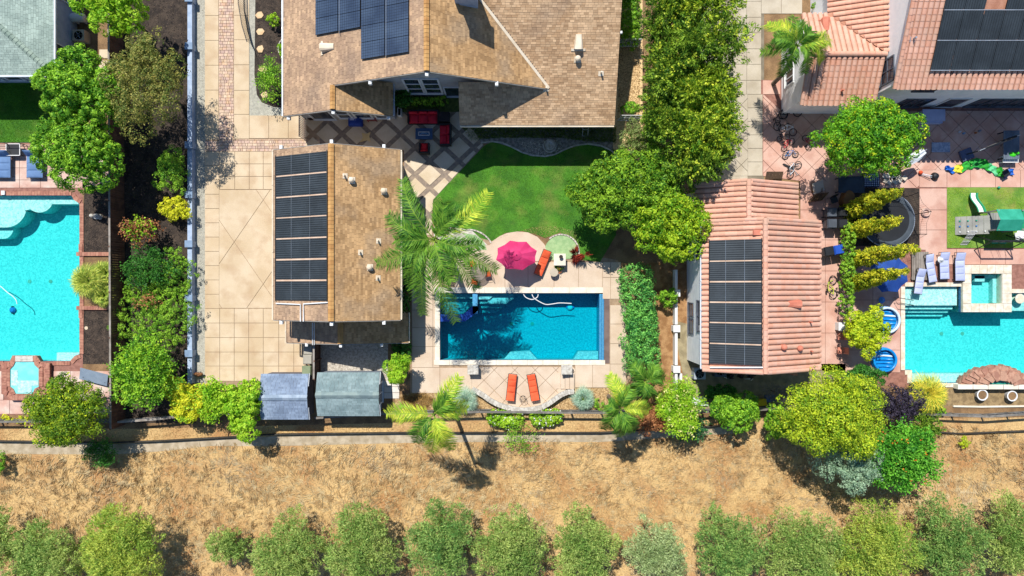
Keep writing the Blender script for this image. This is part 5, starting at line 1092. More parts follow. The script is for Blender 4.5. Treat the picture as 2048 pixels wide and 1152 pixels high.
def lounger(name, label, px, py, rz, mat, fmat=BLACK, L_=1.95, wd=.62, back=.35, z=.05, group=None, reverse=False, backlen=.6):
    # local: foot at -y, head at +y; flat pad plus raised back
    c = W(px, py); r = thing(name, label, 'sun lounger', (c.x, c.y, z), math.radians(rz), group); y0 = -L_ / 2; yb = L_ / 2 - backlen; f = MB()
    for s in (-1, 1): f.tube([(s * wd / 2, y0, .3), (s * wd / 2, L_ / 2, .3)], .02, 6)
    for y in (y0, yb, L_ / 2): f.tube([(-wd / 2, y, .3), (wd / 2, y, .3)], .02, 6)
    for s in (-1, 1): f.tube([(s * wd / 2, L_ / 2 - .25, .3), (s * wd / 2, L_ / 2 - .3, .3 + back * .6)], .015, 5)
    f.build('frame', fmat, r, local=True)
    for s in (-1, 1):
        for y in (y0 + .15, L_ / 2 - .2): MB().tube([(s * wd / 2, y, .3), (s * wd / 2, y, 0)], .022, 6).build('leg', fmat, r, local=True)
    m = MB()
    n = 3
    for i in range(n): a = y0 + .03 + (yb - y0 - .03) * i / n; cushion(m, (-wd / 2 + .02, a + .004, .32), (wd / 2 - .02, a + (yb - y0 - .03) / n - .004, .32), .07, .018)
    m.build('seat_cushion', mat, r, local=True)
    b = MB(); cushion(b, (-wd / 2 + .02, 0, 0), (wd / 2 - .02, backlen, 0), .07, .018); an = math.asin(min(.95, back / backlen)); rot = Matrix.Rotation(an, 3, 'X'); b.v = [tuple(rot @ Vector(p) + Vector((0, yb + .02, .33))) for p in b.v]; b.build('back_cushion', mat, r, local=True); return r
g_ = 'orange loungers by the deep blue pool'
lounger('sun_lounger', 'orange lounger on the terrace to the left of the wire stool', 1023, 773, 174, ORANGE, back=.15, group=g_)
lounger('sun_lounger', 'orange lounger on the terrace to the right of the wire stool', 1066, 773, 190, ORANGE, back=.15, group=g_)
lounger('sun_lounger', 'orange lounger half under the magenta umbrella by the round table', 1085, 526, -22, ORANGE, back=.25, group=g_)
g_ = 'slate blue loungers by the brick edged pool'
for px, lb in ((77, 'slate blue cushioned lounger nearest the round green tree'), (13, 'slate blue cushioned lounger cut by the frame edge by the brick pool'), (-54, 'slate blue cushioned lounger beyond the frame edge')): lounger('sun_lounger', lb, px, 328, 0, BLUEC, BLACKF, wd=1.22, back=.5, L_=2.2, group=g_ if px > -50 else None)
g_ = 'lilac loungers by the right pool'
lounger('sun_lounger', 'lilac lounger leaning askew across the slatted wooden platform', 1855, 537, 10, LILAC, back=.2, L_=2.1, group=g_); lounger('sun_lounger', 'lilac lounger with the white sun hat on it', 1882, 532, 2, LILAC, back=.2, L_=2.0, group=g_, wd=.7); lounger('sun_lounger', 'lilac lounger nearest the travertine spa', 1913, 534, 1, LILAC, back=.2, L_=2.1, group=g_, wd=.72)
lounger('sun_lounger', 'lilac lounger hanging over the shallow pool shelf', 1833, 563, -8, LILAC, back=.2, L_=1.9, group=g_)
pf = thing('wooden_platform', 'grey slatted wooden platform under the askew lilac lounger', 'platform', W(1836, 531))
for i in range(10): a, b = W(1820 + i * 3.4, 560), W(1822.8 + i * 3.4, 504); MB().b2((a.x, a.y, .2), (b.x, b.y, .24)).build('slat', FENCEG, pf)
for y in (508, 556): a, b = W(1820, y + 2), W(1854, y - 2); MB().b2((a.x, a.y, .05), (b.x, b.y, .198)).build('joist', FENCEG, pf)
q = W(1882, 519, .45); one('sun_hat', MB().lathe((q.x, q.y, .44), [(.26, 0), (.25, .02), (.12, .03), (.11, .12), (.05, .15)], 18), WHITE, 'white wide brimmed hat lying on a lilac lounger', 'hat', smooth=True)
def sofa(name, label, px, py, w_, d_, seats, rz, mat, cat='sofa'):
    c = W(px, py); r = thing(name, label, cat, (c.x, c.y, .05), math.radians(rz)); f = MB()
    f.box((0, 0, .15), (w_, d_, .26)); f.box((0, d_ / 2 - .05, .42), (w_, .1, .52)); f.build('frame', BLACKF, r, local=True)
    for s in (-1, 1): MB().box((s * (w_ / 2 - .05), -.03, .4), (.1, d_ - .1, .26)).build('arm', BLACKF, r, local=True)
    sw_ = (w_ - .22) / seats
    for i in range(seats):
        x0 = -w_ / 2 + .11 + i * sw_; m = MB(); cushion(m, (x0 + .01, -d_ / 2 + .02, .28), (x0 + sw_ - .01, d_ / 2 - .27, .28), .13); m.build('seat_cushion', mat, r, local=True)
        m = MB(); cushion(m, (x0 + .01, d_ / 2 - .27, .3), (x0 + sw_ - .01, d_ / 2 - .1, .3), .4); m.build('back_cushion', mat, r, local=True)
    return r
sofa('outdoor_sofa', 'three seat red cushioned black wicker sofa on the shaded patio', 848, 237, 2.3, .95, 3, 0, RED); sofa('loveseat', 'two seat red cushioned black wicker sofa turned sideways on the patio', 892, 272, 1.6, .85, 2, -90, RED, 'sofa')
sofa('armchair', 'single bright red armchair at the edge of the patio shade', 850, 299, .75, .8, 1, 180, RED2, 'armchair')
q = W(890, 237); one('side_table', MB().box((q.x, q.y, .3), (.75, .7, .5)), BLACKF, 'square black wicker table in the corner between the red sofas', 'table')
fp = thing('fire_pit_table', 'dark blue rectangular fire pit table with a steel rimmed burner', 'table', W(850, 271)); q = W(850, 271)
MB().box(q + Vector((0, 0, .3)), (1.05, .65, .5)).build('body', M('navy_metal', '#31557d', '#26466b', rough=.5), fp); MB().box(q + Vector((0, 0, .575)), (1.25, .8, .05)).build('top', MATS['navy_metal'], fp)
m = MB(); m.box(q + Vector((0, .12, .615)), (.8, .03, .03)); m.box(q + Vector((0, -.12, .615)), (.8, .03, .03)); m.box(q + Vector((.385, 0, .615)), (.03, .21, .03)); m.box(q + Vector((-.385, 0, .615)), (.03, .21, .03)); m.build('rim', WHITE, fp)
m = MB(); [m.blob(q + Vector((-.33 + .066 * i, RR.uniform(-.05, .05), .61)), (.035, .035, .02), i) for i in range(11)]; m.build('fire_glass', M('fireglass', '#7fb0d8', '#4e86b8', rough=.2), fp)
bx = thing('storage_bench', 'royal blue cushioned bench box against the house windows', 'bench', W(713, 243)); q = W(713, 243); MB().box(q + Vector((0, 0, .25)), (1.0, .8, .4)).build('box', M('royal_blue', '#2449a8', '#1c3c94'), bx)
m = MB(); cushion(m, (q.x - .48, q.y - .38, .452), (q.x + .48, q.y + .38, .452), .1); m.build('cushion', MATS['royal_blue'], bx); MB().box(q + Vector((-.15, .1, .58)), (.42, .3, .02)).build('folded_towel', LILAC, bx)
rb = thing('low_bench', 'small dark red slatted bench by the house wall', 'bench', W(746, 240)); q = W(746, 240)
for i in range(5): MB().box(q + Vector((0, -.16 + .08 * i, .42)), (.75, .065, .03)).build('slat', M('oxblood', '#a04a44', '#8a3c38'), rb)
for s in (-1, 1):
    for t in (-1, 1): MB().box(q + Vector((s * .32, t * .14, .225)), (.05, .05, .36)).build('leg', MATS['oxblood'], rb)
pl_ = thing('planter_box', 'narrow white rimmed planter at the corner of the hedge strip', 'planter', W(801, 227)); q = W(801, 227)
for dx, dy, sx, sy in ((0, .28, .26, .04), (0, -.28, .26, .04), (.12, 0, .04, .52), (-.12, 0, .04, .52)): MB().box(q + Vector((dx, dy, .3)), (sx, sy, .5)).build('side', WHITE, pl_)
MB().box(q + Vector((0, 0, .25)), (.2, .5, .36)).build('soil_fill', MULCH, pl_)
def pot(label, px, py, r_, h, mat, fill=MULCH, group=None, z=.05, cat='plant pot'):
    q = W(px, py); r = thing('plant_pot', label, cat, (q.x, q.y, z), 0, group); MB().lathe((0, 0, 0), [(r_ * .7, 0), (r_, h * .9), (r_ * 1.08, h * .92), (r_ * 1.08, h), (r_ * .88, h), (r_ * .84, h * .86)], 18).build('bowl', mat, r, local=True, smooth=False); MB().cyl((0, 0, h * .84), r_ * .82, h * .08, 16).build('soil_fill', fill, r, local=True); return r
pot('round dark pot beside the picket gate', 625, 236, .26, .4, M('dark_clay', '#5b4038', '#48322c'))
star = [(724, 266), (733, 268), (742, 264), (739, 273), (742, 284), (734, 281), (719, 285), (726, 276)]  # star of light on the shaded paving, painted as a thin pale prism
one('painted_light_patch', MB().prism(ground_poly(star), .06, .075), M('light_patch_tan', '#f0d49c', '#e4c488'), 'pale star shaped patch of painted light on the shaded patio paving', 'mat')  # painted light on the paving, not a real mat
# fountain
ft = thing('garden_fountain', 'round tiered grey stone fountain in the shaded planting bed', 'fountain', W(1099, 294))
q = W(1099, 294); MB().lathe((q.x, q.y, 0), [(.4, 0), (.5, .35), (.5, .42), (.42, .42), (.38, .3)], 24).build('basin', GRANITE, ft, smooth=False)
for r_, z, s in ((.36, .7, .3), (.24, 1.0, .2), (.13, 1.25, .1)): MB().lathe((q.x, q.y, z - .3), [(.06, 0), (.05, .2), (r_, .3), (r_, .34), (r_ * .85, .33), (.05, .26)], 20).build('tier', GRANITE, ft)
fr = MB(); q = W(1170, 264)
for s in (-1, 1): fr.tube([(q.x + s * .2, q.y - .3, .02), (q.x + s * .2, q.y + .2, .45), (q.x + s * .2, q.y + .4, 1.0)], .015, 5)
for t in (0, .5, 1): fr.tube([(q.x - .2, q.y - .3 + .7 * t, .02 + t), (q.x + .2, q.y - .3 + .7 * t, .02 + t)], .012, 5)
one('garden_trellis', fr, WHITE, 'small white metal ladder frame in the shaded planting bed', 'trellis')
# umbrella
def umbrella(label, px, py, r_, h, mat, rot=0, n=8, name='patio_umbrella', drop=.5, cat='umbrella', sq=1.):
    q = W(px, py, h); r = thing(name, label, cat, (q.x, q.y, .05)); MB().tube([(0, 0, 0), (0, 0, h)], .025, 8).build('pole', WHITE, r, local=True); MB().cyl((0, 0, 0), .28, .1, 16).build('base', BLACK, r, local=True)
    vs = [(0, 0, h)]; fs = []; K = 5; R_ = 2
    for k in range(1, K + 1):
        for i in range(n * 2):
            a = rot + math.pi * i / n; f = k / K; rr = r_ * f * (1 if i % 2 == 0 else 1 - .12 * f); vs.append((rr * math.cos(a), sq * rr * math.sin(a), h - drop * f ** 1.15 - (0 if i % 2 == 0 else -.0 + .05 * f)))
    m2 = n * 2
    fs = [(0, 1 + i, 1 + (i + 1) % m2) for i in range(m2)] + [(1 + (k - 1) * m2 + i, 1 + k * m2 + i, 1 + k * m2 + (i + 1) % m2, 1 + (k - 1) * m2 + (i + 1) % m2) for k in range(1, K) for i in range(m2)]
    MB().add(vs, fs).build('canopy', mat, r, local=True); MB().lathe((0, 0, h - .06), [(.36, -.03), (.2, .05), (.03, .12)], n * 2).build('vent_cap', mat, r, local=True); MB().lathe((0, 0, h + .02), [(.03, 0), (.04, .06), (.01, .12)], 8).build('finial', BLACK, r, local=True)
    for i in range(n): a = rot + 2 * math.pi * i / n; MB().tube([(0, 0, h - .03), (r_ * .98 * math.cos(a), sq * r_ * .98 * math.sin(a), h - drop - .02)], .012, 4).build('rib', SILV, r, local=True)
    return r
MAG = M('magenta_canvas', '#fa4c8e', '#ee3a7e', var=.04, trans=.35)
umbrella('bright magenta eight sided umbrella between palm and orange lounger', 1033, 510, 1.52, 2.5, MAG, rot=.3, sq=.72)
umbrella('royal blue umbrella half hidden under the clipped cypress columns', 1786, 547, 1.42, 2.4, M('royal_canvas', '#2f62c0', '#2754ac', trans=.3), rot=.4)
rtb = thing('round_table', 'small round grey topped table beside the orange lounger', 'table', W(1107, 545)); q = W(1107, 545); MB().cyl((q.x, q.y, .52), .31, .04, 24).build('top', GREYC, rtb); MB().tube([(q.x, q.y, .05), (q.x, q.y, .52)], .05, 8).build('leg', BLACK, rtb); MB().cyl((q.x, q.y, .05), .22, .03, 16).build('foot', BLACK, rtb)
cb = thing('plinth', 'square cream plinth block on the turf patch edge', 'plinth', W(1118, 520)); q = W(1118, 520); MB().box(q + Vector((0, 0, .4)), (.74, .74, .7)).build('body', COPW, cb); MB().box(q + Vector((0, 0, .78)), (.86, .86, .06)).build('top', COPW, cb)
pot('dark glazed pot standing on the square cream plinth', 1120, 515, .13, .25, BLACK, z=.81)
st = thing('wire_stool', 'round wire stool between the two terrace loungers', 'stool', W(1046, 797)); q = W(1046, 797)
for z, r_ in ((.45, .25), (.06, .22)): MB().tube([(q.x + r_ * math.cos(i * .4), q.y + r_ * math.sin(i * .4), z) for i in range(16)], .012, 4, closed=True).build('ring', BLACK, st)
for i in range(6): a = i * 1.047; MB().tube([(q.x + .25 * math.cos(a), q.y + .25 * math.sin(a), .45), (q.x + .1 * math.cos(a), q.y + .1 * math.sin(a), .25), (q.x + .22 * math.cos(a), q.y + .22 * math.sin(a), .05)], .01, 4).build('leg', BLACK, st)
ht = thing('glass_table', 'round wrought iron table half hidden under the big palm fronds', 'table', W(958, 545)); q = W(958, 545)
MB().tube([(q.x + .6 * math.cos(i * .314), q.y + .6 * math.sin(i * .314), .72) for i in range(20)], .02, 5, closed=True).build('rim', BLACK, ht); MB().cyl((q.x, q.y, .71), .59, .012, 24).build('top', M('smoked_glass', '#a89c90', '#9a8e82', rough=.15, alpha=.5), ht)
for i in range(4): a = i * 1.57; MB().tube([(q.x + .5 * math.cos(a), q.y + .5 * math.sin(a), .71), (q.x + .4 * math.cos(a), q.y + .4 * math.sin(a), .05)], .02, 5).build('leg', BLACK, ht)
def ichair(label, px, py, rz, mat, group='iron chairs round the table under the palm'):
    q = W(px, py); r = thing('garden_chair', label, 'chair', (q.x, q.y, .05), math.radians(rz), group); m = MB(); cushion(m, (-.22, -.22, .42), (.22, .22, .42), .07); m.build('seat', mat, r, local=True)
    for s in (-1, 1):
        for t in (-1, 1): MB().tube([(s * .2, t * .2, .42), (s * .22, t * .24, 0)], .014, 5).build('leg', BLACK, r, local=True)
        MB().tube([(s * .24, -.2, .62), (s * .24, .2, .64)], .014, 5).build('arm', BLACK, r, local=True)
    m = MB().tube([(-.22, .22, .42), (-.2, .3, .95), (.2, .3, .95), (.22, .22, .42)], .014, 5)
    for i in range(4): m.tube([(-.15 + .1 * i, .23, .44), (-.15 + .1 * i, .3, .95)], .008, 4)
    m.build('backrest', BLACK, r, local=True)
ichair('iron chair with an orange seat nearest the magenta umbrella', 975, 548, -80, ORANGE); ichair('iron chair at the table below the palm, pool side', 950, 563, 170, ORANGE); ichair('iron chair at the table below the palm, lawn side', 945, 528, 20, ORANGE)
# pool cleaner and hose
def hose(label, pts, r_, mat, z=None, name='pool_hose', cat='hose'):
    P0 = [W(x, y, zz) for x, y, zz in pts]; out = []
    for i in range(len(P0) - 1):
        p = [P0[max(0, i - 1)], P0[i], P0[i + 1], P0[min(len(P0) - 1, i + 2)]]
        for k in range(6): t = k / 6; out.append(.5 * (2 * p[1] + (p[2] - p[0]) * t + (2 * p[0] - 5 * p[1] + 4 * p[2] - p[3]) * t * t + (3 * p[1] - p[0] - 3 * p[2] + p[3]) * t ** 3))
    out.append(P0[-1]); return one(name, MB().tube(out, r_, 6), mat, label, cat, smooth=True)
hose('coiled white cleaner hose floating near the wall of the deep blue pool', [(1046, 587, -.1), (1052, 595, -.1), (1064, 599, -.1), (1074, 595, -.1), (1076, 588, -.1), (1070, 585, -.1), (1064, 587, -.1), (1068, 596, -.1), (1080, 604, -.1), (1092, 609, -.1), (1105, 608, -.1), (1120, 606, -.1), (1143, 607, -.1)], .035, WHITE)
pc = thing('pool_cleaner', 'small white and blue robot cleaner on the floor of the deep blue pool', 'pool cleaner', W(1140, 614, -1.6)); q = W(1140, 614, -1.6)
MB().lathe((q.x, q.y, -1.68), [(.24, 0), (.26, .08), (.16, .18), (.06, .2)], 14).build('body', WHITE, pc)
for s in (-1, 1): MB().cyl((q.x + s * .22, q.y, -1.68), .09, .14, 10).build('wheel', M('blue_plastic', '#3a7fd0'), pc)
hose('thin white cleaner hose curling across the turquoise brick edged pool', [(-20, 560, -.1), (0, 572, -.1), (15, 585, -.1), (25, 592, -.1), (32, 600, -.1), (34, 608, -.1)], .03, WHITE)
pc = thing('pool_cleaner', 'blue robot cleaner on the floor of the brick edged pool', 'pool cleaner', W(25, 620, -1.4)); q = W(25, 620, -1.4)
MB().lathe((q.x, q.y, -1.48), [(.2, 0), (.24, .08), (.14, .2), (.05, .22)], 14).build('body', MATS['blue_plastic'], pc)
for s in (-1, 1): MB().cyl((q.x, q.y + s * .22, -1.48), .08, .12, 10).build('wheel', BLACK, pc)
# bins
def bin_(label, px, py, rz, mat, lid, group='wheeled bins', name='wheeled_bin', lidname='lid'):
    q = W(px, py); r = thing(name, label, 'bin', (q.x, q.y, .05), math.radians(rz), group); m = MB(); a, b = .25, .31
    m.add([(-a, -a, .06), (a, -a, .06), (a, a, .06), (-a, a, .06), (-b, -b, 1.0), (b, -b, 1.0), (b, b, 1.0), (-b, b, 1.0)], [(0, 3, 2, 1), (4, 5, 6, 7), (0, 1, 5, 4), (1, 2, 6, 5), (2, 3, 7, 6), (3, 0, 4, 7)]); m.build('body', mat, r, local=True)
    l = MB(); l.add([(-b - .03, -b - .03, 1.0), (b + .03, -b - .03, 1.0), (b + .03, b + .05, 1.0), (-b - .03, b + .05, 1.0), (-b + .03, -b + .02, 1.1), (b - .03, -b + .02, 1.1), (b - .03, b - .02, 1.1), (-b + .03, b - .02, 1.1)], [(4, 5, 6, 7), (0, 1, 5, 4), (1, 2, 6, 5), (2, 3, 7, 6), (3, 0, 4, 7), (0, 3, 2, 1)]); l.build(lidname, lid, r, local=True)
    MB().tube([(-.2, b + .1, .98), (.2, b + .1, .98)], .02, 6).build('handle', BLACK, r, local=True)
    for s in (-1, 1): w_ = MB(); w_.cyl((0, 0, 0), .11, .05, 12); w_.v = [(z + s * .27 - .025, x + .27, y + .11) for x, y, z in w_.v]; w_.build('wheel', BLACK, r, local=True)
GB = M('grey_plastic', '#575d68', '#4a505a', rough=.5); BB = M('blue_lid', '#2a5cc8', '#2350b4', rough=.4); GRB = M('olive_plastic', '#8d9a78', '#7f8c6c', rough=.5)
bin_('green lidded bin between the garage yard fence and the sheds', 622, 738, 0, GRB, GRB)
bin_('pale grey bin in the middle of the row by the dark board fence', 624, 716, 0, GREYC, M('pale_lid', '#b9b3a4', '#a9a394')); bin_('beige bin topmost of the row by the dark board fence', 625, 697, 0, GREYC, MATS['pale_lid'])
bin_('grey wheeled bin by the outbuilding, upper one of the near pair', 1651, 428, 90, GB, GB); bin_('grey wheeled bin by the outbuilding, lower one of the near pair', 1651, 450, 90, GB, GB)
bin_('dark wheeled bin by the hedge end, upper one', 1672, 427, 90, GB, BLACK); bin_('dark wheeled bin by the hedge end, lower one', 1672, 450, 90, GB, BLACK)
bin_('blue lidded wheeled bin standing alone by the hedge', 1664, 501, 100, GB, BB); bin_('open grey crate bin left of the blue lidded bin', 1645, 504, 100, GB, BLACK)
# ---------------------------------------------------------------- bikes
TYRE = M('tyre', '#24262a', '#1b1c20', rough=.8)
def bike(label, px, py, rz, mat, s=1., lay=True, group='bicycles left by the tiled houses', name='bicycle', loc=None):
    q = W(px, py); r = thing(name, label, 'bicycle', (q.x, q.y, .06), math.radians(rz), group); R_ = .3 * s; L_ = .5 * s
    # built upright in x-z, then tipped over to lie on its side, a little lifted by the handlebar
    T = Matrix.Rotation(math.radians(-74 if lay else -8), 3, 'X')
    def tp(mb): mb.v = [tuple(T @ Vector(p) + Vector((0, 0, .05 if lay else 0))) for p in mb.v]; return mb
    for sx in (-1, 1):
        w_ = MB(); w_.tube([(sx * L_ + R_ * math.cos(a * .393), 0, R_ + R_ * math.sin(a * .393)) for a in range(16)], .028 * s + .006, 5, closed=True); wo = tp(w_).build('wheel', TYRE, r, local=True)
        sp_ = MB(); [sp_.tube([(sx * L_, 0, R_), (sx * L_ + R_ * math.cos(a * .785), 0, R_ + R_ * math.sin(a * .785))], .007, 3) for a in range(8)]; tp(sp_).build('spoke', SILV, wo, local=True)
    f = MB(); bb, st_, hd, rr, fr_ = (-.08 * s, 0, .28 * s), (-.2 * s, 0, .72 * s), (.32 * s, 0, .72 * s), (-L_, 0, R_), (L_, 0, R_)
    for a, b in ((bb, st_), (bb, hd), (st_, hd), (bb, rr), (st_, rr), (hd, fr_)): f.tube([a, b], .022 * s + .004, 6)
    tp(f).build('frame', mat, r, local=True)
    m = MB(); m.box((-.22 * s, 0, .82 * s), (.24 * s, .12 * s, .06)); m.tube([st_, (-.22 * s, 0, .82 * s)], .014, 5); tp(m).build('saddle', BLACK, r, local=True)
    h_ = MB(); h_.tube([hd, (.3 * s, 0, .88 * s)], .014, 5); h_.tube([(.22 * s, -.28 * s, .9 * s), (.3 * s, -.1 * s, .88 * s), (.3 * s, .1 * s, .88 * s), (.22 * s, .28 * s, .9 * s)], .014, 5); tp(h_).build('handlebar', SILV, r, local=True); return r
BW = M('white_bike_paint', '#e8ecf2', rough=.3); BR = M('red_bike_paint', '#d8243a', rough=.3); BL = M('blue_bike_paint', '#3f86c8', rough=.3); BY = M('lime_bike_paint', '#c8d83a', rough=.3)
bike('black bicycle closest to the white wall corner', 1580, 236, 10, BLACK, 1.1); bike('black bicycle lying over another just below the wall corner', 1566, 246, 60, BLACK, 1.)
bike('white bicycle lying in the palm shadow', 1571, 268, -20, BW, .85); bike('small dark balance bicycle below the white one', 1566, 281, 15, BLACK, .6)
bike('red and white childrens bicycle', 1578, 295, 40, BR, .75); bike('light blue childrens bicycle', 1580, 317, 10, BL, .75); bike('silver bicycle leaning on the junk pile by the roof corner', 1592, 345, 50, SILV, .9)
bike('red bicycle in the shade beneath the clipped round tree', 1607, 288, -70, BR, .7)
bike('lime green bicycle standing along the hedge', 1672, 574, 92, BY, 1.05)
sc_ = thing('kick_scooter', 'black kick scooter lying beside the blue childrens bicycle', 'scooter', W(1577, 333)); q = W(1577, 333, .12)
MB().box(q, (.75, .14, .04), math.radians(-25)).build('deck', BLACK, sc_); a = q + Vector((.34, -.16, 0)); MB().tube([a, a + Vector((.3, -.45, .05))], .02, 6).tube([a + Vector((.12, -.53, .05)), a + Vector((.48, -.37, .05))], .018, 6).build('handlebar', SILV, sc_)
for s in (-1, 1): MB().lathe(q + Vector((s * .36, -s * .17, -.06)), [(.03, 0), (.06, 0), (.06, .03), (.03, .03)], 10).build('wheel', TYRE, sc_)
# junk by the roof corner
WD = M('plywood', '#8a6a4a', '#6d5138', ns=3, rnd=.5)
q = W(1545, 352); r = thing('wooden_crate', 'dark wooden crate lid leaning by the tiled roof edge', 'crate', q)
for i in range(5): MB().box(q + Vector((-.5 + .25 * i, 0, .35)), (.23, .55, .04), 0, Matrix.Rotation(.5, 3, 'X')).build('board', M('dark_wood', '#5c4836', '#46362a', rnd=.5), r)
for t in (-1, 1): MB().box(q + Vector((0, .17 * t, .33 + .1 * t)), (1.2, .06, .05), 0, Matrix.Rotation(.5, 3, 'X')).build('batten', MATS['dark_wood'], r)
q = W(1631, 376); r = thing('grey_board', 'pale grey square board with rails propped by the junk pile', 'board', q); MB().box(q + Vector((0, 0, .45)), (.85, .85, .04), .35, Matrix.Rotation(.35, 3, 'Z') @ Matrix.Rotation(.35, 3, 'X')).build('top', M('pale_board', '#c4b8ae', '#b0a49a'), r)
for s in (-1, 1): MB().box(q + Vector((s * .3, 0, .24)), (.05, .7, .36)).build('side', WD, r)
q = W(1634, 397); r = thing('plank_stack', 'stack of brown planks on edge beside the grey board', 'planks', q)
for i in range(6): MB().box(q + Vector((-.45 + .17 * i, .02 * i, .28)), (.05, .75, .4), -.7).build('plank', WD, r)
one('oval_board', MB().prism([(W(1687, 400).x + .38 * math.cos(i * .35) * (1 + .2 * math.sin(i * .7)), W(1687, 400).y + .6 * math.sin(i * .35)) for i in range(18)], .06, .85), M('brown_board', '#8a6238', '#74502c'), 'brown rounded board standing behind the junk pile', 'board')
def chair_b(label, px, py, rz, mat, name='folding_chair', cat='chair', group=None, z=.05, s=1.):
    q = W(px, py); r = thing(name, label, cat, (q.x, q.y, z), math.radians(rz), group); MB().box((0, 0, .42 * s), (.48 * s, .48 * s, .05)).build('seat', mat, r, local=True); MB().box((0, .26 * s, .72 * s), (.48 * s, .05, .5 * s), 0, Matrix.Rotation(-.2, 3, 'X')).build('backrest', mat, r, local=True)
    for a in (-1, 1):
        for b in (-1, 1): MB().tube([(a * .22 * s, b * .22 * s, .42 * s), (a * .24 * s, b * .26 * s, 0)], .016, 5).build('leg', BLACK, r, local=True)
    return r
chair_b('black folding chair among the junk by the hedge', 1662, 401, 20, BLACK); chair_b('dark metal chair below the white bench of green toys', 2003, 348, 30, BLACK)
q = W(1693, 372); r = thing('covered_table', 'large table under a dark charcoal cover beneath the round tree', 'table', q); m = MB(); cushion(m, (q.x - .95, q.y - .6, .7), (q.x + .95, q.y + .6, .7), .08); m.build('cover', M('charcoal_cover', '#3b4a5c', '#2e3a48'), r)
for s in (-1, 1):
    for t in (-1, 1): MB().box(q + Vector((s * .85, t * .5, .37)), (.06, .06, .66)).build('leg', BLACK, r)
q = W(1737, 362); r = thing('checkered_ottoman', 'navy ottoman with a white dotted lattice pattern', 'ottoman', q); MB().box(q + Vector((0, 0, .25)), (1.15, 1.0, .4)).build('body', M('navy', '#24365c', '#1c2c4c'), r); m = MB()
for i in range(8):
    for j in range(7): m.box(q + Vector((-.48 + .137 * i, -.4 + .133 * j, .456)), (.07, .07, .012), .785)
m.build('pattern', M('pale_dots', '#b9c8e4'), r)
r = thing('stone_pile', 'low pile of pale flat stones below the draped umbrella', 'stones', W(1785, 361)); rs_ = random.Random(4)
for i in range(11):
    q = W(1768 + (i % 6) * 7 + rs_.uniform(-2, 2), 355 + (i // 6) * 9 + rs_.uniform(-3, 3)); MB().box(q + Vector((0, 0, .12 + .07 * (i % 3))), (.34, .3, .08), rs_.uniform(0, 3)).build('stone', M('cream_stone', '#f2e8d8', '#ddd0bc', rnd=.5), r)
# closed umbrellas
def draped(label, px, py, rz, ln, r_, mat, base=BLACK, z=1.2, name='closed_umbrella', basep=None):
    q = W(px, py); r = thing(name, label, 'umbrella', (q.x, q.y, .05), math.radians(rz)); m = MB(); n = 14; vs = []; K = 8
    for k in range(K + 1):
        f = k / K; rr = r_ * (.25 + .9 * math.sin(math.pi * min(1, f * .62 + .12)) * (1 - .25 * f))
        for i in range(n): a = 2 * math.pi * i / n; s = rr * (1 + .22 * math.sin(a * 5 + k * .3)); vs.append((f * ln, s * math.cos(a), z + s * math.sin(a) * .8 + f * .5))
    m.add(vs, [(k * n + i, k * n + (i + 1) % n, (k + 1) * n + (i + 1) % n, (k + 1) * n + i) for k in range(K) for i in range(n)]); m.build('canopy', mat, r, local=True)
    MB().tube([(-.35, 0, z - .05), (ln + .25, 0, z + .55)], .03, 6).build('pole', SILV, r, local=True); MB().tube([(-.3, 0, 0), (-.3, 0, z)], .04, 6).build('post', BLACK, r, local=True); MB().box((-.3, 0, .12), (.9, .8, .16)).build('base', base, r, local=True); return r
draped('white draped closed umbrella above its black base box', 1790, 335, 38, 1.35, .3, M('white_canvas', '#e9edf2', '#d4dae2', ns=4))
draped('dark closed cantilever umbrella over its square grey base', 1937, 307, 22, 2.2, .09, BLACK, M('slate_base', '#5d6a88', '#4f5c78'), z=1.5)
one('floor_panel', MB().box(W(1880, 295) + Vector((0, 0, .09)), (1.35, .72, .05)), M('pale_panel', '#b7c0d2', '#98a4bc', ns=6, con=1, var=.3), 'pale speckled rectangular panel lying on the shaded patio', 'panel')
q = W(2008, 294); r = thing('slatted_table', 'long grey slatted outdoor table in the shade of the white house', 'table', q)
for i in range(9): MB().box(q + Vector((-.52 + .13 * i, 0, .74)), (.12, 2.1, .03)).build('slat', M('slate_slat', '#6d7a88', '#5c6876', rnd=.4), r)
for s in (-1, 1):
    for t in (-1, 1): MB().box(q + Vector((s * .5, t * .95, .37)), (.07, .07, .7)).build('leg', BLACK, r)
q = W(1857, 236); r = thing('awning_box', 'lilac grey box bench with rounded front against the house wall', 'bench', q); MB().box(q + Vector((0, .05, .32)), (1.55, .75, .54)).build('body', LILAC, r); MB().box(q + Vector((0, -.4, .25)), (1.55, .16, .4)).build('step', LILAC, r); MB().box(q + Vector((0, .05, .63)), (1.65, .85, .05)).build('lid', LILAC, r)
for i, (x, y, cname) in enumerate(((1918, 264, 'white'), (1926, 267, 'pale blue'), (1950, 266, 'orange'), (1823, 285, 'white'), (1958, 262, 'grey'))):
    one('toy_bottle', MB().lathe(W(x, y, .05), [(.07, 0), (.08, .12), (.03, .2), (.03, .26)], 10), M('toy_' + str(i), ('#e8ecf4', '#8fb2d8', '#c97a4a', '#f2f2f2', '#8c94a4')[i]), 'small %s bottle toy on the shaded patio, %s' % (cname, ('beside the pale blue one', 'between white and orange ones', 'near the slatted table', 'alone beside the round tree', 'topmost of the scatter')[i]), 'toy')
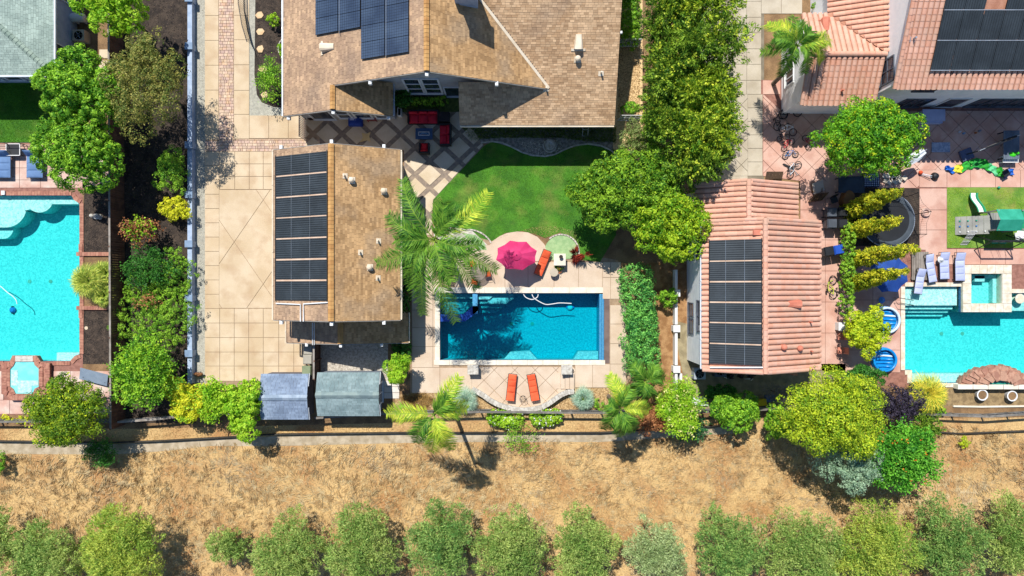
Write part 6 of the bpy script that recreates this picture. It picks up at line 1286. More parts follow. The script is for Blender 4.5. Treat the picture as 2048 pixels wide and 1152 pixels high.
r = thing('toy_hoop', 'toy basketball hoop lying on the patio with a black base', 'basketball hoop', W(1852, 349)); a, b = W(1842, 347, .15), W(1864, 352, .35); MB().tube([a, b], .03, 6).tube([a + Vector((0, -.1, 0)), b + Vector((0, -.12, 0))], .02, 5).build('pole', SILV, r); MB().lathe(W(1868, 353, .05), [(.28, 0), (.3, .08), (.2, .3), (.05, .34)], 14).build('base', BLACK, r)
m = MB(); q = W(1838, 346); m.blob((q.x, q.y, .2), (.15, .15, .15), 1, 0); one('basketball', m, M('ball_orange', '#e4572e'), 'orange ball by the toy basketball hoop', 'ball', smooth=True)
# play parachute: rippled cloth strip with coloured lengths
r = thing('play_parachute', 'long crumpled blue, green and yellow play cloth on the patio edge', 'play cloth', W(1955, 342))
pc_ = [(1888, 337), (1905, 341), (1922, 336), (1942, 328), (1958, 326), (1975, 334), (1990, 343), (2005, 348), (2024, 344)]; wd_ = [8, 14, 18, 18, 20, 16, 18, 18, 12]
cl = [M('cloth_blue', '#1f7ae0', '#1763c4', var=.15), M('cloth_yellow', '#e8dc3a', var=.1), M('cloth_green', '#35b83a', '#259c30', var=.15), M('cloth_green2', '#2aa844', '#1c8c38', var=.15), MATS['cloth_green'], M('cloth_teal', '#7edca0', '#58c888', var=.15), MATS['cloth_green'], MATS['cloth_blue']]
for i in range(8):
    a, b = W(*pc_[i]), W(*pc_[i + 1]); vs = []; nu, nv = 8, 8; rr_ = random.Random(i)
    for j in range(nv + 1):
        for k in range(nu + 1):
            f = k / nu; w_ = (wd_[i] * (1 - f) + wd_[i + 1] * f) / S; p = a.lerp(b, f); g = i + f; y = (j / nv - .5) * w_
            vs.append((p.x + .04 * math.sin(j * 2 + g * 5), p.y + y + .05 * math.sin(g * 6), .16 + .08 * math.sin(j * 1.7 + g * 4) + .06 * math.sin(g * 9 - j)))
    MB().add(vs, [(j * 9 + k, j * 9 + k + 1, (j + 1) * 9 + k + 1, (j + 1) * 9 + k) for j in range(8) for k in range(8)]).build('panel', cl[i], r, smooth=True)
q = W(2011, 321); r = thing('side_table', 'low white side table under the green inflatable toy', 'table', q); MB().box(q + Vector((0, 0, .5)), (1.15, .5, .05)).build('top', WHITE, r)
for s in (-1, 1):
    for t in (-1, 1): MB().box(q + Vector((s * .5, t * .2, .265)), (.06, .06, .42)).build('leg', WHITE, r)
m = MB(); q = W(2011, 313); [m.blob(q + Vector(o), s, i, .1) for i, (o, s) in enumerate([((0, 0, .68), (.3, .2, .16)), ((.28, .08, .8), (.16, .12, .12)), ((-.25, .1, .66), (.16, .1, .1)), ((.1, -.2, .62), (.1, .14, .08)), ((-.12, .2, .66), (.09, .14, .08))])]; one('inflatable_toy', m, M('lime_plastic', '#4fe02c', '#38c41e', rough=.3), 'bright green inflatable toy on the white side table', 'toy', smooth=True)
# trampoline
tr = thing('trampoline', 'round black trampoline with leaning safety net poles among cypress columns', 'trampoline', W(1776, 440)); q = W(1776, 440, .85); R_ = 1.95
MB().cyl((q.x, q.y, .84), R_ * .8, .012, 32).build('mat', M('black_mesh', '#20242a', '#1a1d22'), tr); MB().lathe((q.x, q.y, .83), [(R_ * .8, .02), (R_ * .86, .045), (R_ * .97, .045), (R_, .0)], 36).build('pad', M('slate_pad', '#4a545e', '#3e4750'), tr)
MB().tube([(q.x + R_ * math.cos(i * .196), q.y + R_ * math.sin(i * .196), .84) for i in range(32)], .035, 6, closed=True).build('rim', SILV, tr)
top = []
for i in range(8):
    a = i * .785 + .2; x, y = q.x + R_ * 1.02 * math.cos(a), q.y + R_ * 1.02 * math.sin(a); t = Vector((x + .12 * math.cos(a), y + .12 * math.sin(a), 2.6)); top.append(t); MB().tube([(x, y, .05), (x, y, 1.8), t], .028, 6).build('net_pole', BLACK, tr)
m = MB()
for i in range(8):
    a_, b_ = top[i], top[(i + 1) % 8]; lo = [Vector((q.x + (p.x - q.x) * .93, q.y + (p.y - q.y) * .93, .88)) for p in (a_, b_)]
    for k in range(10): f = k / 10; m.tube([a_.lerp(b_, f) - Vector((0, 0, .3 * math.sin(math.pi * f))), lo[0].lerp(lo[1], f)], .006, 3)
    for z in (.3, .6, 1.): m.tube([lo[0].lerp(a_, z) - Vector((0, 0, 0)), lo[0].lerp(a_, z).lerp(lo[1].lerp(b_, z), .5) - Vector((0, 0, .3 * z)), lo[1].lerp(b_, z)], .01, 3)
tag(m.build('net', BLACK, tr), kind='stuff')
one('ring_tub', MB().lathe(W(1850, 425, .05), [(.3, 0), (.36, .12), (.3, .2), (.2, .18), (.18, .05)], 18), PALEPINK, 'round pale ring tub beyond the trampoline net', 'tub')
# playset
PG = M('teal_roof', '#3fc0a0', '#2fae8e', trans=.2); PW = M('grey_playset_wood', '#a8a8a0', '#90908a', rnd=.4)
ps = thing('playset', 'climbing playset with teal canopy, climbing wall, rope ladder and swing beam', 'playset', W(1972, 452)); c0 = W(1978, 446)
for x in (-.8, .9):
    for y in (-.65, .7): MB().box(c0 + Vector((x, y, 1.1)), (.1, .1, 2.1)).build('post', PW, ps)
for i in range(9): MB().box(c0 + Vector((-.75 + .2 * i, 0, 1.05)), (.18, 1.3, .04)).build('deck_board', PW, ps)
for s, (y0, y1) in enumerate(((-.75, 0), (0, .78))):
    z0, z1 = ((2.1, 2.5), (2.5, 2.1))[s]; m = MB(); m.slab3([c0 + Vector((-.95, y0, z0)), c0 + Vector((.75, y0, z0)), c0 + Vector((.75, y1, z1)), c0 + Vector((-.95, y1, z1))], .02); m.build('canopy', PG, ps)
MB().box(c0 + Vector((1.0, 0, 2.05)), (.5, 1.5, .06)).build('canopy_flap', M('green_flap', '#1fa06a', '#189060'), ps)
cw = MB(); a0, a1 = W(1908, 434, .0), W(1908, 470, .0)
for i in range(6): f0, f1 = i / 6, (i + 1) / 6; p0, p1 = Vector((a0.x + .02, 0, .1)), Vector((c0.x - .75, 0, 1.15)); A, B = p0.lerp(p1, f0), p0.lerp(p1, f1); MB().slab3([(A.x, a1.y, A.z), (B.x - .015, a1.y, B.z), (B.x - .015, a0.y, B.z), (A.x, a0.y, A.z)], .05).build('climbing_board', PW, ps)
for i in range(10): f = .12 + .8 * (i // 3) / 3.3; y = a1.y + (.2 + .4 * (i % 3)) ; p = p0.lerp(p1, f); MB().box((p.x, min(y, a0.y - .15), p.z + .05), (.09, .09, .07)).build('climbing_hold', (WHITE, BL, PG)[i % 3], ps)
sl = MB(); t0, t1 = W(1961, 424, 1.0), W(1946, 386, .15); K = 8; vs = []
for k in range(K + 1): f = k / K; p = t0.lerp(t1, f); p.z = .15 + .9 * (1 - f) ** 1.4; p.x += .08 * math.sin(f * 6.28); vs += [p + Vector((s, 0, z)) for s, z in ((-.3, .14), (-.22, .14), (-.2, 0), (.2, 0), (.22, .14), (.3, .14))]
MB().add(vs, [(k * 6 + i, k * 6 + i + 1, k * 6 + i + 7, k * 6 + i + 6) for k in range(K) for i in (2,)]).build('slide', WHITE, ps)
MB().add([v for v in vs], [(k * 6 + i, k * 6 + i + 1, k * 6 + i + 7, k * 6 + i + 6) for k in range(K) for i in (0, 1, 3, 4)]).build('slide_rim', M('slide_green', '#1f9a6c'), ps)
ld = MB(); a, b = W(1924, 489, .3), W(1962, 470, 1.6)
for i in range(6): x = a.x + (b.x - a.x) * i / 5; ld.tube([(x, a.y, .1), (x, c0.y - .7, 1.2)], .02, 4)
for i in range(5): f = i / 4; ld.tube([(a.x, a.y + (c0.y - .7 - a.y) * f, .1 + 1.1 * f), (b.x, a.y + (c0.y - .7 - a.y) * f, .1 + 1.1 * f)], .02, 4)
ld.build('rope_ladder', WHITE, ps)
b1, b2_ = W(1985, 482, 1.95), W(2052, 482, 1.95); MB().tube([b1, b2_], .06, 8).build('swing_beam', BLACK, ps)
for p in (b1, b2_):
    for s in (-1, 1): MB().tube([p, (p.x, p.y + s * .55, .05)], .04, 6).build('swing_leg', BLACK, ps)
for x, y in ((2024, 472), (2040, 466)):
    p = W(x, y, 2.2); m = MB()
    for s in (-1, 1): m.tube([(p.x + s * .22, b1.y, 1.95), (p.x + s * .22, b1.y, .55)], .01, 4)
    m.build('swing_chain', SILV, ps); MB().box((p.x, b1.y, .53), (.48, .2, .04)).build('swing_seat', M('green_seat', '#1f9a6c'), ps)
for x, y, lb in ((2038, 434, 'white folded swing disc chair on the lawn above the green saucer'), (2040, 472, 'white folded swing disc chair on the lawn below the green saucer')):
    m = MB(); m.blob(W(x, y, .3), (.34, .36, .22), x + y, .35); one('swing_pod', m, WHITE, lb, 'swing seat')
one('green_saucer', MB().lathe(W(2028, 452, .06), [(.3, 0), (.34, .1), (.2, .12), (.03, .13)], 16), PG, 'green toy saucer on the lawn by the playset', 'toy')
m = MB(); m.blob(W(1998, 375, .16), (.1, .1, .1), 2, 0); one('small_ball', m, PG, 'small teal ball on the lawn edge', 'ball', smooth=True)
# inflatable pools
for px, py, r_, lb in ((1768, 640, .95, 'blue and white inflatable pool half under the yellow green shrub'), (1764, 719, .85, 'bright blue inflatable float with white pattern lying open by the pool edge')):
    q = W(px, py); r = thing('inflatable_pool', lb, 'inflatable', q); z = .1
    for k in range(3): MB().tube([(q.x + (r_ - .02 * k) * math.cos(i * .262), q.y + (r_ - .02 * k) * math.sin(i * .262), .16 + .13 * k) for i in range(24)], .09, 8, closed=True).build('ring', (M('float_blue', '#1c9ae8', '#128ad8', rough=.3), M('float_white', '#d8eef8', rough=.3))[k % 2 == 0 and py < 700], r, smooth=True)
    MB().cyl((q.x, q.y, .06), r_, .03, 24).build('base', MATS['float_blue'], r)
    for k in range(5): y = q.y - r_ * .6 + r_ * .3 * k; hw = math.sqrt(max(.01, (r_ * .85) ** 2 - (y - q.y) ** 2)); MB().tube([(q.x - hw, y, .14), (q.x, y + .05, .17), (q.x + hw, y, .14)], .07, 6).build('bolster', MATS['float_blue'] if k != 3 else MATS['float_white'], r, smooth=True)
r = thing('pool_handrail', 'curved dark metal handrail at the shallow pool shelf', 'handrail', W(1805, 601)); 
for s in (0, 10): a, b = W(1787, 596 + s), W(1824, 600 + s); MB().tube([a + Vector((0, 0, .02)), a + Vector((.1, 0, .8)), b + Vector((-.3, 0, .7)), b + Vector((0, 0, -.1))], .025, 6).build('rail', M('bronze', '#5a5048', rough=.4, metal=.5), r)
one('pool_stool', MB().lathe(W(2029, 597, -.45), [(.2, 0), (.1, .1), (.1, .4), (.34, .48), (.36, .56)], 20), TRAV, 'round beige stool table standing in the pool beside the spa', 'stool')
one('skimmer_disc', MB().lathe(W(1763, 600, .05), [(.22, 0), (.24, .06), (.1, .1), (.03, .14)], 16), BL, 'round blue and white bowl on the shaded patio by the handrail', 'bowl')
pot('round white pot at the left of the terrace', 1956, 788, .38, .5, WHITE, SOIL, 'white pots on the terrace', z=0); pot('round white pot at the right of the terrace', 2015, 790, .36, .5, WHITE, SOIL, 'white pots on the terrace', z=0); pot('dark brown round pot by the yellow fan palm', 1824, 772, .36, .45, M('dark_clay'  , '#5b4038'), z=0)
q = W(1675, 652); r = thing('small_cabinet', 'small white cabinet standing against the hedge', 'cabinet', q); MB().box(q + Vector((0, 0, .35)), (.45, .55, .6)).build('body', WHITE, r); MB().box(q + Vector((0, 0, .67)), (.5, .6, .04)).build('top', WHITE, r)
CP = M('coral_chair', '#d88a72'); chair_b('coral coloured chair against the hedge, the one next to the cabinet', 1676, 672, -90, CP, 'garden_chair', group='coral chairs by the hedge'); chair_b('coral coloured chair against the hedge, the one nearer the big yellow tree', 1676, 700, -90, CP, 'garden_chair', group='coral chairs by the hedge')
def acunit(label, px, py, mat=GREYC):
    q = W(px, py); r = thing('air_conditioner', label, 'air conditioner', q, 0, 'air conditioners'); MB().box(q + Vector((0, 0, .4)), (.85, .8, .75)).build('cabinet', mat, r); MB().lathe((q.x, q.y, .775), [(.32, 0), (.3, .03), (.27, .03), (.25, .0)], 20).build('fan_grille', BLACK, r)
    for i in range(6): a = i * 1.047; MB().tube([(q.x + .05 * math.cos(a), q.y + .05 * math.sin(a), .8), (q.x + .27 * math.cos(a), q.y + .27 * math.sin(a), .8)], .012, 4).build('grille_bar', SILV, r)
acunit('grey air conditioner at the lower left corner of the tiled outbuilding', 1394, 745, M('ac_grey', '#a8b0b8')); acunit('grey air conditioner beside the sage roofed house', 170, 78); acunit('dark pool equipment cabinet under the eave of the tiled outbuilding', 1435, 740, GB)
m = MB(); q = W(166, 42); m.v = []; m.lathe((0, 0, -.55), [(.05, 0), (.28, .06), (.32, .2), (.32, .9), (.28, 1.04), (.05, 1.1)], 16); m.v = [(z + q.x, x + q.y, y + .6) for x, y, z in m.v]; m.box((q.x - .3, q.y, .15), (.08, .5, .3)); m.box((q.x + .3, q.y, .15), (.08, .5, .3)); one('tank', m, WHITE, 'white horizontal tank beside the sage roofed house', 'tank')
m = MB(); rk = random.Random(3)
r = thing('equipment_tangle', 'tangle of pipes and valves in the shade under the outbuilding eave', 'pool equipment', W(1475, 752))
for i in range(16): a = W(1450 + rk.uniform(0, 60), 745 + rk.uniform(0, 14), rk.uniform(.1, .4)); MB().tube([(a.x, a.y, .02), a, a + Vector((rk.uniform(-.3, .3), rk.uniform(-.2, .2), .2))], .03, 5).build('pipe', (SILV, WHITE, BLACK)[i % 3], r)
for i in range(3): q = W(1458 + i * 20, 750); MB().lathe((q.x, q.y, 0), [(.18, 0), (.2, .5), (.12, .65), (.04, .7)], 12).build('filter', BLACK, r)
r = thing('plank_pile', 'loose pile of white planks behind the low pillared wall', 'planks', W(1395, 800)); 
for i in range(6): MB().box(W(1392 + rk.uniform(-8, 10), 795 + i * 2.6) + Vector((0, 0, .08 + .05 * (i % 3))), (1.5, .12, .04), rk.uniform(-.12, .12)).build('plank', WHITE, r)
for px, py, c_, lb in ((1520, 803, '#e8c820', 'yellow storage tote behind the green shrub by the rail fence'), (1500, 795, '#8a929c', 'grey storage tote next to the yellow one'), (1537, 795, '#4a6a9c', 'dull blue storage tote next to the yellow one')):
    q = W(px, py); r = thing('storage_tote', lb, 'storage box', q, .1, 'storage totes'); mt = M('tote' + c_[1:], c_); MB().box((0, 0, .2), (.6, .42, .4)).build('body', mt, r, local=True); MB().box((0, 0, .42), (.66, .48, .05)).build('lid', mt, r, local=True)
q = W(1352, 768); m = MB(); m.blob(q + Vector((0, 0, .22)), (.25, .25, .22), 5, .1); one('black_pot', m, BLACK, 'round black pot leaning at the narrow white wall', 'pot')
one('air_hose_box', MB().box(W(1358, 752) + Vector((0, 0, .3)), (.18, .5, .6)), WHITE, 'slim white meter box on the narrow white wall', 'meter box')
# left yard bits
m = MB(); q = W(196, 433); m.blob(q + Vector((0, 0, .14)), (.36, .2, .22), 2, .2); m.blob(q + Vector((-.3, .03, .28)), (.16, .14, .15), 3, .15); m.blob(q + Vector((.25, -.12, .1)), (.14, .12, .12), 4, .2); one('stone_ornament', m, GRANITE, 'pale carved stone ornament lying on the mulch by the brick pool', 'ornament')
one('drain_cover', MB().cyl(W(173, 656) + Vector((0, 0, .01)), .13, .03, 16), PATIO, 'small round beige disc on the lower mulch bed', 'disc')
one('pool_marker', MB().box(W(9, 386) + Vector((0, 0, .11)), (.26, .3, .12)), WHITE, 'small white skimmer lid at the edge of the brick pool', 'skimmer lid')
q = W(196, 752); r = thing('cover_panel', 'tilted blue grey cover board between spa and round olive tree', 'board', q); MB().box((q.x, q.y, .5), (2.1, .9, .05), 0, Matrix.Rotation(-.25, 3, 'Z') @ Matrix.Rotation(.25, 3, 'X')).build('panel', M('blue_grey_board', '#93a3b4', '#8292a4'), r)
for s in (-1, 1): MB().box((q.x + s * .8, q.y - s * .2, .25), (.06, .5, .45)).build('support', BLACK, r)
q = W(36, 302); r = thing('side_table', 'small black framed table between the slate blue loungers', 'table', q)
m = MB()
for s in (-1, 1): m.box(q + Vector((s * .5, 0, .5)), (.05, .85, .04)); m.box(q + Vector((0, s * .42, .5)), (1.0, .05, .04))
m.build('frame', WHITE, r); MB().box(q + Vector((0, 0, .48)), (.95, .8, .02)).build('top', BLACK, r)
for s in (-1, 1):
    for t in (-1, 1): MB().box(q + Vector((s * .46, t * .38, .24)), (.04, .04, .46)).build('leg', BLACK, r)
r = thing('low_fence', 'thin black rail fence between the left lawn and the loungers', 'fence', W(40, 290)); a, b = W(-60, 291), W(112, 291)
for z in (.2, 1.0): MB().tube([a + Vector((0, 0, z)), b + Vector((0, 0, z))], .02, 5).build('rail', BLACK, r)
for i in range(7): q = a.lerp(b, i / 6); MB().box(q + Vector((0, 0, .5)), (.04, .04, 1.0)).build('post', BLACK, r)
m = MB(); q = W(399, 748); m.blob(q + Vector((0, 0, .28)), (.3, .16, .18), 1, .15); m.blob(q + Vector((.28, .03, .36)), (.13, .11, .12), 2, .15); [m.tube([q + Vector((s * .18, t * .08, .2)), q + Vector((s * .2, t * .1, 0))], .03, 5) for s in (-1, 1) for t in (-1, 1)]; one('yard_ornament', m, M('rust_brown', '#b08050', '#8a5c38'), 'brown animal shaped yard ornament at the end of the low white wall', 'ornament')
FS = M('flagstone_cream', '#eacba0', '#d6b285', ns=3)
rs_ = random.Random(9)
for i, (x, y, lb) in enumerate(((520, 31, 'topmost'), (521, 63, 'second'), (521, 98, 'third'), (526, 139, 'fourth, partly under the green shrub'), (530, 190, 'last, split in two'))):
    q = W(x, y); k = [(math.cos(a) * rs_.uniform(.24, .36), math.sin(a) * rs_.uniform(.2, .34)) for a in [j * 1.05 for j in range(6)]]
    one('stepping_stone', MB().prism([(q.x + a, q.y + b) for a, b in k], .02, .07), FS, 'cream flagstone in the dark mulch bed, ' + lb + ' of the row', 'stepping stone', 'flagstones in the mulch bed')
MB_ = None
# water softener of colour: shaded gravel yard plants and pavers come with the plants below
# ================================================================ vegetation
G1 = leafmat('bright_green_leaf', '#9cca3a', '#4a8420'); G2 = leafmat('lime_leaf', '#b4d43a', '#78b024'); G3 = leafmat('deep_green_leaf', '#4f8c34', '#2d5f24'); G4 = leafmat('yellow_green_leaf', '#cfd830', '#8fb024')
OL = leafmat('olive_brown_leaf', '#a8a254', '#5f7434'); OLV = leafmat('olive_tree_leaf', '#b4c46c', '#769a48', ns=.5); OLY = leafmat('olive_yellow_leaf', '#c0ca58', '#84a844', ns=.5); YE = leafmat('yellow_leaf', '#e8e03a', '#c4cc2c'); DG = leafmat('dark_olive_leaf', '#8ba428', '#4a7420')
CY = leafmat('juniper_leaf', '#b4c838', '#4c7c20', ns=1.4); CYS = leafmat('juniper_tip_leaf', '#ccd444', '#94ac2c'); CYD = leafmat('juniper_dark_leaf', '#94b43a', '#34601c', ns=1.2); SIL = leafmat('silver_leaf', '#b0c8a4', '#7fa080'); PUR = leafmat('purple_leaf', '#50485a', '#2c2834'); RST = leafmat('russet_leaf', '#c08a5a', '#8c5638'); ORG = M('orange_flower', '#f08a2a'); WFL = M('white_flower', '#f8f6ee'); YFL = M('yellow_flower', '#f4ec9a')
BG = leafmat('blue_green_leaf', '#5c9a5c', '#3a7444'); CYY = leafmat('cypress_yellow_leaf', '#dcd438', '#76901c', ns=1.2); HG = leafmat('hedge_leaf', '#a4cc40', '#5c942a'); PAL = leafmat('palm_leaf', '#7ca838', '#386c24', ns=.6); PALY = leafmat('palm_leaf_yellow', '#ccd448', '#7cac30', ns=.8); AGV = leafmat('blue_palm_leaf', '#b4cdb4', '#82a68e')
g_ = None
tree('leafy_tree', 'lime and mid green tree at the top of the mulch strip', 'tree', 243, 28, 72, 50, 5.2, G2, 8000, k=12)
tree('leafy_tree', 'upper of the two bright green trees left of the fence', 'tree', 178, 195, 78, 78, 6.0, G1, 16000, leaf=(.2, .11), k=24, clump=.85, lump=.3, core=.55, style='cloud')
tree('leafy_tree', 'lower of the two bright green trees left of the fence', 'tree', 176, 308, 82, 74, 5.4, G1, 16000, leaf=(.2, .11), k=24, clump=.85, lump=.3, core=.55, style='cloud')
tree('olive_brown_tree', 'olive brown tree leaning over the low white wall', 'tree', 312, 180, 78, 100, 6.2, OL, 14000, leaf=(.15, .07), k=22, lump=.32)
tree('green_shrub', 'green shrub against the low white wall below the olive brown tree', 'shrub', 346, 345, 36, 46, 1.6, HG, 3500, leaf=(.13, .07), k=6, trunk=0)
tree('yellow_shrub', 'bright yellow shrub against the low white wall', 'shrub', 352, 416, 32, 28, 1.2, YE, 2400, leaf=(.15, .08), k=6, trunk=0)
tree('young_maple', 'sparse young maple with russet and green leaves in the mulch strip', 'tree', 288, 462, 36, 26, 2.4, RST, 700, leaf=(.16, .12), k=8, style='sparse', trunk=.04, extra=('leaves', G2, 350, .14))
tree('loose_shrub', 'loose dark green shrub at the top of the clipped ground shrubs', 'shrub', 298, 536, 62, 42, 1.8, G3, 2600, leaf=(.15, .08), k=8, style='sparse', trunk=.05)
tree('mounded_shrub', 'mounded lime green shrub against the wall, upper one', 'shrub', 346, 548, 40, 50, 1.2, HG, 6500, leaf=(.1, .05), k=12, trunk=0, core=.9, lump=.42, clump=.6)
tree('mounded_shrub', 'wide mounded lime green shrub in the middle of the mulch strip', 'shrub', 316, 634, 72, 72, 1.3, HG, 12500, leaf=(.1, .05), k=18, trunk=0, core=.92, lump=.4, clump=.55)
tree('mounded_shrub', 'low mounded shrub at the fence side of the mulch strip', 'shrub', 282, 575, 34, 44, 1.0, HG, 4000, leaf=(.1, .05), k=8, trunk=0, core=.9, lump=.42, clump=.6)
tree('young_maple', 'small orange leaved sapling between the mounded shrubs', 'tree', 302, 602, 20, 12, 1.9, RST, 200, leaf=(.14, .1), k=5, style='sparse', trunk=.03)
tree('leafy_tree', 'loose green tree near the lower end of the mulch strip', 'tree', 298, 742, 66, 66, 3.4, G1, 6500, leaf=(.18, .09), k=16, style='sparse', extra=('leaves', G2, 1500, .14))
tree('lemon_bush', 'yellow flowering bush in the corner of the mulch strip', 'bush', 385, 803, 48, 44, 2.0, YE, 5500, leaf=(.15, .08), k=10, trunk=.05, extra=('leaves', G2, 1200, .13))
tree('lime_bush', 'lime green bush between the yellow bush and the shed tree', 'bush', 440, 795, 36, 36, 2.2, G2, 3200, leaf=(.17, .1), k=8, trunk=.05, style='sparse')
tree('lime_bush', 'tall lime green bush touching the blue grey shed', 'bush', 492, 815, 44, 58, 2.9, G2, 6500, leaf=(.2, .11), k=12, trunk=.06)
tree('round_tree', 'dense round dark olive tree beside the brick spa', 'tree', 148, 820, 82, 70, 4.6, DG, 17000, leaf=(.16, .08), k=34, lump=.24, style='cloud', extra=('leaves', G4, 3500, .13))
tree('dark_shrub', 'dark green shrub on the slope below the round olive tree', 'shrub', 205, 906, 32, 26, 1.4, G3, 1500, leaf=(.15, .07), k=6, trunk=0, style='sparse')
tree('green_shrub', 'small green shrub at the frame edge on the dry slope', 'shrub', -4, 922, 24, 26, 1.2, HG, 1400, leaf=(.13, .06), k=5, trunk=0)
hedge('flowering_groundcover', 'low yellow flowering plants below the brick pool patio', 'plants', [(8, 838), (50, 840)], .28, .3, YE, 1200, leaf=(.09, .06))
fan_palm('fan_palm', 'large yellow green fan palm in the brick framed bed', 172, 562, 40, 2.0, leafmat('fan_leaf', '#c6cc5a', '#7f9a3a'), 26, group='fan palms in the brick bed')
fan_palm('fan_palm', 'smaller fan palm tucked behind the large one, by the fence, upper', 208, 545, 28, 1.5, MATS['fan_leaf'], 18, group='fan palms in the brick bed'); fan_palm('fan_palm', 'smaller fan palm by the fence, lower', 205, 590, 27, 1.4, MATS['fan_leaf'], 18, group='fan palms in the brick bed')
# planting round the big house
tree('small_plant', 'small lime plant in the dark mulch bed near its top', 'plant', 547, 40, 15, 14, .9, G2, 500, leaf=(.14, .07), k=4, trunk=0); tree('small_plant', 'lime tuft inside the curved brown kerb', 'plant', 566, 100, 10, 18, .6, G2, 400, leaf=(.12, .06), k=3, trunk=0)
tree('green_shrub', 'loose bright green shrub at the lower end of the dark mulch bed', 'shrub', 545, 158, 24, 34, 1.9, G1, 1800, leaf=(.15, .06), k=8, style='sparse', trunk=.04)
tree('dark_shrub', 'dark green shrub in the shade at the wall corner', 'shrub', 805, 196, 22, 26, 1.6, G3, 2200, leaf=(.15, .07), k=6, trunk=0)
hedge('low_hedge', 'low hedge strip beneath the big house windows', 'hedge', [(800, 203), (888, 203)], .32, .7, HG, 3200)
hedge('tall_hedge', 'narrow dark hedge along the garage side path', 'hedge', [(812, 470), (812, 690)], .26, 1.6, G3, 6500); hedge('low_hedge', 'dark hedge in the shade at the garage yard corner', 'hedge', [(795, 695), (812, 700)], .42, 1.1, G3, 2200)
tree('topiary', 'clipped lime green topiary ball on a bare trunk at the yard corner', 'topiary', 798, 736, 24, 31, 3.0, G2, 5500, leaf=(.12, .07), k=10, lump=.3, trunk=.12, hcf=.72, style='cloud')
blades('tan_grass_tuft', [(800, 792), (850, 785), (870, 800), (850, 820), (810, 818)], 2500, .4, .02, M('tan_blade', '#c9a25a', '#94703a', isl=.6), z=.02, lean=.8, label='tan ornamental grass tuft', cat='grass')
# big palm and friends
palm('queen_palm', 'tall queen palm between the garage and the lawn', 868, 478, 8.2, [(800, 350, -.6, .9), (985, 378, -.3, 1.0), (745, 530, -.8, 1.0), (1003, 545, -.7, .9), (915, 655, -1.6, .8), (845, 640, -1.8, .8), (770, 425, -.2, 1.0), (930, 420, .9, .7), (960, 585, -1.2, .9), (785, 480, .3, .9), (890, 400, 1.3, .5), (970, 490, .2, .9), (822, 585, -.4, .9), (905, 570, .5, .7)], PAL, trunk_r=.2, yellow_fronds=(PALY, {1}), leaflet=(.66, .05))
palm('queen_palm', 'queen palm behind the curved terrace, second from the sheds', 868, 828, 8.3, [(922, 748, -.2, .8), (765, 828, -.9, .8), (938, 818, -.5, .7), (862, 910, -1.3, .6), (905, 905, -1.2, .6), (830, 890, -1.0, .6), (900, 800, .8, .5)], PAL, trunk_r=.15, yellow_fronds=(PALY, {1, 2, 3, 4, 0}), leaflet=(.6, .05))
palm('queen_palm', 'queen palm in the lower corner of the main pool deck', 1240, 818, 5.4, [(1216, 745, -.3, .7), (1238, 878, -1.2, .6), (1302, 822, -.6, .7), (1205, 862, -1.1, .6), (1275, 862, -.9, .6), (1262, 775, .4, .6), (1215, 808, .3, .5)], PAL, trunk_r=.13, yellow_fronds=(PALY, {0, 2}), leaflet=(.55, .05))
palm('queen_palm', 'smaller queen palm behind the lower end of the pool hedge', 1292, 762, 3.8, [(1262, 722, 0, .5), (1332, 755, -.4, .6), (1300, 800, -.6, .5), (1262, 785, -.5, .5), (1312, 728, .2, .5), (1285, 790, .3, .4)], PAL, trunk_r=.11, leaflet=(.5, .05))
palm('queen_palm', 'leaning queen palm with yellow fronds at the tiled roof corner', 1593, 92, 6.2, [(1530, 45, -.5, .8), (1518, 105, -.8, .8), (1560, 155, -1.2, .6), (1610, 150, -1.1, .6), (1665, 75, -.6, .8), (1648, 125, -.9, .7), (1590, 30, -.2, .7), (1625, 60, .6, .6), (1545, 75, .6, .6)], PAL, trunk_r=.14, yellow_fronds=(PALY, {0, 4, 5}), tpx=(1546, 168), leaflet=(.55, .05))
fan_palm('blue_palm', 'silver blue fan palm left of the curved seat wall', 930, 802, 30, 1.1, AGV, 20, wd=.06, group='silver blue palms by the seat wall'); fan_palm('blue_palm', 'silver blue fan palm right of the curved seat wall', 1167, 798, 27, .9, AGV, 20, wd=.06, group='silver blue palms by the seat wall')
fan_palm('yellow_fan_palm', 'yellowing fan palm on the terrace below the right pool', 1861, 790, 44, 2.4, leafmat('yellow_fan_leaf', '#e6d24a', '#9db33e'), 28)
hedge('flowering_bush', 'white flowering bush under the left half of the curved seat wall', 'bush', [(990, 836), (1030, 840)], .55, .85, G2, 4200, leaf=(.14, .08)); hedge('flowering_bush', 'white flowering bush under the right half of the curved seat wall', 'bush', [(1075, 835), (1112, 834)], .5, .8, G2, 3600, leaf=(.14, .08))
for o in [o for o in COL.objects if o.name.startswith('flowering_bush')]:
    fo = [c for c in o.children if c.name.startswith('foliage')][0]; v = np.empty(len(fo.data.vertices) * 3); fo.data.vertices.foreach_get('co', v); v = v.reshape(-1, 3); v = v[v[:, 2] > .45]; k = 160; P_ = v[NR.choice(len(v), k)] + NR.normal(0, .03, (k, 3)); tag(link('flowers', np_mesh('flowers', leaf_quads(P_, unitv(rdir(k)), .1, .1, 2.5), WFL), o), kind='stuff')
tree('weedy_shrub', 'weedy sprawling shrub growing through the rail fence', 'shrub', 1040, 872, 34, 34, 1.0, HG, 700, leaf=(.16, .05), k=6, trunk=0, style='sparse')
tree('phormium', 'spiky dark red flax plant by the turf patch', 'plant', 1153, 508, 22, 17, .8, leafmat('red_blade', '#a04030', '#5c2420'), 380, leaf=(.55, .05), k=1, trunk=0, style='spiky', hcf=.3)
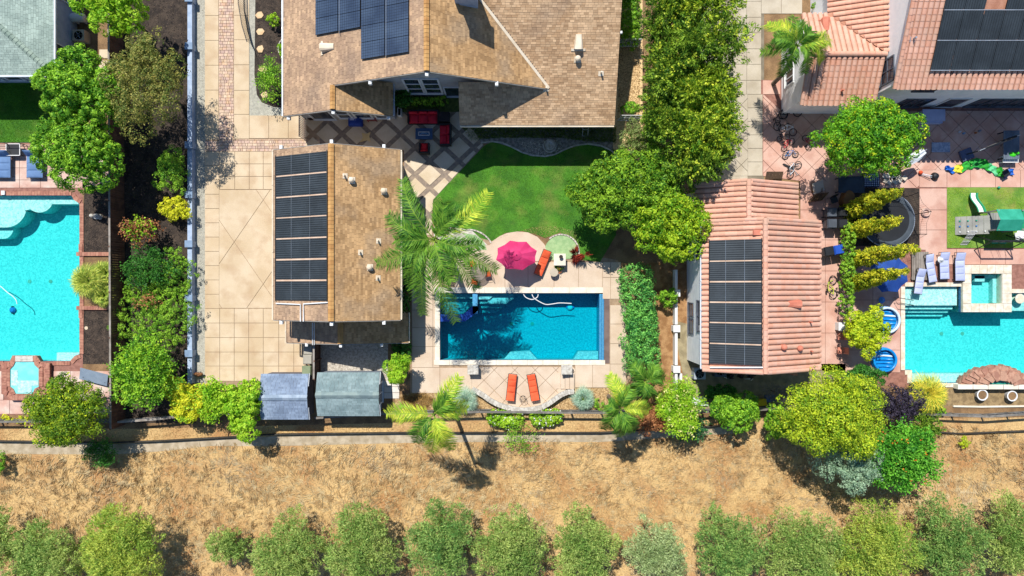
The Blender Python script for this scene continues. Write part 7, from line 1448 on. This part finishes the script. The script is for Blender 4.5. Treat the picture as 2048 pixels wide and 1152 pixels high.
tree('green_shrub', 'small green plant in the pebbles right of the silver palm', 'shrub', 1196, 806, 14, 12, .5, HG, 450, leaf=(.12, .05), k=3, trunk=0)
tree('small_plant', 'potted flowering plant beside the cream plinth', 'plant', 1119, 535, 13, 8, .5, G3, 350, leaf=(.1, .06), k=3, trunk=0, extra=('leaves', ORG, 50, .07))
# middle trees
tree('citrus_tree', 'large dark green citrus tree overhanging the lawn', 'tree', 1212, 392, 72, 84, 5.2, leafmat('citrus_leaf', '#96bc34', '#447820'), 17000, leaf=(.2, .1), k=26, lump=.28)
tree('citrus_tree', 'yellow green leafy tree between lawn and tiled outbuilding', 'tree', 1335, 455, 76, 72, 5.6, leafmat('citrus_leaf_b', '#b4cc30', '#60941e'), 15000, leaf=(.2, .1), k=24, lump=.28)
tree('citrus_tree', 'mid green tree filling the gap above the two citrus trees', 'tree', 1288, 372, 80, 72, 5.0, MATS['citrus_leaf'], 14000, leaf=(.19, .09), k=16)
tree('grey_green_shrub', 'grey green shrub in the pebble side yard below the glass gate', 'shrub', 1262, 285, 26, 42, 2.0, leafmat('sage_leaf', '#a3b070', '#68803c'), 4200, leaf=(.12, .05), k=8, trunk=.05)
tree('green_shrub', 'small round green shrub above the lower glass gate', 'shrub', 1262, 215, 18, 15, 1.1, G1, 1300, leaf=(.13, .07), k=5, trunk=0); hedge('tall_hedge', 'leafy hedge behind the upper glass gate', 'hedge', [(1262, -20), (1262, 78)], .62, 2.2, G1, 6000, leaf=(.15, .08))
hedge('tall_hedge', 'bright green hedge beside the lower glass gate', 'hedge', [(1302, 245), (1302, 340)], .6, 2.2, HG, 6000, leaf=(.13, .07)); hedge('pool_hedge', 'wide bushy blue green hedge along the deep blue pool', 'hedge', [(1275, 560), (1282, 640), (1284, 735)], 1.15, 2.4, leafmat('pool_hedge_leaf', '#8cd060', '#3c8440'), 16000, leaf=(.15, .08))
for i, (x, y, rx, ry, h, mt, lb) in enumerate(((1400, 20, 66, 58, 8.0, CY, 'yellow tipped spiky conifer at the top of the conifer row'), (1325, 60, 48, 70, 7.0, CYD, 'dark spiky conifer on the house side at the top of the row'), (1402, 110, 74, 58, 8.2, CYD, 'spiky conifer second from the top, reaching over the driveway'), (1330, 160, 50, 60, 7.0, CYD, 'dark spiky conifer on the house side in the middle of the row'),
                                      (1400, 195, 62, 52, 7.6, CY, 'spiky conifer in the middle of the row beside the driveway slabs'), (1325, 240, 46, 55, 6.4, CYD, 'dark spiky conifer on the house side near the lower glass gate'), (1395, 270, 66, 50, 7.4, CY, 'broad yellow green conifer low in the row'), (1385, 330, 52, 42, 6.8, CYD, 'lowest spiky conifer next to the tiled outbuilding'))):
    tree('spiky_conifer', lb, 'conifer', x, y, rx, ry, h, mt, 11500, leaf=(.2, .07), k=24, core=.5, style='spray', extra=('sprays', CYS, 800, .15), group='row of spiky conifers', lump=.3, trunk=.13)
tree('round_tree', 'large clipped round tree behind the white house', 'tree', 1722, 282, 100, 76, 6.2, leafmat('round_leaf', '#86c02c', '#3c7c1e'), 24000, leaf=(.17, .09), k=40, lump=.23, core=.62, style='cloud', extra=('leaves', G4, 4000, .13))
# italian cypress columns beside the trampoline
def column(label, bx, by, tx, ty, r_, h, mat, n=4200):
    q = W(bx, by); r = thing('cypress_column', label, 'cypress', (q.x, q.y, .0), 0, 'columnar cypresses by the trampoline'); t = W(tx, ty, h); lean = Vector((t.x - q.x, t.y - q.y, 0)); B = []
    for i in range(16): f = i / 15; B.append((lean.x * f, lean.y * f, .5 + (h - .6) * f, r_ * (1 - .75 * f ** 2.2), r_ * (1 - .75 * f ** 2.2), .45))
    MB().tube([(0, 0, 0), (lean.x * .5, lean.y * .5, h * .5), (lean.x, lean.y, h - .4)], .09, 6, r2=.02).build('trunk', BARK, r, local=True)
    P_, E, D = clumps(B, n * 2 // 26, 26, .17, stretch=1.3, shell=(.75, 1.15)); link('crown', np_mesh('crown', dome_leaves(P_, E, .16, .07, .5, D, .6), mat), r)
column('yellow cypress column closest to the round tree', 1690, 425, 1797, 382, .5, 5.8, CYY); column('yellow cypress column leaning over the trampoline mat', 1694, 462, 1795, 442, .45, 5.6, CYY); column('tallest yellow cypress column at the trampoline edge', 1698, 520, 1830, 497, .46, 7.6, CYY); column('yellow cypress column over the royal blue umbrella', 1700, 566, 1808, 541, .44, 6.2, CYY)
hedge('tall_hedge', 'green hedge along the fence between the outbuilding and the trampoline', 'hedge', [(1697, 455), (1694, 540), (1693, 625)], .36, 2.0, HG, 7500)
tree('citrus_bush', 'yellow green bush with orange tips over the inflatable pool', 'bush', 1724, 660, 44, 48, 3.2, G4, 7500, leaf=(.17, .1), k=16, lump=.3)
tree('green_bush', 'mid green bush between citrus bush and big yellow tree', 'bush', 1722, 752, 36, 28, 2.4, G3, 4500, leaf=(.15, .07), k=10)
tree('acacia_tree', 'huge yellow green tree at the end of the tiled outbuilding', 'tree', 1650, 820, 95, 92, 6.8, leafmat('acacia_leaf', '#c6d434', '#6c9422'), 30000, leaf=(.15, .08), k=34, lump=.25, style='cloud', clump=1.1, core=.58)
tree('silver_tree', 'silver grey green tree below the big yellow tree', 'tree', 1694, 912, 66, 56, 4.8, SIL, 12000, leaf=(.16, .06), k=18, lump=.3)
tree('trumpet_tree', 'vivid green tree with orange flower tips on the slope', 'tree', 1788, 905, 68, 66, 4.8, leafmat('vivid_leaf', '#78bc3a', '#3a8024'), 12000, leaf=(.19, .1), k=14, lump=.34, style='sparse', extra=('flowers', ORG, 150, .12))
tree('smoke_bush', 'dark purple smoke bush beside the yellowing fan palm', 'bush', 1784, 803, 44, 42, 2.8, PUR, 6500, leaf=(.12, .07), k=14); tree('juniper_shrub', 'dark olive juniper shrub behind the wire fence', 'shrub', 1840, 852, 40, 20, 1.6, CYD, 3200, leaf=(.16, .06), k=8, style='spray', trunk=0); tree('green_bush', 'green bush at the left foot of the big yellow tree', 'bush', 1552, 838, 34, 34, 2.6, G1, 3600, leaf=(.15, .08), k=8)
hedge('low_hedge', 'low green plants along the grey wire fence', 'plants', [(1805, 815), (1885, 824)], .34, .5, HG, 2400); tree('weed', 'yellow green weed on the bare slope', 'weed', 1926, 882, 16, 10, .5, G4, 420, leaf=(.12, .05), k=3, trunk=0)
tree('green_bush', 'bright green bush hanging over the rail fence behind the outbuilding', 'bush', 1463, 820, 50, 34, 2.6, G1, 6500, leaf=(.17, .09), k=14); tree('dark_shrub', 'dark shaded shrub behind the outbuilding equipment', 'shrub', 1440, 782, 40, 14, 1.1, G3, 1600, k=5, trunk=0); tree('bare_shrub', 'grey twiggy bare shrub at the outbuilding corner', 'shrub', 1552, 785, 26, 20, 1.6, M('grey_twig', '#8c8580', '#6c6662', isl=.5), 900, leaf=(.3, .015), k=5, style='sparse', trunk=.03)
tree('oleander', 'tall oleander with pale yellow flowers at the corner fence', 'shrub', 1352, 812, 38, 56, 3.2, G2, 5500, leaf=(.2, .06), k=12, extra=('flowers', YFL, 420, .12), style='sparse'); tree('russet_shrub', 'russet brown leaved shrub between the palm and the oleander', 'shrub', 1302, 836, 36, 32, 2.4, RST, 3800, leaf=(.13, .07), k=10); tree('juniper_shrub', 'blue green juniper shrub hanging below the rail fence', 'shrub', 1388, 856, 26, 26, 1.3, BG, 2200, leaf=(.15, .05), k=6, style='spray', trunk=0)
tree('small_plant', 'shaded green plant at the far side of the narrow white wall', 'plant', 1336, 598, 22, 24, 1.4, G1, 1400, leaf=(.14, .07), k=5, trunk=0); tree('small_plant', 'green weeds above the tiled roof corner', 'plant', 1632, 14, 12, 10, .9, G1, 350, leaf=(.13, .05), k=3, trunk=0)
# olive row
for i, (x, y, rx, ry, h, mt, lb) in enumerate(((10, 1078, 52, 56, 3.6, OLV, 'olive tree cut by the left frame edge at the end of the row'), (112, 1108, 72, 62, 3.8, OLV, 'broad low grey green olive second from the row end'), (262, 1092, 92, 78, 4.4, OLY, 'widest olive of the row, yellow green with a tall tip'), (460, 1086, 38, 32, 2.0, OLV, 'small round olive bush, the smallest of the row'), (588, 1098, 78, 72, 4.2, OLV, 'olive tree just right of the smallest bush'), (732, 1082, 76, 76, 4.4, OLV, 'leaning olive with a dark shadowed hollow in its crown'),
        (884, 1082, 66, 76, 4.2, leafmat('olive_deep_leaf', '#a0ba64', '#5f8c44'), 'deep green upright olive right below the palm shadow'), (1020, 1086, 74, 80, 4.4, OLV, 'olive tree with a small peaked tip below the curved seat wall'), (1168, 1090, 68, 76, 4.2, OLV, 'narrow topped grey green olive below the silver palm'), (1310, 1098, 58, 66, 3.9, leafmat('olive_pale_leaf', '#bccb90', '#8ea468'), 'pale thin olive with reddish soil on both sides'), (1455, 1090, 70, 74, 4.2, MATS['olive_deep_leaf'], 'green olive standing below the bright bush on the fence'),
        (1592, 1085, 82, 76, 4.4, OLV, 'olive tree below the huge yellow tree, left one of a touching pair'), (1730, 1085, 84, 80, 4.5, OLY, 'olive tree touching the tree shadow, right one of a touching pair'), (1882, 1072, 72, 74, 4.2, MATS['olive_deep_leaf'], 'second to last olive toward the right frame edge'), (2012, 1066, 70, 72, 4.2, OLV, 'last olive of the row at the right frame edge'))):
    t_ = tree('olive_tree', lb, 'olive tree', x, y, rx * .9, ry * .93, h, mt, int(2.35 * rx * ry) + 1500, leaf=(.21, .055), k=26, style='fine', group='row of olive trees on the dry slope', lump=.3, core=.56, trunk=.1, hcf=.5)
